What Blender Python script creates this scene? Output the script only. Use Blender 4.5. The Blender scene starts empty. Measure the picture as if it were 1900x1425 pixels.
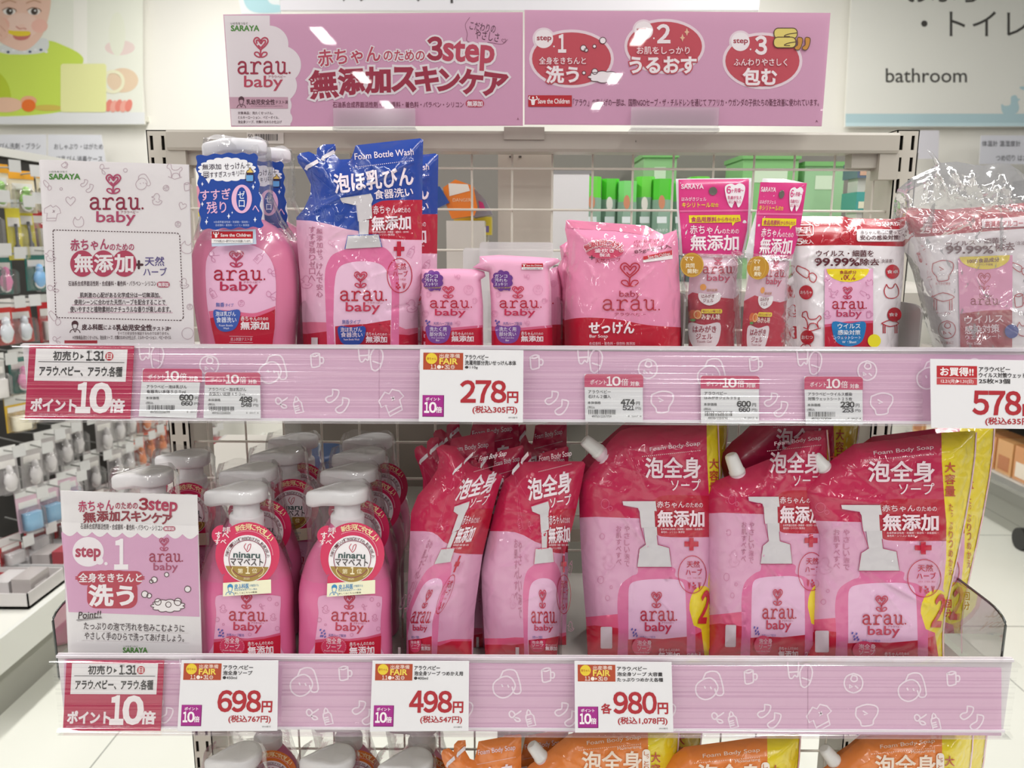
import bpy, bmesh, math, random
import numpy as np
from mathutils import Vector, Matrix
from mathutils.geometry import delaunay_2d_cdt, tessellate_polygon
R = math.radians
SC = bpy.context.scene
COL = SC.collection

# ------------------------------------------------------------------ camera
F, ZC, PITCH, ROLL = 1450.0, 1.37, R(10.4), R(0.25)
_f = np.array([0, math.cos(PITCH), -math.sin(PITCH)])
_u0 = np.array([0, math.sin(PITCH), math.cos(PITCH)])
_r0 = np.array([1.0, 0, 0])
_r = _r0*math.cos(ROLL) + _u0*math.sin(ROLL)
_u = _u0*math.cos(ROLL) - _r0*math.sin(ROLL)
cd = bpy.data.cameras.new('camera'); cam = bpy.data.objects.new('camera', cd); COL.objects.link(cam)
cd.sensor_width = 36; cd.lens = F/1900*36; cd.clip_start = .02
cd.dof.use_dof = True; cd.dof.focus_distance = .765; cd.dof.aperture_fstop = 11
cam.matrix_world = Matrix(((_r[0], _u[0], -_f[0], 0), (_r[1], _u[1], -_f[1], 0), (_r[2], _u[2], -_f[2], ZC), (0, 0, 0, 1)))
SC.camera = cam

# ------------------------------------------------------------------ light
w = bpy.data.worlds.new('world'); SC.world = w; w.use_nodes = True
bg = w.node_tree.nodes['Background']; bg.inputs[0].default_value = (1, .985, .96, 1); bg.inputs[1].default_value = .2
def strip_light(x, y, sx, sy, e, z=2.95):
    l = bpy.data.lights.new('ceiling_lamp', 'AREA'); l.shape = 'RECTANGLE'; l.size = sx; l.size_y = sy; l.energy = e
    l.color = (1, .975, .94)
    o = bpy.data.objects.new('ceiling_lamp', l); o.location = (x, y, z); COL.objects.link(o)
for lx in (-4.3, -1.5, 1.0, 3.8):          # rows of tubes running away from the display
    for ly in (.1, -1.5, -3.1):
        strip_light(lx, ly, .17, 1.25, 24)
    for ly in (-4.7, -6.3, -7.9):
        strip_light(lx, ly, .10, .5, 7)
for lx in (-1.5, 1.0):
    for ly in (1.8, 3.4):
        strip_light(lx, ly, .11, 1.2, 29)
SC.view_settings.view_transform = 'Standard'; SC.view_settings.look = 'None'
SC.view_settings.gamma = 1; SC.view_settings.use_curve_mapping = False; SC.view_settings.exposure = 0.0

# ------------------------------------------------------------------ helpers
def at(px, py, Y):
    d = _f + _r*((px-950)/F) + _u*((712.5-py)/F)
    p = d*(Y/d[1]); return Vector((p[0], p[1], p[2]+ZC))
def at_np(px, py, Y):
    d = _f[None] + _r[None]*((px-950)/F)[:, None] + _u[None]*((712.5-py)/F)[:, None]
    p = d*(Y/d[:, 1])[:, None]; p[:, 2] += ZC; return p
def crop(ox, oy, s): return (1/s, 0, ox, 0, 1/s, oy)
C1 = crop(0, 0, 3.958); C2 = crop(400, 0, 3.276); C3 = crop(960, 0, 3.167); C4 = crop(1500, 0, 3.5625)
C5 = crop(0, 280, 3.75); C6 = crop(340, 240, 3.392); C7 = crop(760, 240, 3.392); C8 = crop(1200, 300, 2.714)
D1 = crop(0, 600, 3.8); D2 = crop(450, 620, 3.4545); D3 = crop(950, 620, 2.0); D4 = crop(80, 780, 2.969)
D5 = crop(360, 780, 3.098); D6 = crop(740, 780, 3.098); D7 = crop(1280, 780, 2.969); D8 = crop(80, 1200, 2.065)
E1 = crop(960, 1200, 2.021); E6 = crop(0, 1000, 3.353); ID = (1, 0, 0, 0, 1, 0)
def comp(A, B):   # apply B then A
    a, b, c, d, e, f = A; g, h, i, j, k, l = B
    return (a*g+b*j, a*h+b*k, a*i+b*l+c, d*g+e*j, d*h+e*k, d*i+e*l+f)
def ap(T, x, y): return (T[0]*x+T[1]*y+T[2], T[3]*x+T[4]*y+T[5])
def rotm(deg, cx, cy):
    c, s = math.cos(R(deg)), math.sin(R(deg)); return (c, -s, cx-c*cx+s*cy, s, c, cy-s*cx-c*cy)

_mats = {}
def lin(h):
    h = h.lstrip('#'); out = []
    for i in (0, 2, 4):
        c = int(h[i:i+2], 16)/255; out.append(c/12.92 if c <= .04045 else ((c+.055)/1.055)**2.4)
    return (*out, 1)
def mat(h, kind='paper'):
    k = (h, kind)
    if k in _mats: return _mats[k]
    m = bpy.data.materials.new(kind+'_'+h); m.use_nodes = True; b = m.node_tree.nodes['Principled BSDF']
    b.inputs['Base Color'].default_value = lin(h)
    rough, spec, coat = {'paper': (.55, .35, 0), 'gloss': (.26, .5, .4), 'foil': (.24, .5, .7), 'plastic': (.32, .5, 0), 'metal': (.4, .5, 0), 'matte': (.8, .2, 0)}[kind]
    b.inputs['Roughness'].default_value = rough; b.inputs['Specular IOR Level'].default_value = spec
    b.inputs['Coat Weight'].default_value = coat; b.inputs['Coat Roughness'].default_value = .06
    if kind == 'foil':   # crinkled plastic film: the gloss coat breaks up into glints
        nt = m.node_tree; N = nt.nodes; L = nt.links; tc = N.new('ShaderNodeTexCoord'); n1 = N.new('ShaderNodeTexNoise'); n2 = N.new('ShaderNodeTexNoise'); bp = N.new('ShaderNodeBump'); sm = N.new('ShaderNodeMath'); ab = N.new('ShaderNodeMath'); su = N.new('ShaderNodeMath')
        n1.inputs['Scale'].default_value = 24; n1.inputs['Detail'].default_value = 2; n1.inputs['Distortion'].default_value = .6; n2.inputs['Scale'].default_value = 46; n2.inputs['Detail'].default_value = 1
        for n in (n1, n2): L.new(tc.outputs['Object'], n.inputs['Vector'])
        su.operation = 'SUBTRACT'; su.inputs[1].default_value = .5; ab.operation = 'ABSOLUTE'; L.new(n2.outputs[0], su.inputs[0]); L.new(su.outputs[0], ab.inputs[0])
        sm.operation = 'ADD'; L.new(n1.outputs[0], sm.inputs[0]); L.new(ab.outputs[0], sm.inputs[1]); L.new(sm.outputs[0], bp.inputs['Height'])
        bp.inputs['Strength'].default_value = .8; bp.inputs['Distance'].default_value = .013; L.new(bp.outputs[0], b.inputs['Coat Normal'])
    _mats[k] = m; return m
def film(name, base=.03, edge=.5, rough=.08, tint=(1, 1, 1), bump=0, bscale=60, haze=0, hazecol=(.8, .8, .8)):
    if name in _mats: return _mats[name]
    m = bpy.data.materials.new(name); m.use_nodes = True; nt = m.node_tree; N = nt.nodes; N.clear()
    out = N.new('ShaderNodeOutputMaterial'); mx = N.new('ShaderNodeMixShader'); tr = N.new('ShaderNodeBsdfTransparent')
    gl = N.new('ShaderNodeBsdfGlossy'); lw = N.new('ShaderNodeLayerWeight'); mr = N.new('ShaderNodeMapRange')
    tr.inputs[0].default_value = (*tint, 1); gl.inputs['Roughness'].default_value = rough
    lw.inputs[0].default_value = .22
    mr.inputs['To Min'].default_value = base; mr.inputs['To Max'].default_value = edge
    L = nt.links
    L.new(lw.outputs['Fresnel'], mr.inputs['Value']); L.new(mr.outputs[0], mx.inputs[0])
    L.new(tr.outputs[0], mx.inputs[1]); L.new(gl.outputs[0], mx.inputs[2]); last = mx
    if haze:
        df = N.new('ShaderNodeBsdfDiffuse'); df.inputs[0].default_value = (*hazecol, 1)
        m2 = N.new('ShaderNodeMixShader'); m2.inputs[0].default_value = haze
        L.new(mx.outputs[0], m2.inputs[1]); L.new(df.outputs[0], m2.inputs[2]); last = m2
    if bump:
        nz = N.new('ShaderNodeTexNoise'); nz.inputs['Scale'].default_value = bscale; nz.inputs['Detail'].default_value = 3
        tc = N.new('ShaderNodeTexCoord'); bp = N.new('ShaderNodeBump'); bp.inputs['Strength'].default_value = bump; bp.inputs['Distance'].default_value = .004
        L.new(tc.outputs['Object'], nz.inputs['Vector']); L.new(nz.outputs[0], bp.inputs['Height'])
        L.new(bp.outputs[0], gl.inputs['Normal']); L.new(bp.outputs[0], lw.inputs['Normal'])
    L.new(last.outputs[0], out.inputs[0]); _mats[name] = m; return m
ACRYL = film('clear_acrylic', .02, .3, .02)
RAILC = film('clear_rail_plastic', .10, .3, .13)
WRAP = film('shrink_film', .05, .55, .07, bump=.55, bscale=55, haze=.03, hazecol=(.95, .95, .95))
BAGF = film('clear_bag_film', .10, .7, .07, bump=.9, bscale=30, haze=.12, hazecol=(.85, .85, .88))
FROST = film('frosted_plastic', .06, .3, .3, haze=.45, hazecol=(.85, .87, .87))
EDGE = film('acrylic_edge', .2, .5, .2, tint=(.12, .14, .13), haze=.5, hazecol=(.05, .06, .055))
GUARD = film('smoky_acrylic', .05, .5, .05, tint=(.86, .87, .85))

class Part:
    def __init__(s): s.V = []; s.F = []; s.M = []; s.S = []; s.mats = []
    def mi(s, m):
        if m not in s.mats: s.mats.append(m)
        return s.mats.index(m)
    def add(s, v, f, m, smooth=False):
        b = len(s.V); s.V += [tuple(p) for p in v]; i = s.mi(m)
        for q in f: s.F.append([b+k for k in q]); s.M.append(i); s.S.append(smooth)
    def box(s, lo, hi, m):
        x0, y0, z0 = lo; x1, y1, z1 = hi
        s.add([(x0, y0, z0), (x1, y0, z0), (x1, y1, z0), (x0, y1, z0), (x0, y0, z1), (x1, y0, z1), (x1, y1, z1), (x0, y1, z1)],
              [(3, 2, 1, 0), (4, 5, 6, 7), (0, 1, 5, 4), (1, 2, 6, 5), (2, 3, 7, 6), (3, 0, 4, 7)], m)
    def rings(s, rs, m, smooth=True, cap=True):
        n = len(rs[0]); v = [p for r in rs for p in r]; f = []
        for k in range(len(rs)-1):
            for i in range(n):
                j = (i+1) % n; f.append((k*n+i, k*n+j, (k+1)*n+j, (k+1)*n+i))
        s.add(v, f, m, smooth)
        if cap:
            s.add(rs[0], [tuple(range(n-1, -1, -1))], m); s.add(rs[-1], [tuple(range(n))], m)
    def lathe(s, cx, cy, prof, m, n=28, axis=None):
        rs = []
        for z, r in prof: rs.append([(cx+r*math.cos(6.28319*i/n), cy+r*math.sin(6.28319*i/n), z) for i in range(n)])
        s.rings(rs, m)
    def tube(s, pts, r, m, n=8):
        rs = []
        for i, p in enumerate(pts):
            p = Vector(p); a = Vector(pts[max(i-1, 0)]); b = Vector(pts[min(i+1, len(pts)-1)]); t = (b-a).normalized()
            up = Vector((0, 0, 1)) if abs(t.z) < .9 else Vector((0, 1, 0)); x = t.cross(up).normalized(); y = x.cross(t)
            rs.append([p+x*r*math.cos(6.28319*k/n)+y*r*math.sin(6.28319*k/n) for k in range(n)])
        s.rings(rs, m)
    def bar(s, a, b, rad, m, taper=None, n=20):
        a, b = Vector(a), Vector(b); t = (b-a).normalized(); up = Vector((0, 1, 0)); x = t.cross(up).normalized(); y = x.cross(t)
        prof = taper or [(0, rad), (1, rad)]; rs = []
        for k, r in prof:
            c = a.lerp(b, k); rs.append([c+x*r*math.cos(6.28319*i/n)+y*r*math.sin(6.28319*i/n) for i in range(n)])
        s.rings(rs, m)
    def build(s, name, parent=None, origin=(0, 0, 0)):
        o3 = Vector(origin); me = bpy.data.meshes.new(name)
        me.from_pydata([Vector(v)-o3 for v in s.V], [], s.F)
        for m in s.mats: me.materials.append(m)
        me.polygons.foreach_set('material_index', s.M); me.polygons.foreach_set('use_smooth', s.S); me.update()
        o = bpy.data.objects.new(name, me); COL.objects.link(o)
        if parent: o.parent = parent
        else: o.location = o3
        return o
def tag(o, label, cat, group=None, kind=None):
    if label: o['label'] = label
    if cat: o['category'] = cat
    if group: o['group'] = group
    if kind: o['kind'] = kind
    return o
def thing(name, origin, label, cat, group=None):
    o = bpy.data.objects.new(name, None); o.empty_display_size = .02; o.location = origin; COL.objects.link(o)
    return tag(o, label, cat, group)
def dup(root, loc, label, group=None, rotz=0, scale=None):
    r = root.copy(); COL.objects.link(r); r.location = loc; r.rotation_euler = (0, 0, rotz); r['label'] = label
    if scale: r.scale = scale
    if group: r['group'] = group
    for ch in list(root.children):
        c = ch.copy(); COL.objects.link(c); c.parent = r
        for g in list(ch.children):
            d = g.copy(); COL.objects.link(d); d.parent = c
    return r
def struct(o): o['kind'] = 'structure'; return o

_tx = {}
def _txt(body, fill):
    cu = bpy.data.curves.new('t', 'FONT'); cu.body = body; cu.size = 1; cu.resolution_u = 3; cu.fill_mode = fill
    o = bpy.data.objects.new('t', cu); me = bpy.data.meshes.new_from_object(o)
    v = np.array([(p.co.x, -p.co.y) for p in me.vertices]) if len(me.vertices) else np.zeros((0, 2))
    f = [tuple(p.vertices) for p in me.polygons]; e = [tuple(x.vertices) for x in me.edges]
    bpy.data.objects.remove(o); bpy.data.curves.remove(cu); bpy.data.meshes.remove(me); return v, f, e
def glyphs(body):
    """letter shapes and, for every contour, its points with outward unit offsets"""
    if body in _tx: return _tx[body]
    v, f, _ = _txt(body, 'FRONT'); lv, _, le = _txt(body, 'NONE'); nb = {}
    for a, b in le: nb.setdefault(a, []).append(b); nb.setdefault(b, []).append(a)
    loops = []; seen = set()
    for s0 in nb:
        if s0 in seen: continue
        L = [s0]; seen.add(s0); c = s0
        while True:
            n = [k for k in nb[c] if k not in seen]
            if not n: break
            c = n[0]; seen.add(c); L.append(c)
        if len(L) > 2: loops.append(lv[L])
    def area(P): x, y = P[:, 0], P[:, 1]; return .5*np.sum(x*np.roll(y, -1)-np.roll(x, -1)*y)
    def inside(P, q): 
        x, y = P[:, 0], P[:, 1]; x2, y2 = np.roll(x, -1), np.roll(y, -1); c = (y > q[1]) != (y2 > q[1])
        return np.count_nonzero(c & (q[0] < (x2-x)*(q[1]-y)/np.where(y2 == y, 1e-9, y2-y)+x)) % 2
    bbs = [(P.min(0), P.max(0)) for P in loops]; out = []
    for i, P in enumerate(loops):
        keep = np.linalg.norm(P-np.roll(P, 1, 0), axis=1) > 1e-5; P = P[keep]
        if len(P) < 3: continue
        q = P[0]; depth = sum(inside(Q, q) for j, Q in enumerate(loops) if j != i and (bbs[j][0] <= q).all() and (bbs[j][1] >= q).all())
        sg = np.sign(area(P))*(1 if depth % 2 == 0 else -1)
        t = np.roll(P, -1, 0)-P; t /= np.linalg.norm(t, axis=1)[:, None]; n = np.stack([t[:, 1], -t[:, 0]], 1)*sg
        m = n+np.roll(n, 1, 0); d = np.maximum((m*m).sum(1)/2, .55); out.append((P, m/d[:, None]))
    _tx[body] = (v, f, out); return _tx[body]

class Printer:
    """collects flat printing (lettering, shapes) in drawing coordinates and lays it on a surface"""
    def __init__(s, part, mp, T=ID, step=None, kind='paper'): s.p = part; s.mp = mp; s.T = T; s.step = step; s.kind = kind; s.n = 0; s.warp = None
    def m(s, c): return mat(c, s.kind) if isinstance(c, str) else c
    def put(s, v, f, c, layer=1, lv=None):
        v = np.asarray(v, float)
        if len(v) == 0: return
        s.n = (s.n+1) % 30; layer = layer+s.n*.03; T = s.T
        if s.warp: v = s.warp(v)
        q = np.stack([T[0]*v[:, 0]+T[1]*v[:, 1]+T[2], T[3]*v[:, 0]+T[4]*v[:, 1]+T[5]], 1)
        if lv is None: lv = np.zeros(len(q))
        if s.step and (np.ptp(q[:, 0]) > s.step or np.ptp(q[:, 1]) > s.step):
            bm = bmesh.new(); bv = [bm.verts.new((a, b, k)) for (a, b), k in zip(q, lv)]
            for t in f:
                try: bm.faces.new([bv[i] for i in t])
                except ValueError: pass
            for ax in (0, 1):
                lo, hi = q[:, ax].min(), q[:, ax].max(); k = math.ceil(lo/s.step)
                while k*s.step < hi:
                    co = [0, 0, 0]; no = [0, 0, 0]; co[ax] = k*s.step; no[ax] = 1
                    bmesh.ops.bisect_plane(bm, geom=bm.verts[:]+bm.edges[:]+bm.faces[:], plane_co=co, plane_no=no, dist=1e-5); k += 1
            bm.verts.index_update(); q = np.array([(x.co.x, x.co.y) for x in bm.verts]); lv = np.array([x.co.z for x in bm.verts]); f = [[x.index for x in fc.verts] for fc in bm.faces]; bm.free()
        s.p.add(s.mp(q, layer+lv), f, s.m(c), bool(s.step))
    def poly(s, pts, c, layer=1):
        ts = tessellate_polygon([[Vector((x, y, 0)) for x, y in pts]]); s.put(pts, ts, c, layer)
    def rect(s, x0, y0, x1, y1, c, layer=1): s.poly([(x0, y0), (x1, y0), (x1, y1), (x0, y1)], c, layer)
    def rrect(s, x0, y0, x1, y1, r, c, layer=1): s.poly(rr(x0, y0, x1, y1, r), c, layer)
    def ell(s, cx, cy, rx, ry, c, layer=1, n=36, rot=0):
        cs, sn = math.cos(R(rot)), math.sin(R(rot)); P = []
        for i in range(n):
            a = 6.28319*i/n; x, y = rx*math.cos(a), ry*math.sin(a); P.append((cx+x*cs-y*sn, cy+x*sn+y*cs))
        s.poly(P, c, layer)
    def line(s, pts, wd, c, layer=1, closed=False, cap=True):
        P = [Vector((x, y)) for x, y in pts]; n = len(P); V = []; Fc = []
        for i in range(n):
            a = P[i-1] if (i > 0 or closed) else P[i]; b = P[(i+1) % n] if (i < n-1 or closed) else P[i]
            t = (b-a); t = t.normalized() if t.length > 1e-9 else Vector((1, 0)); nn = Vector((-t.y, t.x))*wd/2
            V += [P[i]+nn, P[i]-nn]
        for i in range(n if closed else n-1):
            j = (i+1) % n; Fc.append((2*i, 2*i+1, 2*j+1, 2*j))
        s.put([(v.x, v.y) for v in V], Fc, c, layer)
        if cap and not closed:
            for q in (P[0], P[-1]): s.ell(q.x, q.y, wd/2, wd/2, c, layer, 10)
    def outline(s, pts, wd, c, layer=1): s.line(pts, wd, c, layer, True)
    def ring(s, cx, cy, rx, ry, wd, c, layer=1, n=40): s.outline([(cx+rx*math.cos(6.28319*i/n), cy+ry*math.sin(6.28319*i/n)) for i in range(n)], wd, c, layer)
    def dots(s, pts, c, wd, dash, gap, layer=1, closed=True):
        P = pts+[pts[0]] if closed else pts
        for (x0, y0), (x1, y1) in zip(P, P[1:]):
            L = math.hypot(x1-x0, y1-y0); k = 0.0
            while k < L:
                e = min(k+dash, L); s.line([(x0+(x1-x0)*k/L, y0+(y1-y0)*k/L), (x0+(x1-x0)*e/L, y0+(y1-y0)*e/L)], wd, c, layer, cap=False); k += dash+gap
    def text(s, body, x0, y0, x1, y1, c, b=.018, layer=2, rot=0, skew=0, ol=None):
        """lettering fitted to a box; ol = (colour, extra thickness) of an outline beneath it"""
        if len(body) <= 5 and not rot and any(k.isdigit() for k in body) and all(k in '0123456789.,' for k in body):   # figures set one by one
            wk = [(.34 if k in '.,' else .66 if k == '1' else 1) for k in body]; u = (x1-x0)/sum(wk); x = x0; h = y1-y0
            for k, q in zip(body, wk):
                if k in '.,': s.ell(x+u*q/2, y1-h*.07, u*.11, h*.075, c, layer, 12)
                else: s._text(chr(ord(k)+0xFEE0), x+u*q*.04, y0, x+u*q*.96, y1, c, b, layer, 0, skew, ol)
                x += u*q
            return
        s._text(body, x0, y0, x1, y1, c, b, layer, rot, skew, ol)
    def _text(s, body, x0, y0, x1, y1, c, b, layer, rot, skew, ol):
        v0 = glyphs(body)[0]
        if len(v0) == 0: return
        lo, hi = v0.min(0), v0.max(0); sx = (x1-x0)/max(hi[0]-lo[0], 1e-6); sy = (y1-y0)/max(hi[1]-lo[1], 1e-6)
        cx, cy = (x0+x1)/2, (y0+y1)/2; ca, sa = math.cos(R(rot)), math.sin(R(rot))
        _, f, loops = glyphs(body)
        def tr(q):
            q = (q-(lo+hi)/2)*[sx, sy]; q = np.stack([q[:, 0]-skew*q[:, 1], q[:, 1]], 1)
            return np.stack([cx+q[:, 0]*ca-q[:, 1]*sa, cy+q[:, 0]*sa+q[:, 1]*ca], 1)
        def lay(off, col, ly):
            s.put(tr(v0), f, col, ly)
            V = []; Fc = []; Z = []; k = 0
            for j, (P, m) in enumerate(loops if off > .004 else ()):
                n = len(P); V += [P, P+m*off]; z = .06*(j % 7); Z += [np.full(n, z+.04), np.full(n, z-.2)]
                Fc += [(k+i, k+(i+1) % n, k+n+(i+1) % n, k+n+i) for i in range(n)]; k += 2*n
            if V: s.put(tr(np.concatenate(V)), Fc, col, ly+.05, np.concatenate(Z))
        if ol: lay(b+ol[1], ol[0], layer-1)
        lay(b, c, layer)
    def vtext(s, body, x0, y0, x1, y1, c, b=.015, layer=2):
        n = len(body); h = (y1-y0)/n
        for i, ch in enumerate(body):
            if ch == 'ー': s.line([((x0+x1)/2, y0+i*h+h*.1), ((x0+x1)/2, y0+i*h+h*.85)], (x1-x0)*.12, c, layer); continue
            k = .55 if ch in 'っょゃ' else 1
            s.text(ch, x1-(x1-x0)*k, y0+i*h+h*.06, x1, y0+i*h+h*(.06+.84*k), c, b, layer)
    def arc(s, body, cx, cy, r, a0, a1, h, c, b=.015, layer=2, wk=.95, ol=None):
        n = len(body)
        for i, ch in enumerate(body):
            if ch == ' ': continue
            a = a0+(a1-a0)*(i+.5)/n; x = cx+r*math.sin(R(a)); y = cy-r*math.cos(R(a)); k = .75 if ch in 'っゃゅょ・' else 1
            s.text(ch, x-h*wk*k/2, y-h*k/2, x+h*wk*k/2, y+h*k/2, c, b, layer, rot=a, ol=ol)
def rr(x0, y0, x1, y1, r, n=5):
    P = []
    for cx, cy, a in ((x1-r, y0+r, -90), (x1-r, y1-r, 0), (x0+r, y1-r, 90), (x0+r, y0+r, 180)):
        for i in range(n+1): t = R(a+90*i/n); P.append((cx+r*math.cos(t), cy+r*math.sin(t)))
    return P
def smooth(pts, n=6, closed=False):
    P = [np.array(p, float) for p in pts]; N = len(P); out = []
    for i in range(N if closed else N-1):
        g = (lambda k: P[k % N]) if closed else (lambda k: P[min(max(k, 0), N-1)])
        a, b, c, d = g(i-1), g(i), g(i+1), g(i+2)
        for j in range(n):
            t = j/n; out.append(tuple(.5*(2*b+(c-a)*t+(2*a-5*b+4*c-d)*t*t+(3*b-a-3*c+d)*t**3)))
    if not closed: out.append(tuple(P[-1]))
    return out
def cloud(cx, cy, rx, ry, n, amp, k=6):
    """scalloped oval"""
    P = []
    for i in range(n*k):
        a = 6.28319*i/(n*k); b = 1+amp*abs(math.sin(a*n/2)); P.append((cx+rx*b*math.cos(a), cy+ry*b*math.sin(a)))
    return P
def scallop_rect(x0, y0, x1, y1, r, k=5):
    P = []; corners = [(x0, y0), (x1, y0), (x1, y1), (x0, y1)]
    for i in range(4):
        a, b = np.array(corners[i], float), np.array(corners[(i+1) % 4], float); L = np.linalg.norm(b-a); n = max(1, round(L/(2*r))); t = (b-a)/L; nn = np.array([t[1], -t[0]])
        for j in range(n):
            for q in range(k):
                f = (j+q/k)/n; P.append(tuple(a+t*L*f+nn*r*.5*math.sin(math.pi*q/k)))
    return P

# ------------------------------------------------------------------ drawn marks
A_STROKES = [[(.12, .2), (.25, .05), (.45, .02), (.63, .1), (.7, .3), (.7, .8), (.76, .96), (.9, .97)],
             [(.7, .42), (.4, .43), (.18, .52), (.1, .72), (.2, .92), (.4, .98), (.6, .9), (.7, .72)]]
R_STROKES = [[(.08, .06), (.32, .06), (.32, .97)], [(.08, .97), (.62, .97)], [(.32, .5), (.42, .2), (.6, .05), (.78, .05), (.88, .18)]]
U_STROKES = [[(.02, .05), (.2, .05), (.2, .7), (.28, .92), (.45, .98), (.62, .9), (.74, .7)], [(.58, .05), (.74, .05), (.74, .97), (.92, .97)]]
def flower(pr, cx, y0, wd, h, c, t, layer=2):
    """heart-shaped flower emblem with two leaves"""
    X = lambda x: cx+x*wd/2; Y = lambda y: y0+y*h
    heart = smooth([(0, .62), (-.55, .42), (-.95, .2), (-.8, .04), (-.45, 0), (-.12, .1), (.05, .17), (.2, .06), (.55, 0), (.9, .06), (.98, .22), (.6, .42), (.1, .58), (-.02, .7), (.0, .98)], 4)
    pr.line([(X(a), Y(b)) for a, b in heart], t, c, layer)
    inner = smooth([(-.55, .28), (-.6, .15), (-.35, .13), (-.1, .24), (.05, .3), (.3, .16), (.6, .14), (.62, .26), (.3, .4), (0, .5), (-.3, .4)], 3)
    pr.line([(X(a), Y(b)) for a, b in inner], t, c, layer)
    for sx in (-1, 1):
        lf = smooth([(sx*.08, .97), (sx*.3, .76), (sx*.75, .74), (sx*.85, .84), (sx*.5, .95)], 4, True)
        pr.outline([(X(a), Y(b)) for a, b in lf], t*.9, c, layer)
def arau(pr, x0, y0, x1, y1, c, t=None, layer=2):
    """the wordmark as round-ended strokes"""
    wd = x1-x0; h = y1-y0; t = t or h*.17; a = wd/4.15
    for i, ss in enumerate((A_STROKES, R_STROKES, A_STROKES, U_STROKES)):
        for st in ss:
            P = smooth(st, 3) if len(st) > 4 else st
            pr.line([(x0+i*a+x*a*.92, y0+y*h) for x, y in P], t, c, layer)
    pr.ell(x1-t*.5, y1-t*.45, t*.55, t*.55, c, layer, 12)
def logo(pr, x0, y0, x1, y1, c1='a51c38', c2='c03058', c3='b44260', layer=2, kana=True, fl=True):
    """emblem above, wordmark, second word below; the box is that of the wordmark"""
    wd = x1-x0; h = y1-y0
    if fl: flower(pr, x0+wd*.44, y0-h*2.0, wd*.27, h*1.65, c3, h*.13, layer)
    arau(pr, x0, y0, x1, y1, c1, None, layer)
    pr.text('baby', x0+wd*.13, y0+h*1.18, x0+wd*.85, y0+h*2.42, c2, .012, layer)
    if kana: pr.text('アラウベビー', x0+wd*.58, y0+h*1.14, x0+wd*.91, y0+h*1.36, c1, .01, layer)
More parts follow.
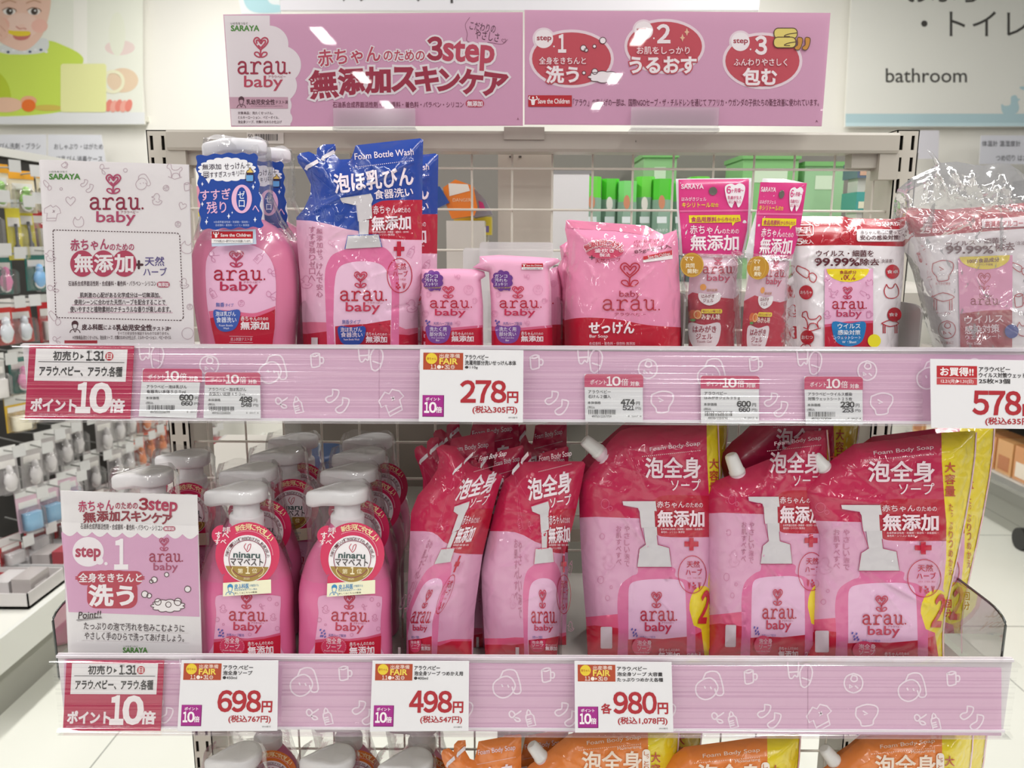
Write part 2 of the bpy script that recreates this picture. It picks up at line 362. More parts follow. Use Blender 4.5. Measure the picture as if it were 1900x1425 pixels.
ICON = {
 'cup': ([[(.1, .15), (.15, .85), (.3, .97), (.6, .9), (.72, .78), (.7, .05)], [(.1, .15), (.4, .22), (.7, .05), (.4, 0), (.1, .15)], [(.72, .3), (.92, .3), (.98, .5), (.9, .68), (.72, .66)]], 1),
 'mitten': ([[(.02, .0), (.08, .55), (.2, .62), (.3, .5), (.42, .55), (.45, 0)], [(.55, .9), (.5, .4), (.68, .08), (.9, .12), (1, .38), (.9, .8), (.7, .98), (.55, .9)], [(.6, .6), (.9, .7)], [(.1, .38), (.4, .36)]], 1),
 'face': ([[(.5, 0), (.85, .15), (.98, .5), (.85, .85), (.5, 1), (.15, .85), (.02, .5), (.15, .15), (.5, 0)], [(.45, .1), (.65, .15), (.68, .35), (.5, .42), (.36, .3), (.45, .1)], [(.3, .6), (.45, .7), (.3, .75), (.3, .6)], [(.6, .65), (.72, .75)]], 1),
 'bottle': ([[(.3, .3), (.25, .45), (.25, .95), (.7, .98), (.72, .42), (.62, .28), (.3, .3)], [(.35, .28), (.4, .12), (.5, 0), (.58, .1), (.6, .26)], [(.3, .55), (.5, .55)], [(.3, .68), (.5, .68)], [(.3, .8), (.5, .8)]], 0),
 'pacifier': ([[(.5, .5), (.3, .7), (.1, .6), (.05, .35), (.2, .2), (.4, .3), (.5, .5)], [(.5, .5), (.75, .35), (.95, .2)], [(.4, .7), (.75, .75), (.9, .95), (.6, .98), (.4, .7)]], 1),
 'sock': ([[(.3, .0), (.55, .05), (.5, .3), (.3, .5), (.12, .55), (.0, .42), (.1, .3), (.28, .25), (.3, 0)], [(.72, .35), (.98, .42), (.92, .7), (.72, .95), (.52, .98), (.42, .84), (.55, .72), (.7, .62), (.72, .35)]], 1),
 'shirt': ([[(.3, .05), (.45, .15), (.6, 0), (.85, .12), (.98, .35), (.8, .45), (.82, .85), (.3, 1), (.22, .55), (.05, .6), (0, .35), (.3, .05)], [(.28, .85), (.82, .7)], [(.5, .3), (.62, .4), (.5, .45), (.6, .3)]], 0),
 'diaper': ([[(.05, .15), (.5, .0), (.95, .1), (.98, .4), (.8, .7), (.75, .9), (.3, .95), (.22, .75), (.02, .5), (.05, .15)], [(.35, .3), (.55, .42), (.4, .45)]], 1),
 'towel': ([[(.3, .1), (.5, .02), (.75, .1), (.95, .7), (.75, .8), (.65, .6)], [(.62, .32), (.75, .55), (.62, .85), (.35, .98), (.08, .85), (.02, .55), (.22, .33), (.45, .25), (.62, .32)], [(.3, .1), (.22, .33)], [(.3, .55), (.33, .6)], [(.5, .55), (.53, .6)]], 1),
 'duck': ([[(.1, .6), (.2, .95), (.7, .98), (.95, .7), (.75, .6), (.65, .5), (.72, .3), (.6, .05), (.35, .05), (.22, .25), (.02, .32), (.25, .42), (.3, .52), (.1, .6)], [(.4, .7), (.6, .8), (.75, .7)]], 1),
 'heart': ([[(.5, .95), (.08, .5), (.05, .2), (.28, .08), (.5, .28), (.72, .08), (.95, .2), (.92, .5), (.5, .95)]], 1),
 'bib': ([[(.2, .1), (.05, .5), (.2, .9), (.6, .98), (.92, .8), (.95, .4), (.75, .05), (.6, .3), (.35, .32), (.2, .1)]], 1),
 'table': ([[(.02, .3), (.5, .12), (.98, .3), (.5, .48), (.02, .3)], [(.12, .4), (.12, .85), (.22, .85), (.22, .42)], [(.78, .42), (.78, .85), (.88, .85), (.88, .4)]], 1),
 'toy': ([[(.05, .1), (.6, .35), (.5, .7), (.0, .35), (.05, .1)], [(.6, .5), (.8, .45), (.98, .65), (.85, .9), (.65, .8), (.6, .5)]], 1),
 'horse': ([[(.05, .1), (.25, .05), (.35, .4), (.7, .42), (.9, .25), (.98, .4), (.8, .6), (.85, .9), (.7, .65), (.4, .68), (.3, .95), (.28, .6), (.15, .35), (.02, .3), (.05, .1)], [(.1, .85), (.5, 1.02), (.95, .88)]], 1),
}
def icon(pr, name, cx, cy, sz, c, t, layer=1, rot=0):
    for st in ICON[name][0]:
        P = smooth(st, 3) if ICON[name][1] and len(st) > 4 else st
        ca, sa = math.cos(R(rot)), math.sin(R(rot))
        pr.line([(cx+((x-.5)*ca-(y-.5)*sa)*sz, cy+((x-.5)*sa+(y-.5)*ca)*sz) for x, y in P], t, c, layer)
def charity(pr, x0, y0, x1, y1, layer=2, sub=True):
    """red charity badge with white lettering"""
    pr.rect(x0, y0, x1, y1, 'b8202c', layer); w_ = x1-x0; h = y1-y0
    k = y0+h*(.62 if sub else 1)
    if sub: pr.rect(x0, k, x1, y1, 'f2eef0', layer+1); pr.text('アラウは売上の一部で子どもたちを応援しています。', x0+w_*.05, k+h*.1, x1-w_*.05, y1-h*.06, '40303a', .005, layer+2)
    hh = k-y0; cx = x0+w_*.11
    pr.ell(cx, y0+hh*.22, hh*.09, hh*.11, 'f6eef0', layer+1, 12)
    pr.poly([(cx-hh*.2, y0+hh*.35), (cx+hh*.2, y0+hh*.35), (cx+hh*.12, y0+hh*.85), (cx-hh*.12, y0+hh*.85)], 'f6eef0', layer+1)
    pr.line(smooth([(cx-hh*.2, y0+hh*.4), (cx-hh*.36, y0+hh*.3), (cx-hh*.3, y0+hh*.1)], 4), hh*.09, 'f6eef0', layer+1)
    pr.line(smooth([(cx+hh*.2, y0+hh*.4), (cx+hh*.36, y0+hh*.3), (cx+hh*.3, y0+hh*.1)], 4), hh*.09, 'f6eef0', layer+1)
    pr.text('Save the Children', x0+w_*.22, y0+hh*.3, x1-w_*.05, y0+hh*.72, 'f6eef0', .02, layer+1)
def doctor(pr, x0, y0, x1, y1, c, layer=2):
    """line drawing of a doctor's bust"""
    w_ = x1-x0; h = y1-y0; cx = (x0+x1)/2
    pr.line(smooth([(cx-w_*.25, y0+h*.4), (cx-w_*.2, y0+h*.62), (cx, y0+h*.72), (cx+w_*.2, y0+h*.62), (cx+w_*.25, y0+h*.4)], 4), w_*.07, c, layer)
    pr.poly(smooth([(cx-w_*.3, y0+h*.42), (cx-w_*.3, y0+h*.15), (cx, y0), (cx+w_*.3, y0+h*.15), (cx+w_*.3, y0+h*.42), (cx+w_*.1, y0+h*.3), (cx-w_*.15, y0+h*.32)], 4, True), c, layer)
    pr.line(smooth([(x0, y1), (x0+w_*.1, y0+h*.82), (cx-w_*.15, y0+h*.75), (cx, y0+h*.95), (cx+w_*.15, y0+h*.75), (x1-w_*.1, y0+h*.82), (x1, y1)], 4), w_*.07, c, layer)
def barcode(pr, x0, y0, x1, y1, c='2a2a2e', layer=2, seed=1):
    rnd = random.Random(seed); x = x0; u = (x1-x0)/70
    while x < x1-u*2:
        k = rnd.choice((1, 1, 2, 3))*u; pr.rect(x, y0, x+k*.8, y1, c, layer); x += k+rnd.choice((1, 1, 2))*u

def flat(Y, lay=.00018):
    return lambda q, l: at_np(q[:, 0], q[:, 1], np.full(len(q), Y-l*lay))
def quadbox(part, quad, Y, th, m, T=ID, edge=None):
    """sheet of thickness th whose front face has the given corners (drawing coordinates) at distance Y"""
    f = [at(*ap(T, x, y), Y) for x, y in quad]; b = [p+Vector((0, th, 0)) for p in f]
    n = len(quad)
    part.add(f, [tuple(range(n-1, -1, -1))], m)
    part.add(f+b, [tuple(range(n, 2*n))]+[(i, (i+1) % n, n+(i+1) % n, n+i) for i in range(n)], edge or m)
def base_of(quad, Y, T=ID):
    f = [at(*ap(T, x, y), Y) for x, y in quad]; z = min(p.z for p in f)
    return Vector((sum(p.x for p in f)/len(f), Y, z))

# ================================================================== the room
def floor_mat():
    m = bpy.data.materials.new('floor_tiles'); m.use_nodes = True; nt = m.node_tree; N = nt.nodes; L = nt.links; b = N['Principled BSDF']
    tc = N.new('ShaderNodeTexCoord'); sp = N.new('ShaderNodeSeparateXYZ'); L.new(tc.outputs['Object'], sp.inputs[0])
    def joint(sock, off, size, wd):
        a = N.new('ShaderNodeMath'); a.operation = 'ADD'; a.inputs[1].default_value = off+90*size; L.new(sock, a.inputs[0])
        d = N.new('ShaderNodeMath'); d.operation = 'DIVIDE'; d.inputs[1].default_value = size; L.new(a.outputs[0], d.inputs[0])
        f = N.new('ShaderNodeMath'); f.operation = 'FRACT'; L.new(d.outputs[0], f.inputs[0])
        c = N.new('ShaderNodeMath'); c.operation = 'LESS_THAN'; c.inputs[1].default_value = wd/size; L.new(f.outputs[0], c.inputs[0]); return c
    jx = joint(sp.outputs[0], 1.108, .9, .004); jy = joint(sp.outputs[1], -2.63, .9, .006)
    mx = N.new('ShaderNodeMath'); mx.operation = 'MAXIMUM'; L.new(jx.outputs[0], mx.inputs[0]); L.new(jy.outputs[0], mx.inputs[1])
    nz = N.new('ShaderNodeTexNoise'); nz.inputs['Scale'].default_value = 3; L.new(tc.outputs['Object'], nz.inputs['Vector'])
    c1 = N.new('ShaderNodeMixRGB'); c1.inputs[1].default_value = lin('e4e5dc'); c1.inputs[2].default_value = lin('dcddd3'); L.new(nz.outputs[0], c1.inputs[0])
    c2 = N.new('ShaderNodeMixRGB'); c2.inputs[2].default_value = lin('8f918a'); L.new(mx.outputs[0], c2.inputs[0]); L.new(c1.outputs[0], c2.inputs[1])
    L.new(c2.outputs[0], b.inputs['Base Color']); b.inputs['Roughness'].default_value = .22; b.inputs['Specular IOR Level'].default_value = .4
    return m
p = Part(); p.box((-4.5, -2.5, -.05), (4.5, 4.65, 0), floor_mat()); struct(p.build('floor'))
p = Part(); p.box((-4.5, 4.62, 0), (4.5, 4.7, 3.1), mat('f0eee6', 'matte'))
p.box((-4.5, 4.56, 2.02), (-2.06, 4.62, 2.05), mat('e9e8dc', 'matte')); struct(p.build('wall_back'))

YB = 4.6
# --- big wall pictures
def wall_board(name, label, cat, quad, T, Y, m, draw, group=None, th=.015):
    p = Part(); quadbox(p, quad, Y, th, m, T); pr = Printer(p, flat(Y, .0006), T); draw(pr)
    o = p.build(name, None, base_of(quad, Y, T)); tag(o, label, cat, group); return o
def d_baby(pr):
    pr.rect(-400, -900, 1050, 915, 'eef0e2', 1)
    pr.rect(540, -900, 640, 800, 'f7f6ec', 2); pr.rect(-400, 825, 1062, 912, 'e8eaea', 3)
    pr.ell(880, 350, 110, 55, 'ecd9d2', 2); pr.ell(900, 590, 115, 90, 'ead2b4', 2); pr.ell(860, 250, 60, 160, 'ecefdc', 2)
    pr.poly(smooth([(-400, 420), (-150, 360), (120, 400), (330, 300), (480, 340), (590, 400), (610, 460), (540, 560), (480, 815), (-400, 815)], 6, True), 'cfe65e', 3)
    pr.poly(smooth([(-400, 500), (-100, 480), (60, 620), (30, 800), (-400, 815)], 5, True), 'bfd23c', 4)
    pr.poly(smooth([(-30, 350), (60, 390), (190, 400), (330, 380), (360, 320), (320, 280), (150, 300)], 5, True), 'dfe3df', 4)
    for i in range(9): pr.ell(20+i*40, 372+10*math.sin(i*1.7), 12, 9, '4d5a78' if i % 2 else 'eef0f0', 5, 12)
    pr.poly(smooth([(-120, -300), (60, -420), (250, -380), (355, -200), (372, 20), (330, 210), (270, 310), (180, 372), (80, 350), (-20, 290), (-110, 180)], 7, True), 'f0c9b4', 5)
    pr.ell(160, 190, 125, 95, 'f4d3c2', 6); pr.ell(290, 190, 60, 50, 'f2bfae', 6); pr.ell(20, 180, 50, 50, 'f0bda9', 6)
    for ex in (68, 250):
        pr.ell(ex, 84, 46, 26, 'f2ece4', 7); pr.ell(ex+2, 84, 25, 25, '4c443c', 8); pr.ell(ex+8, 78, 7, 7, 'f4f4f2', 9, 12)
        pr.line(smooth([(ex-50, 74), (ex-10, 56), (ex+40, 68), (ex+52, 84)], 5), 6, '8c6650', 9); pr.line(smooth([(ex-55, 22), (ex, 4), (ex+48, 18)], 5), 9, 'cfa183', 8)
    pr.line(smooth([(120, 195), (145, 212), (165, 206), (190, 212)], 5), 10, 'd8998a', 8); pr.ell(160, 192, 26, 14, 'f3cdbb', 8)
    pr.poly(smooth([(95, 255), (150, 262), (225, 250), (200, 285), (150, 296), (110, 285)], 5, True), 'cf7c74', 7)
    pr.poly(smooth([(30, 215), (90, 225), (160, 228), (220, 232), (215, 258), (150, 266), (95, 258), (40, 232)], 5, True), 'ecd23e', 8)
    pr.poly(smooth([(-400, 120), (-60, 95), (10, 120), (50, 180), (60, 245), (20, 290), (-60, 300), (-400, 330)], 5, True), 'efc4ae', 9)
    pr.line(smooth([(-60, 160), (0, 190), (40, 230)], 5), 6, 'd9a48e', 10); pr.line(smooth([(-80, 210), (-20, 235), (10, 265)], 5), 6, 'd9a48e', 10)
    pr.ell(40, 770, 130, 55, 'eec5a8', 5); pr.ell(210, 775, 52, 46, 'f07a34', 6); pr.ell(210, 740, 60, 36, 'f0b58c', 5); pr.ell(350, 792, 110, 22, 'd8c25c', 5)
    pr.rrect(445, 468, 780, 824, 20, 'eef0ac', 6); pr.ring(830, 600, 75, 75, 24, 'f2f0cf', 5)
    for i in range(5): pr.ell(800+i*36, 775+6*(i % 2), 26, 46, ('ec8f80', 'f2b0a0')[i % 2], 6, 16, 15)
wall_board('wall_poster', 'large poster of a baby in green eating from a yellow spoon', 'poster', [(-420, -950), (950, -950), (1062, 912), (-420, 912)], C1, 4.56, mat('f3f2ea'), d_baby)
def d_bath(pr):
    pr.text('bathroom', 512, 452, 1047, 545, '4a4844', .006)
    pr.text('・トイレット', 745, 75, 1840, 248, '4a4844', .004)
    pr.text('おふろ', 650, -160, 1130, 16, '4a4844', .004)
    pr.rect(246, 752, 1700, 835, 'b9d6dc', 2); pr.rect(246, 812, 1700, 835, 'cfe9ee', 3)
    duck = smooth([(1275, 690), (1300, 700), (1335, 690), (1340, 640), (1370, 630), (1385, 652), (1402, 655), (1385, 672), (1392, 715), (1370, 750), (1290, 752)], 5, True); pr.poly(duck, 'b9d6dc', 2)
    pr.poly(smooth([(1395, 580), (1425, 572), (1500, 590), (1440, 600)], 5, True), 'b9d6dc', 2)
wall_board('wall_sign', 'large white wall sign reading bathroom with a pale blue band and duck', 'sign', [(305, -420), (1700, -420), (1700, 838), (240, 838)], C4, 4.56, mat('eeeee6'), d_bath)
def d_mat(pr):
    pr.text('マタニティ', 610, -78, 852, 6, '3a3836', .004); pr.text('ベビー', 1010, -110, 1180, -12, '3a3836', .004)
wall_board('wall_sign', 'white hanging sign above the pink headers, only its lower edge in view', 'sign', [(520, -140), (1424, -140), (1408, 19), (520, 19)], ID, 3.0, mat('e6e3e9'), d_mat)
def d_duck(pr):
    pr.poly(smooth([(455, -40), (480, -30), (500, 5), (520, 10), (520, 22), (470, 22), (452, 0)], 4, True), 'b4dbe2', 1)
wall_board('wall_sign', 'white wall sign edge with a pale blue duck tail beside the left header', 'sign', [(415, -140), (519, -140), (519, 26), (448, 26)], ID, 3.05, mat('eaf0f0'), d_duck)
for (q, T, lines, lab) in (
    ([(-90, 988), (338, 988), (340, 1240), (-90, 1240)], C1, [('ほ乳びん洗剤・ブラシ', -78, 1050, 296, 1096), ('ほ乳びん消毒ケース', -60, 1145, 294, 1192)], 'white category card about bottle detergent and brushes, at the edge of the frame'),
    ([(352, 988), (742, 990), (785, 1240), (352, 1240)], C1, [('おしゃぶり・はがため', 398, 1055, 756, 1098), ('ほ乳びん消毒ケース', 415, 1145, 752, 1190)], 'white category card about pacifiers and teethers behind the white sign'),
    ([(1142, 895), (1700, 895), (1700, 1085), (1130, 1085)], C4, [('体温計 温湿度計', 1148, 930, 1402, 968), ('つめ切り はさみ', 1240, 1025, 1480, 1065)], 'pale grey category card about thermometers above the crumpled clear bag')):
    def dl(pr, lines=lines):
        for t, a, b, c, d in lines: pr.text(t, a, b, c, d, '55565c', .006)
    wall_board('category_card', lab, 'sign', q, T, 4.4, mat('dcdde4' if T is C4 else 'e4e5ea'), dl, None, .004)
wall_board('wall_card', 'blank pale lavender card on the wall beside the right upright', 'card', [(740, 862), (865, 862), (858, 1050), (710, 1050)], C4, 4.45, mat('dddbe2'), lambda pr: None, None, .004)

# ------------------------------------------------------------------ left aisle
XL = -1.85
rnd = random.Random(4)
g = thing('aisle_gondola', (XL-.2, 3.3, 0), 'dark pegboard gondola with a pale base deck along the left aisle', 'shelving')
p = Part(); p.box((XL-.08, 1.95, .2), (XL, 4.4, 1.66), mat('4b4a48', 'matte')); p.build('pegboard', g, g.location)
p = Part(); p.box((XL, 1.95, .17), (XL+.42, 4.4, .24), mat('e2e2da', 'plastic')); p.box((XL+.41, 1.95, .17), (XL+.425, 4.4, .27), mat('dfe0da', 'plastic')); p.build('deck', g, g.location)
p = Part(); p.box((XL-.05, 1.97, 0), (XL+.36, 4.38, .17), mat('a3a39a', 'matte')); p.build('kick_plate', g, g.location)
p = Part(); p.box((XL-.1, 1.93, 1.66), (XL+.02, 4.42, 1.69), mat('c9c9c4', 'plastic')); p.build('top_cap', g, g.location)
def hang_pack(kind):
    """a hanging pack: card with hole, blister and product; faces +X"""
    card, prod, cap, w_, h = kind; p = Part()
    p.box((0, -w_/2, -h), (.003, w_/2, 0), mat(card, 'gloss'))
    p.box((.003, -w_/2, -.028), (.005, w_/2, 0), mat(cap, 'gloss')); p.box((.003, -w_*.4, -h*.45), (.0045, w_*.4, -h*.3), mat('e9e6e2', 'gloss'))
    m = mat(prod, 'plastic'); sh = (len(card)*7+int(prod, 16)) % 4 if w_ > .055 else 4
    def lump(cy, cz, ry, rz, rx=.016):
        p.rings([[(.005+rx+rx*math.sin(math.pi*f)*math.cos(a), cy+ry*math.sin(math.pi*f)*math.sin(a), cz-rz*math.cos(math.pi*f)) for a in [6.283*i/10 for i in range(10)]] for f in (.08, .25, .5, .75, .92)], m)
    if sh == 0: lump(0, -h*.72, w_*.3, h*.2); lump(0, -h*.5, w_*.14, h*.12); p.tube([(.02+.0*i, w_*.22*math.sin(i*.5236), -h*.82+w_*.22*math.cos(i*.5236)) for i in range(13)], .004, mat('e8e4e2', 'plastic'), 6)
    elif sh == 1:
        for cy, cz in ((-.18, -.85), (.18, -.85), (0, -.68), (-.16, -.55), (.16, -.55)): lump(w_*cy, h*cz, w_*.2, h*.14)
    elif sh == 2: p.rings([[(.006+.03*x, y*w_*.36, z*h) for x, y in ((0, -1), (.8, -1), (1, -.6), (1, .6), (.8, 1), (0, 1))] for z in (-.95, -.9, -.62, -.56)], m)
    elif sh == 3: lump(0, -h*.74, w_*.36, h*.22); p.box((.005, -w_*.3, -h*.55), (.02, w_*.3, -h*.5), mat('e6e2e0', 'plastic'))
    else: p.bar((.014, 0, -h*.95), (.014, 0, -h*.4), w_*.12, m, [(0, w_*.16), (.3, w_*.2), (.4, w_*.1), (1, w_*.1)], 10)
    rs = [[(.003+(x*.046), y*w_*.46, z) for x, y in ((0, -1), (.8, -1), (1, -.7), (1, .7), (.8, 1), (0, 1))] for z in (-h*.99, -h*.96, -h*.5, -h*.44)]
    rs[0] = [(.003+(a[0]-.003)*.7, a[1]*.9, a[2]) for a in rs[0]]; rs[-1] = [(.003+(a[0]-.003)*.6, a[1]*.9, a[2]) for a in rs[-1]]
    p.rings(rs, WRAP)
    p.tube([(-.16, 0, -.012), (.075, 0, -.012), (.09, 0, -.004)], .0028, mat('9a9a96', 'metal'), 6)
    p.box((.09, -.02, -.026), (.092, .02, .012), mat('c9c9c8', 'gloss'))
    me = p.build('hanging_pack'); return me
KINDS = {'white and blue': ('d8dee2', '6fb4d8', 'cfd6d8', .085, .15), 'orange topped': ('e8dcc0', '79a64e', 'e0a030', .085, .14), 'yellow brush': ('e6d84a', '55555a', 'c8ccd0', .05, .2), 'red boxed': ('c8353a', 'e3dfdc', 'd9d9d6', .075, .17),
         'green and pink': ('3c7a70', 'e58cb6', 'dcdcda', .075, .15), 'green and blue': ('3c7a70', '7db6e6', 'dcdcda', .075, .15), 'red and white': ('c83a36', 'd6dbe2', 'e4e0dc', .08, .15), 'pale grey': ('c9c7c4', 'e6e2e0', 'd8d8d6', .075, .15),
         'yellow toy': ('d9b23a', 'e8e0c8', 'c9c9c4', .08, .12), 'clear ribbed': ('b9b4b4', 'd6d2d2', 'e0e0de', .075, .16), 'orange toy': ('d4573a', 'e08a5a', 'cfc7c0', .08, .17), 'pink and blue': ('d9b7c6', '86b7d8', 'e2e2e0', .08, .15), 'white toy': ('d9d8c8', 'e6e4da', 'cfcfc8', .08, .16), 'red carton': ('b8383c', 'd8d4d4', 'd9d6d4', .08, .1)}
ROWS = [(1.60, ['white and blue', 'orange topped', 'orange topped']), (1.50, ['clear ribbed', 'yellow brush', 'yellow brush', 'red boxed']), (1.34, ['green and pink', 'green and pink', 'green and blue', 'green and blue']), (1.17, ['red and white', 'red and white', 'red boxed', 'red and white']),
        (1.0, ['pale grey', 'green and pink', 'pale grey', 'pale grey']), (.85, ['yellow toy', 'yellow toy', 'clear ribbed', 'orange topped', 'pale grey', 'clear ribbed', 'orange toy', 'white toy']), (.69, ['clear ribbed', 'clear ribbed', 'clear ribbed', 'clear ribbed', 'orange toy', 'orange toy', 'white toy', 'white toy']),
        (.53, ['pink and blue', 'pink and blue', 'clear ribbed', 'clear ribbed', 'orange toy', 'orange toy', 'orange toy', 'white toy', 'white toy']), (.38, ['red carton', 'red and white', 'red carton', 'red and white', 'red carton', 'red and white', 'red carton'])]
ROWN = ['top row', 'second row', 'third row', 'fourth row', 'fifth row', 'sixth row', 'seventh row', 'eighth row', 'lowest row']
protos = {}
for ri, (z, ks) in enumerate(ROWS):
    y = 2.5+(.05 if ri % 2 else 0); n = 0; ymax = 3.35 if ri < 5 else 4.25
    while y < ymax:
        k = ks[min(n, len(ks)-1)] if ri < 5 else ks[min(int((y-2.5)/(1.75)*len(ks)), len(ks)-1)]
        if k not in protos: protos[k] = hang_pack(KINDS[k]); o = protos[k]
        else: o = protos[k].copy(); COL.objects.link(o)
        o.location = (XL+.17+rnd.uniform(-.02, .03), y, z+rnd.uniform(-.01, .01)); o.rotation_euler = (0, rnd.uniform(-.06, .06), rnd.uniform(-.5, -.3))
        tag(o, f'{k} pack on a hook in the {ROWN[ri]} of the left aisle', 'package', f'{k} packs, {ROWN[ri]} of the left aisle')
        y += KINDS[k][3]+rnd.uniform(.03, .05); n += 1
tray0 = None
for i in range(9):
    y = 2.35+i*.22
    p = Part(); c = ('d7d3d2', 'cfcfcf')[i % 2]
    p.box((-.12, -.1, 0), (.12, .1, .008), mat(c, 'plastic'))
    for a in ((-.12, -.1, .12, -.096), (-.12, .096, .12, .1), (-.12, -.1, -.116, .1), (.116, -.1, .12, .1)): p.box((a[0], a[1], 0), (a[2], a[3], .05), mat(c, 'plastic'))
    o = p.build('deck_tray'); o.location = (XL+.24, y, .243); tag(o, 'low white tray on the base deck of the left aisle', 'tray', 'white trays on the left deck')
    for k in range(3):
        p = Part(); p.box((-.03, -.05, 0), (.03, .05, .045+.01*k), mat(('a8424a', 'd6d2d2', 'b9b2b0')[(i+k) % 3], 'gloss')); p.box((-.031, -.03, .012), (.031, .03, .035), mat('e2dedc', 'gloss'))
        o = p.build('small_carton'); o.location = (XL+.17+.07*k, y, .252); tag(o, ('red', 'white', 'grey')[(i+k) % 3]+' small carton in a white tray on the left deck', 'carton', ('red', 'white', 'grey')[(i+k) % 3]+' cartons in the left trays')

# ------------------------------------------------------------------ right aisle
XR = 2.28
g = thing('aisle_shelf', (XR+.25, 3.5, 0), 'white shelf unit on black castors at the right edge', 'shelving')
for z in (.3, .62, .98, 1.34):
    p = Part(); p.box((XR, 2.5, z-.03), (XR+.5, 4.4, z), mat('d9d9d5', 'plastic')); p.box((XR-.008, 2.5, z-.045), (XR, 4.4, z+.02), ACRYL); p.build('shelf_board', g, g.location)
for y in (2.52, 3.36, 4.36):
    p = Part(); p.box((XR+.40, y-.02, .09), (XR+.44, y+.02, 1.6), mat('d0d0cb', 'plastic')); p.build('post', g, g.location)
    p = Part(); p.rings([[(XR+.04+dx, y+.05*math.cos(a), .05+.05*math.sin(a)) for a in [6.283*i/20 for i in range(20)]] for dx in (-.02, .02)], mat('1c1c1e', 'plastic')); p.build('castor', g, g.location)
p = Part(); p.box((XR+.45, 2.5, .3), (XR+.5, 4.4, 1.7), mat('55544f', 'matte')); p.build('back_panel', g, g.location)
def bg_box(x, y, z, w_, d, h, c, c2, name, lab, cat, grp, rz=0):
    p = Part(); p.box((-w_/2, -d/2, 0), (w_/2, d/2, h), mat(c, 'gloss')); p.box((-w_/2-.001, -d*.36, h*.12), (w_/2+.001, d*.36, h*.55), mat(c2, 'gloss')); p.box((-w_*.36, -d/2-.001, h*.12), (w_*.36, d/2+.001, h*.55), mat(c2, 'gloss'))
    p.box((-w_*.4, -d/2-.0015, h*.68), (w_*.4, d/2+.0015, h*.85), mat('e8e0d8', 'gloss'))
    o = p.build(name); o.location = (x, y, z); o.rotation_euler = (0, 0, rz); tag(o, lab, cat, grp); return o
for i in range(14):
    y = 2.62+i*.13
    bg_box(XR+.09, y, .302, .14, .115, .16, ('c98a55', 'cf9a62')[i % 2], ('e2d6c6', 'b06a3a')[i % 2], 'feeding_box', 'orange carton on the lowest shelf of the right aisle', 'carton', 'orange cartons on the right aisle')
    bg_box(XR+.09, y, .622, .14, .11, .19, ('c9c7c6', 'b9b2ae')[i % 2], ('b8806a', '8a86a0')[i % 2], 'printed_carton', 'grey printed carton on the second shelf of the right aisle', 'carton', 'grey cartons on the right aisle')
for i in range(12):
    y = 2.62+i*.15
    bg_box(XR+.09, y, 1.342, .12, .1, .17, ('d6d4d2', '3f9a5a', 'c9566a')[i % 3], ('e6e4e4', 'd8e0d8', 'e8dede')[i % 3], 'shelf_pack', ('white', 'green', 'red')[i % 3]+' pack on the top shelf of the right aisle', 'package', ('white', 'green', 'red')[i % 3]+' packs on the right aisle')

# ------------------------------------------------------------------ seen through the wire back: the other side of the unit
YO = 1.42
zS = at(1100, 520, YO).z
g = thing('opposite_shelving', (0, YO+.3, 0), 'grey shelving seen through the wire grid behind the products', 'shelving')
p = Part(); p.box((-.5, 1.66, .4), (.83, 1.68, at(900, 280, 1.66).z), mat('837f7a', 'matte')); p.build('back_panel', g, g.location)
p = Part(); p.box((-.62, 1.1, zS-.02), (.72, 1.66, zS), mat('b5b0a8', 'metal')); p.build('shelf_board', g, g.location)
p = Part(); p.box((-.62, 1.1, .93), (.12, 1.66, .95), mat('b5b0a8', 'metal')); p.build('shelf_board', g, g.location)
p = Part(); p.box((-.36, 1.3, .95), (.0, 1.31, at(500, 783, 1.3).z+.1), mat('857d74', 'matte')); p.build('rear_panel', g, g.location)
p = Part(); a, b = at(924, 400, 1.03), at(1022, 400, 1.03); p.box((a.x, 1.03, .0), (b.x, 1.09, 1.5), mat('bdb5a9', 'metal'))
for k in (-.006, .006): p.lathe((a.x+b.x)/2+k-.012, 1.0295, [(at(960, 291, 1.03).z-.001, .0018), (at(960, 291, 1.03).z+.001, .0018)], mat('55504a'), 8)
tag(p.build('support_post', None, ((a.x+b.x)/2, 1.06, 0)), 'wide beige support post behind the wire grid', 'post')
a, b = at(1026, 320, 1.3), at(1092, 400, 1.3)
p = Part(); p.box((a.x, 1.3, b.z-.08), (b.x, 1.303, a.z), mat('dcdcdf', 'paper')); p.box((a.x, 1.299, a.z-.002), (b.x+.004, 1.304, a.z+.003), mat('8b8b8d', 'plastic'))
tag(p.build('paper_notice', None, ((a.x+b.x)/2, 1.3, b.z-.08)), 'white paper notice in a holder right of the beige post', 'sign')
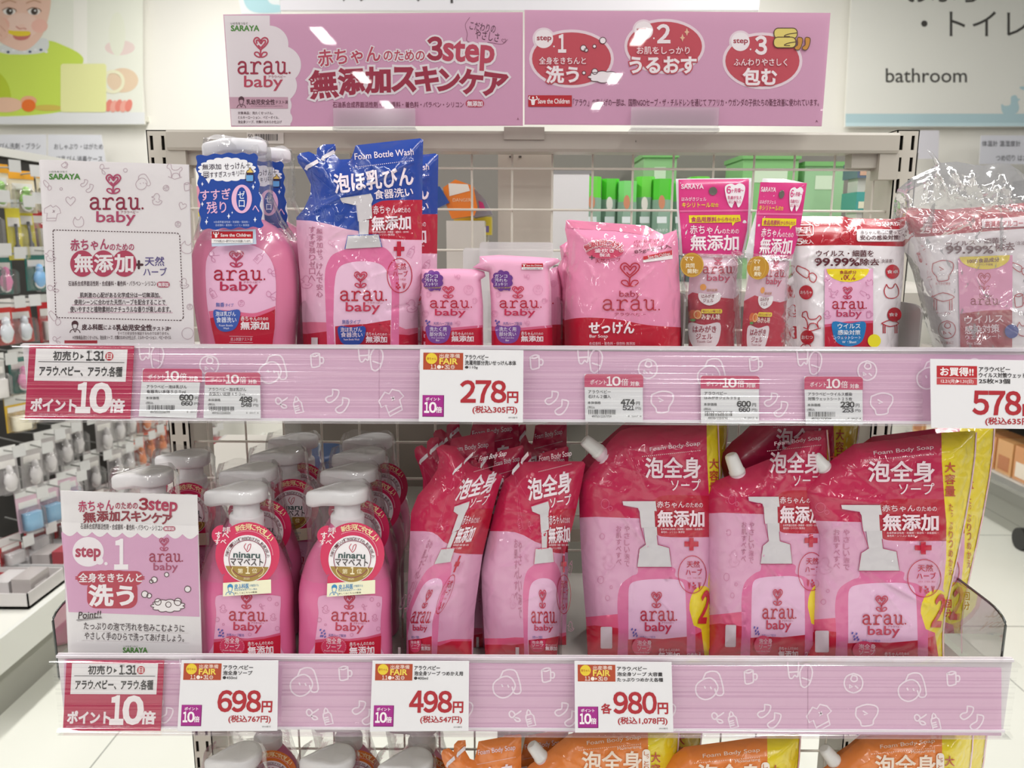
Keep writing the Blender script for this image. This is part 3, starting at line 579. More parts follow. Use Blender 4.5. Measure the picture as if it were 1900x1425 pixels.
def green_pack(px, i):
    Y = 1.38+.02*(i % 2); a, b = at(px-15, 328+4*(i % 3), Y), at(px+15, 470, Y); p = Part(); xm = (a.x+b.x)/2; hw = (b.x-a.x)/2
    def slab(z0, z1, c, k=1): p.rings([[(xm-hw*k, Y, z), (xm-hw*.5*k, Y-.01, z), (xm+hw*.5*k, Y-.01, z), (xm+hw*k, Y, z), (xm+hw*k, Y+.03, z), (xm-hw*k, Y+.03, z)] for z in (z0, z1)], mat(c, 'gloss'), False)
    zt, z0 = a.z, zS
    slab(z0, z0+.055, '37706b'); slab(z0+.055, z0+.075, '3c8fa0'); slab(z0+.075, zt-.035, '8fae9c'); slab(zt-.035, zt, ('6ed34a', '58c93e', '7fd87a')[i % 3], .96)
    q = Part(); p.poly = None
    pr = Printer(p, flat(Y-.0102, .0003)); pr.ell(px, 375+3*(i % 2), 6, 13, ('c98a6a', 'e9e6e0')[i % 2], 1, 16); pr.rect(px-9, 402, px+9, 414, 'dfe9ea', 1); pr.text('はみがき', px-11, 424, px+11, 430, 'e6f0ee', .01, 1)
    o = p.build('brush_pack', None, (xm, Y, z0)); tag(o, 'green topped slim pack standing in a row behind the wire grid', 'package', 'green packs behind the wire grid')
for i, px in enumerate((1098, 1131, 1163, 1196, 1228, 1262, 1296, 1330)): green_pack(px, i)
for i, (px, w_, y0, y1) in enumerate(((1225, 60, 284, 322), (1430, 100, 287, 335), (1530, 70, 300, 345))):
    a, b = at(px-w_/2, y0, 1.5), at(px+w_/2, y1, 1.5); p = Part(); p.box((a.x, 1.5, zS), (b.x, 1.62, a.z), mat(('8fbf86', '86c07c', '9cc79a')[i], 'plastic')); p.box((a.x-.003, 1.495, a.z-.008), (b.x+.003, 1.625, a.z), mat('79b56e', 'plastic')); p.box((a.x+.02, 1.499, a.z-.05), (b.x-.02, 1.4995, a.z-.025), mat('cfe3c8'))
    o = p.build('storage_box', None, ((a.x+b.x)/2, 1.56, zS)); tag(o, ('small pale green lidded box right of the slim packs', 'large pale green lidded box above the tooth gel packs', 'pale green lidded box left of the right upright')[i], 'box')
for (name, x0, y0, x1, y1, Y, c, c2, lab, cat) in (
    ('yellow_carton', 842, 402, 912, 436, 1.25, 'd8c23c', '7a6aa0', 'yellow and violet carton left of the beige post', 'carton'),
    ('dark_pack', 1593, 300, 1652, 330, 1.35, '5f6f84', 'c9a48c', 'slate blue pack with a face print near the right upright', 'package'),
    ('teal_carton', 1590, 356, 1612, 392, 1.33, '4a9a94', 'd9d9c0', 'teal carton on the opposite shelf near the right upright', 'carton'),
    ('cream_carton', 1614, 352, 1636, 392, 1.34, 'e0dca0', '6fb0aa', 'cream carton between the teal one and the white bottle', 'carton'),
    ('pink_pack', 352, 345, 378, 440, 1.2, 'e39ab0', 'e6d34a', 'pink and yellow pack seen left of the front blue tagged bottle', 'package'),
    ('pale_blue_pack', 356, 402, 380, 430, 1.12, 'cfdbe4', '7fb0d0', 'pale blue pack below the pink one, seen through the grid', 'package')):
    a, b = at(x0, y0, Y), at(x1, y1, Y); p = Part(); p.box((a.x, Y, b.z), (b.x, Y+.06, a.z), mat(c, 'gloss')); zz = a.z-b.z; p.box((a.x+.004, Y-.0008, b.z+zz*.15), (b.x-.004, Y, b.z+zz*.5), mat(c2, 'gloss'))
    if b.z > zS+.001: p.box((a.x+.006, Y+.01, zS), (b.x-.006, Y+.05, b.z), mat('cfccc6', 'gloss'))
    tag(p.build(name, None, ((a.x+b.x)/2, Y, min(b.z, zS))), lab, cat)
# orange shoe-like pack with a swing tag
t = thing('toy_pack', at(850, 440, 1.18), 'orange and blue toy pack leaning behind the blue refill pouches', 'toy')
p = Part(); quadbox(p, [(822, 348), (845, 333), (878, 345), (886, 385), (880, 400), (838, 406), (828, 380)], 1.18, .05, mat('e8802a', 'gloss')); pr = Printer(p, flat(1.18, .0005)); pr.poly([(832, 340), (868, 342), (872, 354), (834, 364)], 'e6e0d8', 1); pr.text('DANGER', 840, 368, 874, 374, 'f2d2b0', .01, 1); p.build('orange_card', t, t.location)
p = Part(); quadbox(p, [(800, 345), (816, 346), (834, 376), (812, 386), (800, 380)], 1.175, .03, mat('27509a', 'gloss')); p.build('blue_sleeve', t, t.location)
p = Part(); quadbox(p, [(880, 350), (900, 370), (914, 398), (880, 404), (872, 400)], 1.19, .05, mat('8a8790', 'plastic')); pr = Printer(p, flat(1.19, .0005)); pr.poly([(888, 372), (896, 376), (902, 392), (890, 388)], 'c43a7a', 1); p.build('grey_body', t, t.location)
p = Part(); a, b = at(830, 410, 1.2), at(900, 440, 1.2); p.box((a.x, 1.18, zS), (b.x, 1.24, a.z), mat('d6d2cc', 'plastic')); p.build('tray', t, t.location)
p = Part(); c = at(1648, 372, 1.34); p.lathe(c.x, 1.36, [(zS, .012), (c.z-.012, .014), (c.z+.0, .012), (c.z+.006, .006), (c.z+.022, .006)], mat('e3dade', 'plastic'), 16); p.lathe(c.x, 1.36, [(c.z+.022, .011), (c.z+.034, .012), (c.z+.036, .004)], mat('d9739a', 'plastic'), 16)
tag(p.build('lotion_bottle', None, (c.x, 1.36, zS)), 'white bottle with a pink cap on the opposite shelf', 'bottle')
c = at(592, 850, 1.16); p = Part(); r = .042
z0 = .95; p.lathe(c.x, 1.16, [(z0, r*.9), (z0+.002, r), (z0+.06, r)], mat('4d5a72', 'plastic')); p.lathe(c.x, 1.16, [(z0+.06, r*1.01), (z0+.085, r*1.01)], mat('d8d6d2', 'plastic')); p.lathe(c.x, 1.16, [(z0+.085, r*1.06), (z0+.1, r*1.06), (z0+.104, r*.95)], mat('4a6390', 'plastic'))
tag(p.build('round_canister', None, (c.x, 1.16, z0)), 'round canister with a blue lid behind the lower wire grid', 'canister')

# ================================================================== the display unit
ZS1, ZS2, ZS3 = 1.245, .942, .625
YU = .968
STEEL = mat('c2bcb1', 'metal'); STEELD = mat('b4aea3', 'metal')
g = thing('display_unit', (0, YU, 0), 'beige steel display unit with slotted uprights, a top beam and a wire back', 'shelving')
def upright(px0, px1, side):
    p = Part(); x0, x1 = at(px0, 262, YU).x, at(px1, 262, YU).x; zt = at(px0, 241, YU).z; w_ = x1-x0; y0 = YU
    p.box((x0+.001, y0+.006, 0), (x1-.001, y0+.07, zt-.001), mat('34312d', 'matte'))
    p.box((x0, y0, 0), (x0+.0012, y0+.075, zt), STEEL); p.box((x1-.0012, y0, 0), (x1, y0+.075, zt), STEEL); p.box((x0, y0, zt-.0012), (x1, y0+.075, zt), STEEL)
    s = [0, .14, .29, .66, .81, 1]
    for a, b in ((0, .14), (.29, .66), (.81, 1)): p.box((x0+a*w_, y0, 0), (x0+b*w_, y0+.0016, zt), STEEL)
    z = zt-.006
    for a, b in ((.14, .29), (.66, .81)):
        z = zt; first = .0065
        while z > .1:
            p.box((x0+a*w_, y0, z-first), (x0+b*w_, y0+.0016, z), STEEL); z -= first+.0165; first = .0085
        p.box((x0+a*w_, y0, 0), (x0+b*w_, y0+.0016, max(z, .001)), STEEL)
    p.build('upright', g, g.location); return x0, x1, zt
ux0, ux1, uzt = upright(272, 313, 1); vx0, vx1, _ = upright(1664, 1705, -1)
p = Part(); z1, z0 = at(950, 243, .955).z, at(950, 281, .955).z; xa, xb = ux1+.003, vx0-.003
prof = [(.956, z0), (.954, z0+.003), (.954, z1-.003), (.956, z1), (.99, z1), (.99, z0)]
p.rings([[(x, y, z) for y, z in prof] for x in (xa, xb)], STEELD, False); RZ = z1
for k in (at(500, 262, .953), at(1180, 262, .953)): p.lathe(k.x, .9545, [(k.z-.001, .001), (k.z+.001, .001)], mat('8a857c'), 6)
p.build('top_beam', g, g.location)
for x, sg in ((xa, 1), (xb, -1)):
    p = Part(); p.box((min(x, x+sg*.05), .965, z0-.016), (max(x, x+sg*.05), .985, z0), STEELD); p.box((min(x-sg*.003, x+sg*.02), .958, z0-.03), (max(x-sg*.003, x+sg*.02), .98, z0+.0), STEELD); p.build('beam_bracket', g, g.location)
p = Part(); a, b = at(935, 237, .952), at(1010, 259, .952); p.box((a.x, .9515, b.z), (b.x, .9545, a.z), STEELD); p.box((a.x, .952, a.z-.001), (b.x, .985, a.z+.001), STEELD); p.build('joint_cover', g, g.location)
# wire back
p = Part(); WM = mat('d5d0c4', 'metal'); YW = .984
x = at(876, 390, YW).x; step = at(950, 390, YW).x-x; k = -12
while x+k*step < vx0:
    if x+k*step > ux1: p.tube([(x+k*step, YW, .3), (x+k*step, YW, z0+.005)], .0014, WM, 6)
    k += 1
z = at(950, 313, YW).z; dz = step; z += 0
while z > .3: p.tube([(ux1, YW-.003, z), (vx0, YW-.003, z)], .0016, WM, 6); z -= dz
p.build('wire_grid', g, g.location)
p = Part(); p.box((ux0, .93, 0), (ux1, 1.02, .1), STEEL); p.box((vx0, .93, 0), (vx1, 1.02, .1), STEEL); p.box((ux1, .95, .05), (vx0, 1.0, .1), STEEL); p.build('base_rail', g, g.location)
p = Part(); a, b = at(458, 246, .9535), at(527, 267, .9535); p.box((a.x, .9528, b.z), (b.x, .9538, a.z), mat('d0ccc4')); pr = Printer(p, flat(.9528), crop(260, 230, 4.318)); pr.text('50', 862, 84, 902, 116, '3a3a3c', .01, 1); barcode(pr, 920, 80, 1100, 134, '3a3a3c', 1, 7)
tag(p.build('barcode_sticker', None, ((a.x+b.x)/2, .953, b.z)), 'small barcode sticker reading 50 on the top beam', 'sticker')

# ------------------------------------------------------------------ shelves with their pink front rails
PINK = 'd8aeca'
def shelf(name, z, lab, px0, px1, pyt, pyb, period, first, parts):
    Y = .692; t = thing(name, (0, .83, z-.03), lab, 'shelf')
    xl, xr = (px0, px1); o = t.location
    x0 = at(px0, (pyt+pyb)/2, Y).x; x1 = at(px1, (pyt+pyb)/2, Y).x
    p = Part(); p.box((x0+.012, .70, z-.028), (x1-.012, .962, z), mat('d2cfc9', 'metal')); p.box((x0+.01, .70, z-.03), (x1-.01, .715, z+.001), mat('d2cfc9', 'metal')); p.build('shelf_board', t, o)
    for xx in (x0+.014, x1-.02):
        p = Part(); p.add([(xx, .72, z-.03), (xx, .968, z-.03), (xx, .968, z-.09), (xx, .72, z-.04)], [(0, 1, 2, 3)], STEELD); p.box((xx-.001, .72, z-.04), (xx+.001, .968, z-.028), STEELD); p.build('bracket', t, o)
    if not parts: return t
    # printed backing strip
    p = Part(); quad = [(px0+6, pyt+7), (px1-14, pyt+7+.0085*(px1-px0)), (px1-14, pyb-5+.0085*(px1-px0)), (px0+6, pyb-5)]
    quadbox(p, quad, Y, .0012, mat(PINK)); pr = Printer(p, flat(Y, .0002)); h = pyb-pyt; IC = 'f0dfec'; th = 2.9
    def yy(x, f): return pyt+h*f+.0085*(x-px0)
    for k in range(-1, 7):
        b = first+k*period
        for nm, dx, fy, sz in (('towel', .02, .32, 56), ('cup', .215, .2, 27), ('mitten', .46, .17, 47), ('face', .725, .27, 36), ('pacifier', .055, .74, 24), ('bottle', .13, .78, 32), ('sock', .31, .73, 44), ('shirt', .56, .74, 48), ('diaper', .79, .71, 42)):
            x = b+dx*period
            if px0+25 < x < px1-40: icon(pr, nm, x, yy(x, fy), sz, IC, th, 1, rot={'bottle': -15, 'towel': 5, 'shirt': -12}.get(nm, 0))
        x = b+.5*period
        if px0+30 < x < px1-30: pr.line([(x, yy(x, .06)), (x, yy(x, .95))], .8, 'b98aa8', 1, cap=False)
    p.build('printed_strip', t, o)
    # clear rail: convex lips above and below, ribs between
    p = Part(); zt = at(950, pyt+.0085*(950-px0), .685).z; zb = at(950, pyb+.0085*(950-px0), .685).z; H = zt-zb; prof = []
    for f, y in smooth([(0, .690), (.0, .6805), (.025, .6782), (.05, .6800), (.075, .6838)], 3): prof.append((y, zt-H*f))
    for k in range(1, 260):   # fine moulded ribs of uneven height
        f = .075+.85*k/260; q = 2*math.pi*f; prof.append((.6838+.00028*math.sin(q*5.3+1)+.00016*math.sin(q*11.7+2.1*math.sin(q*2.2))+.00008*math.sin(q*23.1)+.00004*math.sin(q*41), zt-H*f))
    for f, y in smooth([(.93, .683), (.95, .6785), (.985, .6785), (1, .681), (1, .69)], 3): prof.append((y, zt-H*f))
    n = len(prof); V = [(x, y, z_) for x in (x0, x1) for y, z_ in prof]
    p.add(V, [(i, i+1, n+i+1, n+i) for i in range(n-1)], RAILC, True); p.build('clear_rail', t, o)
    p = Part(); p.box((x0, .6905, zb), (x1, .6925, zb+.0025), mat('e6dfe6', 'plastic')); p.box((x0, .6905, zt-.003), (x1, .6925, zt-.0005), mat('e6dfe6', 'plastic')); p.box((x0, .6933, zb), (x1, .6955, zt), mat('d8d2d6', 'plastic')); p.build('rail_back', t, o)
    return t
shelf('upper_shelf', ZS1, 'upper shelf with a pink printed front rail', 47, 1915, 636, 778, 407, 500, True)
shelf('lower_shelf', ZS2, 'lower shelf with a pink printed front rail', 113, 1872, 1218, 1355, 376, 559, True)
shelf('bottom_shelf', ZS3, 'bottom shelf under the orange refills', 190, 1800, 1690, 1790, 376, 559, False)

# clear end guards on the lower shelf
def guard(name, lab, x, ys, zb, zt):
    t = thing(name, (x, .82, zb), lab, 'guard')
    prof = rr(0, 0, 1, 1, .12); P = [(ys[0]+(ys[1]-ys[0])*a, zb+(zt-zb)*b) for a, b in prof]
    p = Part(); n = len(P); v = [(xx, y, z) for xx in (x-.001, x+.001) for y, z in P]; p.add(v, [tuple(range(n)), tuple(range(2*n-1, n-1, -1))], GUARD); p.build('clear_panel', t, t.location)
    p = Part(); p.tube([(x, y, z) for y, z in P]+[(x, *P[0])], .0013, EDGE, 6); p.build('cut_edge', t, t.location)
zz = at(1866, 1150, .70).z
guard('end_guard', 'clear acrylic guard with dark edges at the right end of the lower shelf', at(1868, 1190, .70).x-.003, (.70, .95), ZS2-.01, zz+.004)
guard('end_guard', 'clear acrylic guard with dark edges at the left end, beside the step 1 card', at(107, 1200, .715).x, (.712, .95), ZS2-.01, at(112, 1136, .712).z)
# small dividers between rows of products
def divider(px, py_top, yf, lab, m, zb, dep=.2):
    x = at(px, py_top, yf).x; zt = at(px, py_top, yf).z; p = Part(); prof = rr(0, 0, 1, 1, .1); P = [(yf+dep*a, zb+(zt-zb)*b) for a, b in prof]; n = len(P)
    v = [(xx, y, z) for xx in (x-.001, x+.001) for y, z in P]; p.add(v, [tuple(range(n)), tuple(range(2*n-1, n-1, -1))]+[(i, (i+1) % n, n+(i+1) % n, n+i) for i in range(n)], m)
    tag(p.build('shelf_divider', None, (x, yf+dep/2, zb)), lab, 'divider')
GREYP = mat('8b8583', 'plastic')
divider(1712, 566, .722, 'grey plastic divider between the two wet sheet packs', GREYP, ZS1+.001)
divider(1272, 545, .74, 'grey plastic divider right of the pink soap bag', GREYP, ZS1+.001, .15)
divider(1043, 560, .722, 'clear divider between the soap cartons and the soap bag', GUARD, ZS1+.001)
divider(777, 560, .722, 'clear divider between the blue pouch and the soap cartons', GUARD, ZS1+.001)
divider(557, 560, .722, 'clear divider between the blue tagged bottles and the blue pouches', GUARD, ZS1+.001)
divider(1044, 1020, .722, 'clear divider between the small and the large red pouches', GUARD, ZS2+.001)
divider(741, 1050, .722, 'clear divider between the pump bottles and the small red pouches', GUARD, ZS2+.001)
for q, Y, lab in (([(890, 449), (1027, 449), (1030, 520), (888, 520)], .905, 'larger frosted plastic pusher plate behind the second soap carton'), ([(859, 460), (905, 460), (905, 520), (859, 520)], .92, 'smaller frosted plastic pusher plate between the two soap cartons')):
    a, b = at(*q[0], Y), at(*q[1], Y); p = Part(); P = rr(a.x, ZS1+.001, b.x, a.z, .004); v = [(x, y, z) for y in (Y, Y+.003) for x, z in P]; n = len(P)
    p.add(v, [tuple(range(n)), tuple(range(2*n-1, n-1, -1))]+[(i, (i+1) % n, n+(i+1) % n, n+i) for i in range(n)], FROST)
    tag(p.build('pusher_plate', None, ((a.x+b.x)/2, Y, ZS1+.001)), lab, 'divider')

# ================================================================== header signs
CLIPM = film('clip_plastic', .08, .5, .12, haze=.10, hazecol=(.9, .88, .9))
def clip(p, x0, y0, x1, y1, Y):
    """clear sign clip: two upright lips on a foot"""
    a, b = at(x0, y0, Y), at(x1, y1, Y)
    p.box((a.x, Y-.006, b.z), (b.x, Y-.0045, a.z), CLIPM); p.box((a.x, Y+.006, b.z), (b.x, Y+.0075, a.z+.006), ACRYL); p.box((a.x, Y-.012, b.z-.002), (b.x, Y+.012, b.z+.0015), CLIPM)
YH = .93
def header(name, lab, quad, draw, clips, T):
    t = thing(name, base_of(quad, YH, T), lab, 'sign')
    p = Part(); quadbox(p, quad, YH, .001, mat('d7a3be'), T, mat('e6dde2')); pr = Printer(p, flat(YH, .00016), T); draw(pr); p.build('printed_panel', t, t.location)
    p = Part(); quadbox(p, quad, YH-.0035, .002, ACRYL, T); p.build('clear_cover', t, t.location)
    for c in clips: p = Part(); clip(p, *c, YH); p.build('clip_foot', t, t.location)
PK = 'd09cba'; WHT = 'e4dbe0'; DR = '9c2a44'; MR = 'b8455c'
def d_h1(pr):
    q = [(48, 90), (1866, 76), (1866, 762), (96, 768)]
    pr.poly([(52, 94), (1862, 80), (1862, 760), (98, 764)], PK, 1)
    pr.poly([(52, 94), (330, 94), (330, 764), (98, 764)], WHT, 2); pr.ell(325, 270, 118, 115, WHT, 2); pr.ell(390, 395, 130, 120, WHT, 2); pr.ell(370, 520, 125, 110, WHT, 2); pr.rect(320, 560, 455, 764, WHT, 2); pr.ell(410, 640, 52, 60, WHT, 2); pr.ell(425, 720, 42, 44, WHT, 2)
    pr.text('いのちをつなぐ', 92, 135, 195, 150, '4a5a44', .006, 3); pr.text('SARAYA', 94, 155, 264, 188, '4f8a3a', .035, 3)
    logo(pr, 132, 375, 456, 448, DR, MR, MR, 3)
    pr.rect(86, 590, 440, 660, 'c79fb0', 3); doctor(pr, 130, 585, 183, 655, '53303c', 4); pr.text('乳幼児安全性', 187, 604, 360, 636, '53303c', .03, 4); pr.text('テスト済', 364, 610, 440, 632, '53303c', .02, 4); pr.text('すべての安全性を保証するものではありません', 215, 640, 410, 650, '7a5462', .0, 4)
    for k, s_ in enumerate(('対象商品：洗たくせっけん、', 'ミルキーローション、ベビーオイル、', '泡全身ソープ、衣類のなめらか仕上げ')): pr.text(s_, 136, 678+k*27, (350, 385, 402)[k], 696+k*27, '5a3a46', .012, 3)
    O = (WHT, .075)
    pr.text('赤ちゃん', 622, 290, 1000, 388, MR, .02, 4, rot=-5, ol=(WHT, .06)); pr.text('のための', 1022, 305, 1270, 368, MR, .02, 4, ol=(WHT, .1)); pr.text('3', 1288, 228, 1378, 362, DR, .04, 4, ol=(WHT, .06)); pr.text('step', 1385, 255, 1690, 420, MR, .03, 4, rot=3, ol=(WHT, .07))
    xs = [(578, 430, 735, 592, -5), (752, 418, 900, 570, -3), (915, 412, 1058, 560, -1), (1078, 415, 1212, 550, 0), (1218, 410, 1350, 548, 2), (1358, 428, 1478, 552, 4), (1488, 428, 1618, 568, 6), (1632, 450, 1765, 582, 8)]
    for ch, (a, b, c, d, r_) in zip('無添加スキンケア', xs): pr.text(ch, a, b, c, d, DR, .045, 4, rot=r_, ol=(WHT, .075))
    pr.text('石油系合成界面活性剤・合成香料・着色料・パラベン・シリコン', 712, 618, 1508, 654, '7c4058', .012, 3); pr.rrect(1520, 606, 1632, 652, 22, MR, 3); pr.text('無添加', 1530, 614, 1622, 646, 'f0e4ea', .03, 4)
    pr.line(smooth([(1545, 105), (1518, 150), (1530, 205), (1530, 250), (1600, 268), (1625, 275), (1660, 258), (1740, 268), (1775, 240)], 5), 2.5, '8a5a72', 3); icon(pr, 'heart', 1752, 248, 26, '8a5a72', 2.5, 3)
    pr.text('こだわりの', 1545, 140, 1702, 190, '5a3648', .0, 3, rot=9); pr.text('やさしさ', 1578, 190, 1724, 245, '5a3648', .0, 3, rot=9)
    pr.text('A', 1832, 716, 1844, 730, '8a4a62', .01, 3)
header('header_sign', 'pink header sign of a three step skin care line, standing left on the top beam', [(46, 88), (1868, 74), (1868, 764), (94, 770)], d_h1, [(620, 202, 772, 241)], C2)
def d_h2(pr):
    pr.poly([(50, 62), (1836, 78), (1784, 738), (44, 728)], PK, 1)
    RED = 'c04a58'
    for (cx, cy, rx, ry, sx, sy, num, nx, l1, b1, l2, b2) in (
        (318, 345, 232, 155, 155, 228, '1', (240, 205, 286, 305), '全身をきちんと', (128, 335, 402, 378), '洗う', (172, 390, 358, 485)),
        (865, 272, 220, 145, 742, 180, '2', (822, 146, 898, 250), 'お肌をしっかり', (702, 275, 1012, 318), 'うるおす', (662, 335, 1050, 428)),
        (1440, 358, 218, 150, 1310, 245, '3', (1398, 214, 1466, 318), 'ふんわりやさしく', (1272, 345, 1585, 386), '包む', (1328, 402, 1522, 498))):
        pr.ell(cx, cy, rx+17, ry+17, 'e6d2dc', 2); pr.ell(sx, sy, 66, 66, 'e6d2dc', 2); pr.ell(cx, cy, rx, ry, RED, 3); pr.ell(sx, sy, 55, 55, 'efe6ea', 4)
        pr.text('step', sx-40, sy-16, sx+44, sy+18, 'a83a4c', .02, 5); pr.ell(sx+60, sy+45, 5, 5, 'efe6ea', 5, 10); pr.text(num, *nx, 'f0e6ea', .035, 5)
        pr.text(l1, *b1, 'f0e6ea', .012, 7, ol=(RED, .08)); pr.text(l2, *b2, 'f2e8ec', .035, 7, ol=(RED, .06))
    for (bx, by, r_) in ((502, 238, 19), (388, 282, 17), (404, 294, 11), (453, 272, 10), (391, 428, 10), (455, 420, 17)): pr.ell(bx, by, r_, r_, 'f0e8ec', 5, 18); pr.ring(bx, by, r_, r_, 4, '57303a', 6, 18)
    pr.poly(cloud(512, 452, 84, 30, 9, .18), 'f0e8ec', 5); pr.outline(cloud(512, 452, 84, 30, 9, .18), 4, '57303a', 6)
    for (x, y) in ((970, 222), (996, 188)): pr.poly([(x, y-24), (x+6, y-6), (x+16, y), (x+6, y+6), (x, y+24), (x-6, y+6), (x-16, y), (x-6, y-6)], 'e2b89a', 6)
    for k, y in enumerate((165, 218)): 
        tw = rr(1508-k*2, y, 1645-k*8, y+62, 26); pr.poly(tw, 'e0cd72', 6+k*2); pr.outline(tw, 5, '57402c', 7+k*2); pr.line(smooth([(1645-k*8, y+28), (1590, y+36), (1568, y+48), (1600, y+50)], 4), 5, '57402c', 7+k*2)
    for x in (1655, 1700):
        sk = smooth([(x-8, 222), (x+20, 225), (x+16, 265), (x, 292), (x-22, 290), (x-24, 275), (x-8, 262)], 4, True); pr.poly(sk, 'c58a3c', 9); pr.outline(sk, 4, '57402c', 10)
    pr.rect(64, 560, 320, 627, 'b8303a', 3); charity(pr, 64, 560, 320, 627, 4, False)
    pr.text('「アラウ.」の売上げの一部は、国際NGOセーブ・ザ・チルドレンを通じて アフリカ・ウガンダの子供たちの衛生改善に使われています。', 328, 580, 1772, 624, '6a3048', .006, 3); pr.text('A', 1752, 706, 1766, 718, '6a3048', .01, 3)
header('header_sign', 'pink header sign with three red step ovals, standing right on the top beam', [(42, 58), (1840, 76), (1788, 742), (42, 732)], d_h2, [(1170, 200, 1330, 243)], C3)

# ================================================================== standing cards
def standing_card(name, lab, quad, T, Y, face, draw):
    t = thing(name, base_of(quad, Y, T), lab, 'sign'); o = t.location
    p = Part(); quadbox(p, quad, Y, .0012, mat(face), T); pr = Printer(p, flat(Y, .00016), T); draw(pr); p.build('printed_card', t, o)
    p = Part(); quadbox(p, quad, Y-.0032, .0018, ACRYL, T); quadbox(p, quad, Y+.0016, .0015, ACRYL, T); p.build('acrylic_holder', t, o)
    p = Part(); a = at(*ap(T, *quad[3]), Y); b = at(*ap(T, *quad[2]), Y); zs = ZS1 if a.z > 1.1 else ZS2; p.box((a.x+.01, Y-.003, zs+.001), (b.x-.01, Y+.003, a.z), ACRYL); p.box((a.x+.01, Y-.003, zs+.001), (b.x-.01, Y+.05, zs+.003), ACRYL); p.build('foot', t, o)
def d_s1(pr):
    G = 'c3aeb8'
    for nm, x, y, s_, r_ in (('towel', 995, 215, 110, -10), ('shirt', 362, 435, 120, 15), ('heart', 490, 350, 70, 0), ('duck', 1092, 335, 80, 0), ('bib', 545, 492, 80, 0), ('sock', 605, 245, 90, 0), ('pacifier', 722, 122, 70, 30), ('face', 1155, 258, 40, 40), ('horse', 1215, 140, 110, 0), ('toy', 330, 240, 70, 20), ('duck', 352, 730, 80, 0), ('pacifier', 368, 950, 80, -20), ('toy', 382, 1165, 100, 20), ('bib', 1300, 670, 90, 20), ('duck', 1282, 920, 70, 0), ('face', 1320, 1085, 40, 0), ('cup', 450, 100, 45, 60), ('heart', 1268, 385, 55, 20), ('cup', 1305, 250, 60, 0), ('face', 1238, 510, 40, 0), ('pacifier', 395, 1310, 60, 0)): icon(pr, nm, x, y, s_, G, 4.5, 1, r_)
    for x, y, r_ in ((872, 135, 13), (425, 265, 9), (1305, 1270, 40)): pr.ring(x, y, r_, r_, 4, G, 1, 20)
    pr.text('いのちをつなぐ', 340, 138, 468, 151, '4a5a44', .006); pr.text('SARAYA', 343, 160, 556, 197, '4f8a3a', .035)
    logo(pr, 622, 326, 998, 406, '8c2440', 'b0486a', 'b0486a')
    pr.dots([(372, 550), (1235, 572), (1250, 590), (1276, 1160), (1258, 1180), (400, 1160), (388, 1145), (368, 562)], '4a2830', 6, 11, 9, 2)
    pr.text('赤ちゃん', 490, 612, 756, 690, 'b0486a', .025, 2, rot=-2); pr.text('のための', 764, 645, 932, 692, 'b0486a', .02)
    for x in (572, 718, 865): pr.ell(x, 784, 84, 92, 'b0405c', 2)
    for ch, a in zip('無添加', (520, 658, 798)): pr.text(ch, a, 722, a+126, 842, 'ece4e8', .03, 3)
    pr.line([(942, 792), (990, 792)], 17, '4a2830'); pr.line([(966, 768), (966, 816)], 17, '4a2830')
    pr.text('天然', 1008, 736, 1142, 800, '5a4c8a', .012); pr.text('ハーブ', 998, 812, 1160, 868, '5a4c8a', .012)
    pr.text('石油系合成界面活性剤・合成香料・着色料・パラベン・シリコン', 475, 905, 1088, 940, '4a2e38', .012); pr.rrect(1092, 910, 1180, 950, 19, 'b0405c', 2); pr.text('無添加', 1100, 916, 1172, 944, 'f0e4ea', .03, 3)
    for s_, a, b, c, d in (('肌刺激の心配がある化学成分は一切無添加。', 556, 985, 1114, 1022), ('使用シーンに合わせた天然ハーブを配合することで', 516, 1033, 1150, 1072), ('使いやすさと植物素材のナチュラルな香りが楽しめます。', 488, 1082, 1188, 1124)):
        pr.line([(a-12, d), (c+10, d+1)], 9, 'd6bcc8', 1); pr.text(s_, a, b, c, d, '3e2830', .014)
    doctor(pr, 486, 1180, 556, 1264, '4a2830')
    pr.text('皮ふ科医', 570, 1206, 716, 1246, '4a2830', .03); pr.text('による', 722, 1212, 804, 1244, '4a2830', .012); pr.text('乳幼児安全性', 808, 1208, 1056, 1250, '4a2830', .03); pr.text('テスト済*', 1062, 1222, 1190, 1252, '4a2830', .018)
    pr.text('すべての安全性を保証するものではありません', 818, 1258, 1176, 1280, '4a2830', .0); pr.text('＊対象商品:洗たくせっけん、泡全身ソープ、衣類のなめらか仕上げ、ミルキーローション、ベビーオイル', 504, 1284, 1190, 1312, '4a2830', .008)
    pr.rect(448, 1318, 677, 1390, 'a8303c', 1)
standing_card('standing_sign', 'white standing sign with pale grey drawings and dotted frame, on the upper shelf', [(270, 60), (1312, 95), (1352, 1385), (345, 1375)], C5, .708, 'e6e0e3', d_s1)
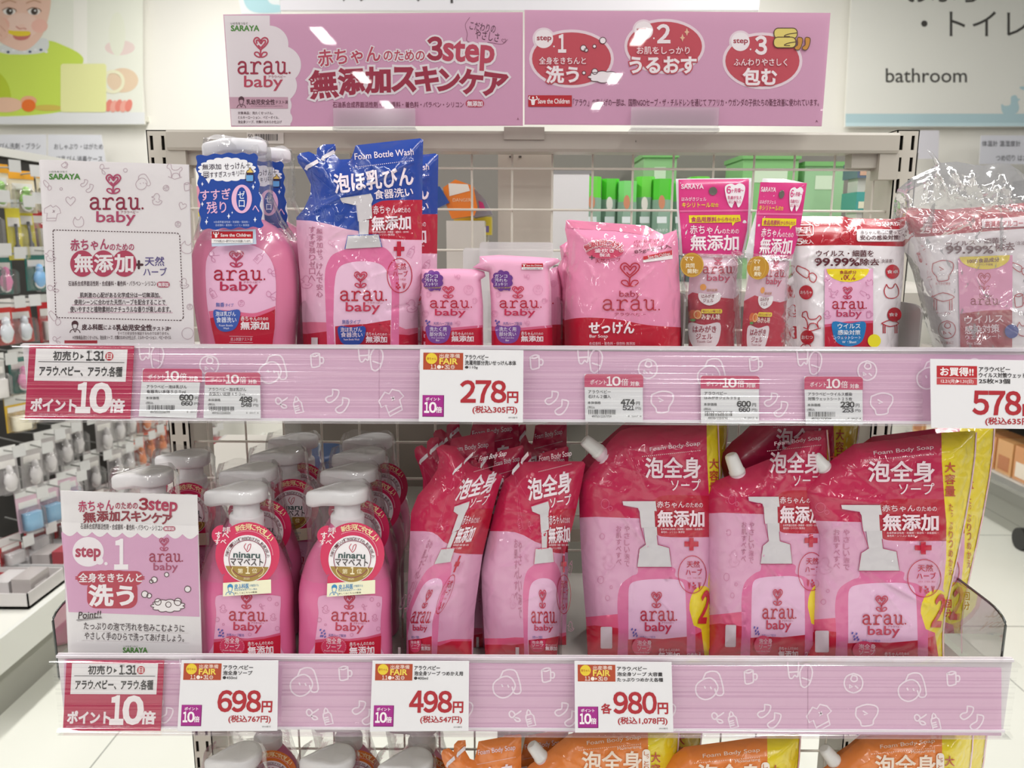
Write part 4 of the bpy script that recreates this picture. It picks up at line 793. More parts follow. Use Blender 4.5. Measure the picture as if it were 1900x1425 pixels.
def d_s2(pr):
    wt = 'ece8ea'
    bot = []
    for i in range(9):
        x = 105+i*83; 
        for k in range(7): bot.append((x+83*k/6, 612+i*2+26*math.sin(math.pi*k/6)))
    pr.poly([(98, 600), (100, 620)]+bot+[(862, 1082), (140, 1056)], 'd5a3c4', 1)
    pr.poly([(98, 560), (855, 580), (857, 630)]+[(x, y) for x, y in reversed(bot)], wt, 2)
    pr.text('赤ちゃん', 194, 440, 388, 500, 'b83a64', .02, 3, rot=-3); pr.text('のための', 398, 452, 520, 488, 'a83050', .02, 3); pr.text('3', 528, 430, 578, 492, '98283c', .04, 3); pr.text('step', 582, 440, 738, 520, 'b03858', .025, 3, rot=3)
    for ch, (a, b, c, d, r_) in zip('無添加スキンケア', ((222, 505, 288, 562, -4), (296, 500, 358, 556, -2), (364, 500, 420, 555, 0), (430, 502, 480, 554, 1), (486, 502, 538, 556, 3), (544, 508, 592, 558, 5), (598, 512, 652, 566, 7), (656, 522, 706, 574, 8))): pr.text(ch, a, b, c, d, '8c2438', .035, 3, rot=r_)
    pr.text('石油系合成界面活性剤・合成香料・着色料・パラベン・シリコン', 206, 572, 660, 604, '3e2830', .012, 3, rot=1.5); pr.rrect(662, 584, 728, 610, 12, 'b0405c', 3); pr.text('無添加', 668, 588, 722, 606, 'f0e4ea', .03, 4)
    pr.ell(248, 724, 86, 82, 'f0e8ee', 2); pr.ell(312, 775, 20, 20, 'f0e8ee', 2); pr.ell(346, 789, 9, 9, 'f0e8ee', 2); pr.text('step', 180, 700, 315, 772, 'b03858', .03, 3); pr.text('1', 392, 658, 468, 816, 'f4eef2', .03, 3)
    logo(pr, 584, 735, 770, 778, '9c2c4c', 'a8486c', 'b0486c', 3, False)
    RED = 'b83a50'
    pr.poly(cloud(368, 868, 182, 40, 22, .07), RED, 2); pr.poly(rr(190, 830, 548, 908, 34), RED, 2); pr.poly(rr(242, 880, 520, 1036, 50), RED, 2)
    pr.text('全身をきちんと', 196, 842, 544, 892, 'f2eaee', .025, 4); pr.text('洗う', 256, 908, 496, 1020, 'f4eef2', .04, 4)
    for bx, by, r_ in ((680, 850, 12), (612, 878, 16), (596, 888, 10), (796, 930, 17), (560, 958, 18), (584, 966, 13), (632, 1000, 18), (690, 1015, 15), (742, 1000, 20)): pr.ell(bx, by, r_, r_, 'f2ecee', 3, 18); pr.ring(bx, by, r_, r_, 4, '4a2830', 4, 18)
    pr.poly(cloud(688, 1022, 80, 30, 11, .2), 'f2ecee', 3); pr.outline(cloud(688, 1022, 80, 30, 11, .2), 4, '4a2830', 4)
    pr.text('Point!!', 195, 1052, 318, 1090, '3e2830', .012, 3, rot=-3, skew=.15); pr.line([(184, 1100), (322, 1084)], 3, '3e2830', 3); pr.line([(190, 1106), (325, 1090)], 2, '3e2830', 3)
    pr.text('たっぷりの泡で汚れを包みこむように', 224, 1118, 778, 1160, '3e2830', .01, 3, rot=1.5); pr.text('やさしく手のひらで洗ってあげましょう。', 228, 1172, 776, 1214, '3e2830', .01, 3, rot=1.5)
    pr.line([(215, 1160), (800, 1172)], 1.5, 'c3b6bc', 2); pr.line([(215, 1212), (805, 1226)], 1.5, 'c3b6bc', 2)
    pr.text('いのちをつなぐ', 442, 1240, 522, 1250, '4a5a44', .004, 3); pr.text('SARAYA', 440, 1252, 574, 1280, '4f8a3a', .035, 3)
standing_card('standing_sign', 'white and pink standing sign reading step 1, left on the lower shelf', [(94, 388), (848, 412), (874, 1298), (138, 1290)], D4, .706, 'e6e2e4', d_s2)

# ================================================================== price cards
MG = 'b5204f'
def card(name, lab, quad, T, Y, face, draw, cat='price card', group=None, th=.0006):
    p = Part(); quadbox(p, quad, Y, th, mat(face), T); pr = Printer(p, flat(Y, .00012), T); draw(pr); tag(p.build(name, None, base_of(quad, Y, T)), lab, cat, group)
def point_card(T, lab, quad, B):
    """B maps the card's own 0..1000 x 0..720 drawing onto the photo crop"""
    def d(pr):
        pr.T = comp(T, B)
        pr.rect(58, 30, 940, 345, 'ebe7ea', 1); pr.line([(90, 158), (915, 158)], 6, '3a363a', 2)
        pr.text('初売り', 228, 55, 470, 142, '3a363a', .03); pr.poly([(490, 80), (490, 128), (525, 104)], '3a363a', 2); pr.text('2021', 545, 42, 600, 60, '3a363a', .01); pr.text('1.31', 548, 50, 722, 140, '3a363a', .035); pr.ell(768, 98, 40, 42, 'bb2c3e', 2); pr.text('日', 746, 72, 790, 124, 'f2e8ea', .02, 3)
        pr.text('アラウ.ベビー、アラウ.各種', 105, 200, 900, 296, '3a363a', .035)
        pr.text('ポイント', 45, 520, 475, 640, 'f0e4ea', .05); pr.text('10', 478, 372, 812, 640, 'f4ecf0', .05); pr.text('倍', 795, 520, 940, 645, 'f0e4ea', .045)
        pr.text('※ポイント加算が重複する場合は、ポイント付与率の高い方を適用いたします。', 35, 662, 690, 684, 'e2b4c6', .0)
    card('point_card', lab, quad, T, .6885, MG, d, 'sign')
point_card(D1, 'magenta and white ten times points card on the upper rail', [(208, 153), (945, 160), (918, 673), (174, 672)], (.732, -.045, 213, .009, .72, 155))
point_card(E6, 'magenta and white ten times points card on the lower rail', [(414, 754), (1021, 756), (999, 1193), (391, 1193)], (.607, -.034, 414, .002, .61, 755))
def price_card(T, lab, quad, B, name, price, tax, each=False, fair=True, code=''):
    """B maps 0..1000 x 0..720"""
    def d(pr):
        pr.T = comp(T, B)
        pr.rect(32, 30, 418, 200, 'b04a30', 1)
        if fair:
            pr.ell(112, 88, 55, 55, 'e6c83c', 2); pr.text('赤ちゃん', 66, 76, 158, 102, 'c06a34', .01, 3); pr.text('出産準備', 190, 40, 385, 82, 'f0dcd0', .01); pr.text('FAIR', 190, 86, 362, 142, 'eed25a', .03); pr.text('1.1', 105, 150, 160, 190, 'f0e4dc', .02); pr.ell(185, 172, 20, 20, 'f0e4dc', 2, 16); pr.poly([(212, 158), (212, 186), (232, 172)], 'f0e4dc', 2); pr.text('31', 238, 150, 292, 190, 'f0e4dc', .02); pr.ring(318, 172, 17, 17, 4, 'f0e4dc', 2, 16); pr.text('日', 309, 162, 327, 182, 'f0e4dc', .0)
        for k, s_ in enumerate(name):
            s_, x1, hh = s_; y = 48+k*56; pr.text(s_, 436, y, x1, y+hh, '3a3638', .022 if hh > 32 else .01)
        R_ = 'ad2c36'
        pr.text(price, 395, 310, 838, 520, R_, .03); pr.text('円', 850, 415, 952, 525, R_, .03)
        if each: pr.text('各', 270, 425, 372, 525, R_, .03)
        pr.text('('+tax+'円)', 515 if len(tax) < 7 else 440, 560, 945, 640, R_, .022)
        pr.rect(30, 455, 238, 672, '7a1868', 1); pr.rect(30, 455, 230, 664, 'a32a88', 2); pr.text('ポイント', 62, 478, 200, 510, 'f2e6ee', .03, 3); pr.text('10', 48, 528, 165, 628, 'f4ecf0', .04, 3); pr.text('倍', 160, 572, 218, 630, 'f2e6ee', .03, 3)
        pr.text('0910推可' if not code else code, 862, 664, 950, 682, '6a6668', .0)
    card('price_card', lab, quad, T, .6772, 'e4e2e6', d)
price_card(D2, 'white price card reading 278 yen at the middle of the upper rail', [(1138, 97), (1801, 103), (1797, 566), (1130, 560)], (.663, -.008, 1138, .006, .64, 99), [('アラウ.ベビー', 660, 46), ('洗濯用部分洗いせっけん本体', 930, 46), ('●110g', 560, 32)], '278', '税込305')
price_card(D8, 'white price card reading 698 yen below the front pump bottles', [(530, 52), (901, 53), (897, 322), (514, 324)], (.375, -.018, 528, .002, .375, 52), [('アラウ.ベビー', 740, 44), ('泡全身ソープ', 735, 44), ('●450ml', 580, 30)], '698', '税込767')
price_card(D8, 'white price card reading 498 yen below the small red pouches', [(1262, 54), (1632, 55), (1630, 322), (1252, 325)], (.37, -.012, 1262, .002, .375, 54), [('アラウ.ベビー', 700, 44), ('泡全身ソープ つめかえ用', 940, 44), ('●400ml', 580, 30)], '498', '税込547')
price_card(E1, 'white price card reading 980 yen below the large red pouches', [(214, 54), (578, 58), (585, 320), (216, 322)], (.366, .004, 214, .002, .37, 56), [('アラウ.ベビー', 740, 40), ('泡全身ソープ 大容量', 900, 40), ('たっぷりつめかえ各種', 905, 40)], '980', '税込1,078', True)
def d_578(pr):
    pr.T = comp(D3, (1.0, 0, 0, .012, 1, -20))
    pr.rect(1576, 118, 1726, 162, 'b82c34', 1); pr.text('お買得!!', 1590, 124, 1712, 155, 'f0e6e8', .03); pr.rect(1576, 164, 1726, 188, 'c0474c', 1); pr.text('12.21(月)▶1.31(日)', 1592, 168, 1712, 184, 'f0e6e8', .02)
    for k, (s_, x1) in enumerate((('アラウベビー', 1848), ('ウイルス対策ウェットシート', 1960), ('25枚×3個', 1848))): pr.text(s_, 1733, 120+k*22, x1, 138+k*22, '3a3638', .022)
    pr.text('578', 1710, 212, 1890, 296, 'ad2c36', .03); pr.text('円', 1896, 258, 1936, 300, 'ad2c36', .03); pr.text('(税込635円)', 1757, 308, 1935, 338, 'ad2c36', .022)
card('price_card', 'white price card reading 578 yen at the right end of the upper rail', [(1552, 92), (1960, 98), (1960, 352), (1556, 348)], D3, .6765, 'e4e2e6', d_578)
def shelf_label(T, lab, quad, name, price, tax, code, seed):
    x0, y0 = quad[0]; x1 = quad[1][0]; y1 = quad[2][1]; sx = (x1-x0)/400; sy = (y1-y0)/340
    def d(pr):
        pr.T = comp(T, (sx, 0, x0, .006*sx, sy, y0))
        pr.poly(rr(0, 0, 404, 130, 22)[0:6]+[(404, 92), (0, 92)]+rr(0, 0, 404, 130, 22)[18:], 'c4486e', 1)
        pr.text('ポイント', 40, 40, 150, 72, 'f0e2e8', .02); pr.text('10', 152, 18, 248, 80, 'f4eaee', .03); pr.text('倍', 252, 30, 300, 80, 'f0e2e8', .01); pr.text('対象', 315, 50, 378, 82, 'f0e2e8', .02)
        for k, (s_, xe) in enumerate(name): pr.text(s_, 26, 112+k*34, xe, 136+k*34, '4a484c', .012)
        pr.text('本体価格', 22, 192, 112, 212, '4a484c', .012); pr.text(price, 250, 178, 345, 216, '3e3c40', .05); pr.text('円', 355, 192, 380, 216, '4a484c', .01)
        pr.text('(税込', 22, 226, 72, 246, '4a484c', .005); pr.text(tax, 262, 222, 340, 252, '4a484c', .035); pr.text('円)', 352, 230, 388, 252, '4a484c', .005)
        barcode(pr, 28, 250, 220, 284, '4a484c', 2, seed); pr.text(code, 50, 290, 185, 306, '4a484c', .005); pr.text('8  2017  4', 300, 290, 390, 302, '6a686c', .0)
    card('shelf_label', lab, quad, T, .6882, 'e2e2e6', d, 'price label')
shelf_label(D1, 'shelf label reading 600 yen beside the magenta points card', [(1006, 318), (1420, 322), (1384, 668), (978, 656)], [('アラウベビー泡ほ乳びん', 300), ('食器洗い本体５００ml', 292)], '600', '660', '4973512258199', 3)
shelf_label(D1, 'shelf label below the blue refill pouch, washed out by glare', [(1446, 345), (1832, 348), (1838, 672), (1434, 668)], [('アラウベビー泡ほ乳びん', 300), ('食器洗い詰替４５０ml', 292)], '498', '548', '4973512258205', 4)
shelf_label(D3, 'shelf label reading 474 yen below the pink soap bag', [(269, 148), (485, 150), (486, 327), (272, 325)], [('アラウベビー', 180), ('石けん２個入', 180)], '474', '521', '4973512257759', 5)
shelf_label(D3, 'shelf label reading 600 yen below the tooth gel packs', [(700, 154), (916, 156), (917, 333), (702, 331)], [('アラウベビー', 180), ('はみがきジェル３５ｇ', 270)], '600', '660', '4973512257742', 6)
shelf_label(D3, 'shelf label reading 230 yen below the red and white wet sheet pack', [(1085, 157), (1300, 159), (1302, 335), (1090, 333)], [('アラウベビーウイルス感染', 330), ('対策ウェットシート２５枚', 330)], '230', '253', '4973512258244', 7)

# ================================================================== builders for the goods
def seg_dist(q, a, b):
    a = np.array(a, float); b = np.array(b, float); ab = b-a; t = np.clip(((q-a)@ab)/max(ab@ab, 1e-9), 0, 1); return np.linalg.norm(q-a-t[:, None]*ab, axis=1)
def edge_dist(q, P):
    d = np.full(len(q), 1e9)
    for i in range(len(P)): d = np.minimum(d, seg_dist(q, P[i], P[(i+1) % len(P)]))
    return d
class Pouch:
    """a soft pack: an outline that bulges towards the front and, less, towards the back, with creases"""
    def __init__(s, outline, T, Y0, B, Rr, zb, creases=(), seed=0, nrand=5, amp=.0014, back=.7, lean=0, ext=True, back_cap=None):
        P = [ap(T, x, y) for x, y in outline]; ymax = max(y for _, y in P); s.T = T; s.Y0 = Y0
        if ext and zb is not None:
            lo, hi = ymax-40, ymax+900
            for _ in range(40):
                mid = (lo+hi)/2
                if at(950, mid, Y0).z > zb: lo = mid
                else: hi = mid
            P = [(x, lo) if y > ymax-6 else (x, y) for x, y in P]; ymax = lo
        s.P = P; s.ymax = ymax; s.B = B; s.R = Rr; s.lean = lean; s.backk = back
        xs = [x for x, _ in P]; ys = [y for _, y in P]; s.bb = (min(xs), min(ys), max(xs), max(ys)); rnd = random.Random(seed); s.cr = []
        for a, b, am, wd in creases: s.cr.append((ap(T, *a), ap(T, *b), am*1.1, wd*.55))
        W, H = s.bb[2]-s.bb[0], s.bb[3]-s.bb[1]
        for _ in range(nrand):
            x, y = s.bb[0]+rnd.random()*W, s.bb[1]+rnd.random()*H*.8; an = rnd.uniform(-.9, .9)+(math.pi/2 if rnd.random() < .6 else 0); L = rnd.uniform(.15, .4)*H
            s.cr.append(((x, y), (x+L*math.cos(an), y+L*math.sin(an)), rnd.choice((-1, 1, 1))*amp*rnd.uniform(.5, 1.2), rnd.uniform(3.2, 7)))
        for _ in range(nrand*2):   # fine sharp creases
            x, y = s.bb[0]+rnd.random()*W, s.bb[1]+rnd.random()*min(H, 420)*.8; an = rnd.uniform(-1.2, 1.2)+(math.pi/2 if rnd.random() < .5 else 0); L = rnd.uniform(.08, .28)*min(H, 400)
            s.cr.append(((x, y), (x+L*math.cos(an), y+L*math.sin(an)), amp*.5*rnd.uniform(.5, 1.2), rnd.uniform(2.2, 3.4)))
    def depth(s, q):
        t = np.clip(edge_dist(q, s.P)/s.R, 0, 1); pr = 1-(1-t)**2.2; d = s.B*pr
        for a, b, am, wd in s.cr: d = d+am*np.exp(-(seg_dist(q, a, b)/wd)**2)*np.minimum(1, t*3)
        return d-s.lean*(s.ymax-q[:, 1])
    def mp(s, q, l): return at_np(q[:, 0], q[:, 1], s.Y0-s.depth(q)-(l+.6)*.00036)
    def mesh(s, part, base, regions=(), step=7, kind='foil', backcol=None):
        x0, y0, x1, y1 = s.bb; pts = []; polys = []; j = 0; y = y0+step/2
        while y < y1:
            x = x0+step*(.25 if j % 2 else .75)
            while x < x1: pts.append((x, y)); x += step
            y += step*.87; j += 1
        def dens(P):
            out = []
            for i in range(len(P)):
                a, b = P[i], P[(i+1) % len(P)]; n = max(1, int(math.hypot(b[0]-a[0], b[1]-a[1])/(step*1.3)))
                for k in range(n): out.append((a[0]+(b[0]-a[0])*k/n, a[1]+(b[1]-a[1])*k/n))
            return out
        V = []; Fs = []; cols = [base]
        for P, c in [(s.P, base)]+[([ap(s.T, x, y) for x, y in P], c) for P, c in regions]:
            D = dens(P); Fs.append(list(range(len(V), len(V)+len(D)))); V += D
            if len(Fs) > 1: cols.append(c)
        for a, b, am, wd in s.cr:
            L = math.hypot(b[0]-a[0], b[1]-a[1])
            if wd < 5 and L > 1:
                nx, ny = -(b[1]-a[1])/L*wd, (b[0]-a[0])/L*wd
                for k in range(int(L/4)):
                    f = k*4/L
                    for e in (-1, 0, 1): pts.append((a[0]+(b[0]-a[0])*f+nx*e, a[1]+(b[1]-a[1])*f+ny*e))
        V += pts
        ov, oe, of, _, _, oface = delaunay_2d_cdt([Vector(v) for v in V], [], Fs, 0, 1e-3, True)
        q = np.array([(v.x, v.y) for v in ov]); front = s.mp(q, 0); by = {}; keep = []
        cen = np.array([q[list(f)].mean(0) for f in of]); own = np.full(len(of), -1)
        def inpoly(P):
            P = np.array(P, float); x, y = P[:, 0], P[:, 1]; x2, y2 = np.roll(x, -1), np.roll(y, -1); c = np.zeros(len(cen), bool)
            for i in range(len(P)):
                if y[i] != y2[i]: c ^= ((y[i] > cen[:, 1]) != (y2[i] > cen[:, 1])) & (cen[:, 0] < (x2[i]-x[i])*(cen[:, 1]-y[i])/(y2[i]-y[i])+x[i])
            return c
        ins = inpoly(s.P); own[ins] = 0
        for k, (P, c) in enumerate(regions): own[ins & inpoly([ap(s.T, x, y) for x, y in P])] = k+1
        for f, o in zip(of, own):
            if o < 0: continue
            by.setdefault(cols[o], []).append(f); keep.append(f)
        for c, fs in by.items(): part.add(front, fs, mat(c, kind) if isinstance(c, str) else c, True)
        t = np.clip(edge_dist(q, s.P)/s.R, 0, 1); bk = at_np(q[:, 0], q[:, 1], np.full(len(q), s.Y0)+s.lean*(s.ymax-q[:, 1])); bk[:, 1] += s.B*s.backk*(1-(1-t)**2.2)
        bc = backcol or base; part.add(bk, [tuple(reversed(f)) for f in keep], mat(bc, kind) if isinstance(bc, str) else bc, True)
    def printer(s, part, T=None, kind='foil'): return Printer(part, s.mp, T or s.T, 9, kind)
    def base(s):
        x0, y0, x1, y1 = s.bb; p = at((x0+x1)/2, y1, s.Y0); return Vector((p.x, s.Y0, p.z))
def simple_pouch(name, lab, cat, grp, P, base, regions, draw, bodyname='pouch_body', Tdraw=None, step=7, kind='foil'):
    t = thing(name, P.base(), lab, cat, grp); p = Part(); P.mesh(p, base, regions, step, kind); pr = P.printer(p, Tdraw, kind); draw(pr); p.build(bodyname, t, t.location); return t

# ---- pump bottles
def head_shape(p, C, r, L, h, m, ang=0):
    """flat pump head with a beak towards -x; C = centre of its underside"""
    plan = []
    for i in range(40):
        a = 6.28319*i/40; x, y = r*math.cos(a), r*math.sin(a)
        if x < 0: k = -x/r; x = x*(1+(L/r-1)*k**1.6); y = y*(1-.62*k**2.2)
        plan.append((x, y))
    rs = []
    for f, k in ((0, .86), (.06, .95), (.2, 1), (.72, 1), (.9, .965), (.97, .9), (1, .78)):
        ring = []
        for x, y in plan:
            dr = -.28*max(0, -x-r*.75)*(1-.4*f); ring.append((C[0]+x*k*math.cos(ang)-y*k*math.sin(ang), C[1]+x*k*math.sin(ang)+y*k*math.cos(ang), C[2]+h*f+dr))
        rs.append(ring)
    p.rings(rs, m)
class BottleBody:
    def __init__(s, T, cx, Yc, tbl, zb, ratio, n):
        s.Yc = Yc; s.n = n; z = []; a = []; s.x0 = at(*ap(T, cx, tbl[-1][0]), Yc).x
        for y, half in tbl: 
            c, e = at(*ap(T, cx, y), Yc), at(*ap(T, cx+half, y), Yc); z.append(c.z); a.append(e.x-c.x)
        z.append(zb+.004); a.append(a[-1]*.99); z.append(zb); a.append(a[-2]*.9)
        s.z = np.array(z[::-1]); s.a = np.array(a[::-1]); s.b = np.minimum(s.a*ratio, .034); s.b[s.a < .02] = s.a[s.a < .02]
    def mesh(s, p, m):
        N = 56; zz = []
        for i in range(len(s.z)-1):
            for k in range(4): zz.append(s.z[i]+(s.z[i+1]-s.z[i])*k/4)
        zz.append(s.z[-1]); zz = np.array(zz); A = np.interp(zz, s.z, s.a); B = np.interp(zz, s.z, s.b)
        for _ in range(2):
            A[2:-1] = (A[1:-2]+2*A[2:-1]+A[3:])/4 if len(A) > 4 else A[2:-1]; B[2:-1] = (B[1:-2]+2*B[2:-1]+B[3:])/4
        s.zz, s.A, s.Bs = zz, A, B; rs = []
        for z, a, b in zip(zz, A, B):
            ring = []
            for i in range(N):
                t = 6.28319*i/N; c, sn = math.cos(t), math.sin(t); ring.append((s.x0+a*math.copysign(abs(c)**(2/s.n), c), s.Yc+b*math.copysign(abs(sn)**(2/s.n), sn), z))
            rs.append(ring)
        p.rings(rs, m)
    def mp(s, q, l):
        Y = np.full(len(q), s.Yc-.025)
        for _ in range(4):
            w = at_np(q[:, 0], q[:, 1], Y); a = np.interp(w[:, 2], s.zz, s.A); b = np.interp(w[:, 2], s.zz, s.Bs); u = np.clip(np.abs(w[:, 0]-s.x0)/a, 0, .985)
            Y = s.Yc-b*(1-u**s.n)**(1/s.n)
        return at_np(q[:, 0], q[:, 1], Y-.00035-l*.00022)
def film_sleeve(p, secs, seed, m):
    rnd = random.Random(seed); rs = []; N = 40; ph = [rnd.uniform(0, 6) for _ in range(4)]
    for i, (x, y, z, a, b) in enumerate(secs):
        ring = []
        for k in range(N):
            t = 6.28319*k/N; c, sn = math.cos(t), math.sin(t); w_ = 1+.02*math.sin(3*t+ph[0]+i)+.015*math.sin(7*t+ph[1]+i*1.7)+.01*math.sin(13*t+ph[2]+i*2.3)
            ring.append((x+a*w_*math.copysign(abs(c)**.8, c), y+b*w_*math.copysign(abs(sn)**.8, sn), z+.0015*math.sin(5*t+ph[3]) if i == len(secs)-1 else z))
        rs.append(ring)
    p.rings(rs, m, True, False); top = rs[-1]; cx = sum(v[0] for v in top)/N; cy = sum(v[1] for v in top)/N; p.add(top+[(cx, cy, top[0][2]+.0008)], [(k, (k+1) % N, N) for k in range(N)], m, True)
def d_pink_label(pr):
    L = [(135, 1006), (300, 1000), (462, 1001), (484, 1025), (482, 1120), (486, 1220), (494, 1300), (492, 1368), (108, 1368), (106, 1290), (112, 1200), (116, 1110), (108, 1040)]
    LS = smooth(L[:], 4, True); pr.poly(LS, 'e0a2c4', 1); pr.poly([(107, 1262), (200, 1250), (300, 1252), (400, 1238), (489, 1214), (493, 1368), (108, 1368)], 'cc5478', 2); pr.poly([(107, 1280), (200, 1265), (300, 1265), (400, 1250), (490, 1228), (494, 1368), (108, 1368)], 'bd1c36', 3)
    for nm, x, y, z, r_ in (('duck', 155, 1085, 46, 0), ('duck', 445, 1125, 40, 0), ('pacifier', 376, 1064, 34, 20)): icon(pr, nm, x, y, z, 'c87ca0', 2.5, 2, r_)
    for x, y, r_ in ((122, 1148, 12), (420, 1022, 11), (462, 1050, 10), (158, 1175, 6), (312, 1228, 9), (470, 1190, 12)): pr.ring(x, y, r_, r_, 2.5, 'c87ca0', 2, 16)
    logo(pr, 188, 1100, 412, 1150, 'a81a34', 'b82848', 'b8304e', 3)
    for x, y in ((132, 1205), (140, 1222), (152, 1210), (158, 1226), (146, 1240), (160, 1244), (136, 1240)): pr.ell(x, y, 5, 7, '5c52a0', 3, 10, 30)
    pr.text('天然ハーブ配合', 178, 1226, 280, 1242, '5c52a0', .01, 3)
    pr.ell(213, 1300, 74, 60, 'c93c5e', 4); pr.dots([(213+68*math.cos(t*.2094), 1300+54*math.sin(t*.2094)) for t in range(30)], 'e6a8bc', 2, 6, 5, 5)
    pr.text('泡全身', 168, 1250, 254, 1284, 'f0d6e0', .012, 5); pr.text('ソープ', 170, 1287, 256, 1314, 'f0d6e0', .012, 5); pr.text('Foam Body Soap', 160, 1319, 268, 1331, 'f0d6e0', .005, 5)
    pr.text('赤ちゃん', 302, 1268, 382, 1294, 'f2e4ea', .012, 4, rot=-4); pr.text('のための', 384, 1265, 448, 1284, 'f2e4ea', .01, 4, rot=-4); pr.text('無添加', 304, 1294, 450, 1342, 'f4e8ee', .025, 4, rot=-4)
def d_round_tag(pr, c='d0285a', c2='f3e2b0'):
    pr.text('お肌', 136, 614, 180, 640, 'f6e6ea', .02, 3); pr.text('すべ', 96, 640, 172, 682, 'f6e6ea', .02, 3, rot=-6); pr.text('すべ', 92, 684, 158, 714, 'f6e6ea', .02, 3, rot=-4)
    pr.arc('新生児にやさしい', 283, 772, 164, -26, 56, 33, c2, .02, 3)
    for k in range(40): a = -28+k*2.9; pr.ell(283+139+ (0) if False else 283+146*math.sin(R(a)), 778-146*math.cos(R(a)), 3.4, 2.2, 'eeb0c4', 2, 6, a)
    pr.ell(283, 792, 136, 136, 'f0eaee', 2, 48); pr.arc('先輩ママ1万人が「本当のおすすめ」を選びました', 283, 795, 121, -84, 84, 18, '62303c', .008, 3)
    seg = [(283+132*math.cos(R(a)), 792+132*math.sin(R(a))) for a in range(20, 161, 5)]; pr.poly(seg, 'a08038', 3)
    pr.ring(283, 792, 106, 106, 4, '8a2c4c', 4, 48)
    pr.line(smooth([(272, 705), (262, 725), (275, 745), (283, 752), (296, 735), (300, 708), (286, 715), (280, 740)], 4), 4, 'b8304e', 3)
    pr.text('ninaru', 203, 755, 354, 788, '2c4c4a', .02, 5); pr.text('ママベスト', 186, 790, 374, 832, '3a2c30', .015, 5)
    pr.text('第', 230, 850, 260, 878, 'f0e2b8', .015, 5); pr.text('1', 276, 838, 300, 878, 'f4e8c4', .03, 5); pr.text('位', 312, 846, 342, 874, 'f0e2b8', .015, 5); pr.text('2020', 264, 900, 300, 912, 'f0e2b8', .01, 5)
    pr.line(smooth([(200, 845), (196, 865), (212, 888), (225, 898)], 4), 5, 'e0cc90', 5); pr.line(smooth([(370, 838), (380, 856), (370, 880), (352, 892)], 4), 5, 'e0cc90', 5)
    pr.poly([(148, 936), (422, 908), (426, 985), (150, 1012)], 'f0ecce', 2); doctor(pr, 166, 940, 214, 1004, '2f86c0', 3); pr.text('皮ふ科医', 214, 938, 296, 966, '2f86c0', .025, 3, rot=-5); pr.text('が推奨する', 300, 938, 352, 952, '6a98b8', .005, 3, rot=-5); pr.text('乳幼児安全性テスト済み', 214, 965, 345, 976, '4a88b0', .01, 3, rot=-5); pr.text('詳しくはこちらの動画', 216, 983, 344, 993, '5a5648', .01, 3, rot=-5)
def pump_bottle(name, lab, grp, tagcol, Yc=.738):
    T = D5; zb = ZS2+.0008
    bb = BottleBody(T, 314, Yc, [(575, 80), (600, 92), (640, 122), (700, 172), (760, 206), (820, 230), (880, 248), (940, 260), (1000, 264), (1100, 260), (1200, 262), (1362, 266)], zb, .62, 2.6)
    org = Vector((bb.x0, Yc, zb)); t = thing(name, org, lab, 'bottle', grp); k = .8/F/3.098
    p = Part(); bb.mesh(p, mat('dd6f9e', 'gloss')); p.build('bottle_body', t, org)
    p = Part(); d_pink_label(Printer(p, bb.mp, T, 9, 'gloss')); p.build('front_label', t, org)
    zn = at(*ap(T, 280, 575), Yc).z; zu = at(*ap(T, 290, 455), Yc).z; nx = at(*ap(T, 284, 520), Yc).x; W = mat('eeecee', 'plastic')
    p = Part(); p.lathe(bb.x0+.002, Yc, [(zn-.006, .0165), (zn+.006, .0165), (zn+.008, .0155), (zn+.008, .0128), (zu+.004, .0125)], W); p.build('pump_collar', t, org)
    p = Part(); head_shape(p, (bb.x0+.002, Yc, zu), .0208, .040, .0145, W, R(8)); p.build('pump_head', t, org)
    # hang tag
    Yt = Yc-.036; P = [(283+184*math.cos(R(a)), 768+186*math.sin(R(a))) for a in range(-145, 118, 6)]+[(200, 930), (150, 936), (148, 900), (160, 880)]+[(283+184*math.cos(R(a)), 768+186*math.sin(R(a))) for a in range(140, 196, 6)]+[(130+56*math.cos(R(a)), 660+56*math.sin(R(a))) for a in range(110, 290, 12)]
    p = Part(); quadbox(p, P, Yt, .0006, mat(tagcol, 'gloss'), T); pr = Printer(p, flat(Yt, .00014), T, None, 'gloss'); d_round_tag(pr, tagcol)
    quadbox(p, [(150, 938), (422, 910), (426, 987), (150, 1014)], Yt-.0001, .0005, mat('f0ecce', 'gloss'), T); p.build('hang_tag', t, org)
    z = lambda y: at(*ap(T, 290, y), Yc).z
    p = Part(); film_sleeve(p, [(bb.x0, Yc, z(860), .0445, .0315), (bb.x0, Yc, z(760), .0385, .0285), (bb.x0-.001, Yc, z(660), .0345, .0265), (bb.x0-.004, Yc, z(560), .033, .025), (bb.x0-.007, Yc, z(470), .034, .0245), (bb.x0-.0075, Yc, z(420), .034, .0245), (bb.x0-.0075, Yc, zu+.016, .031, .022)], 3, WRAP); p.build('shrink_film', t, org)
    return t
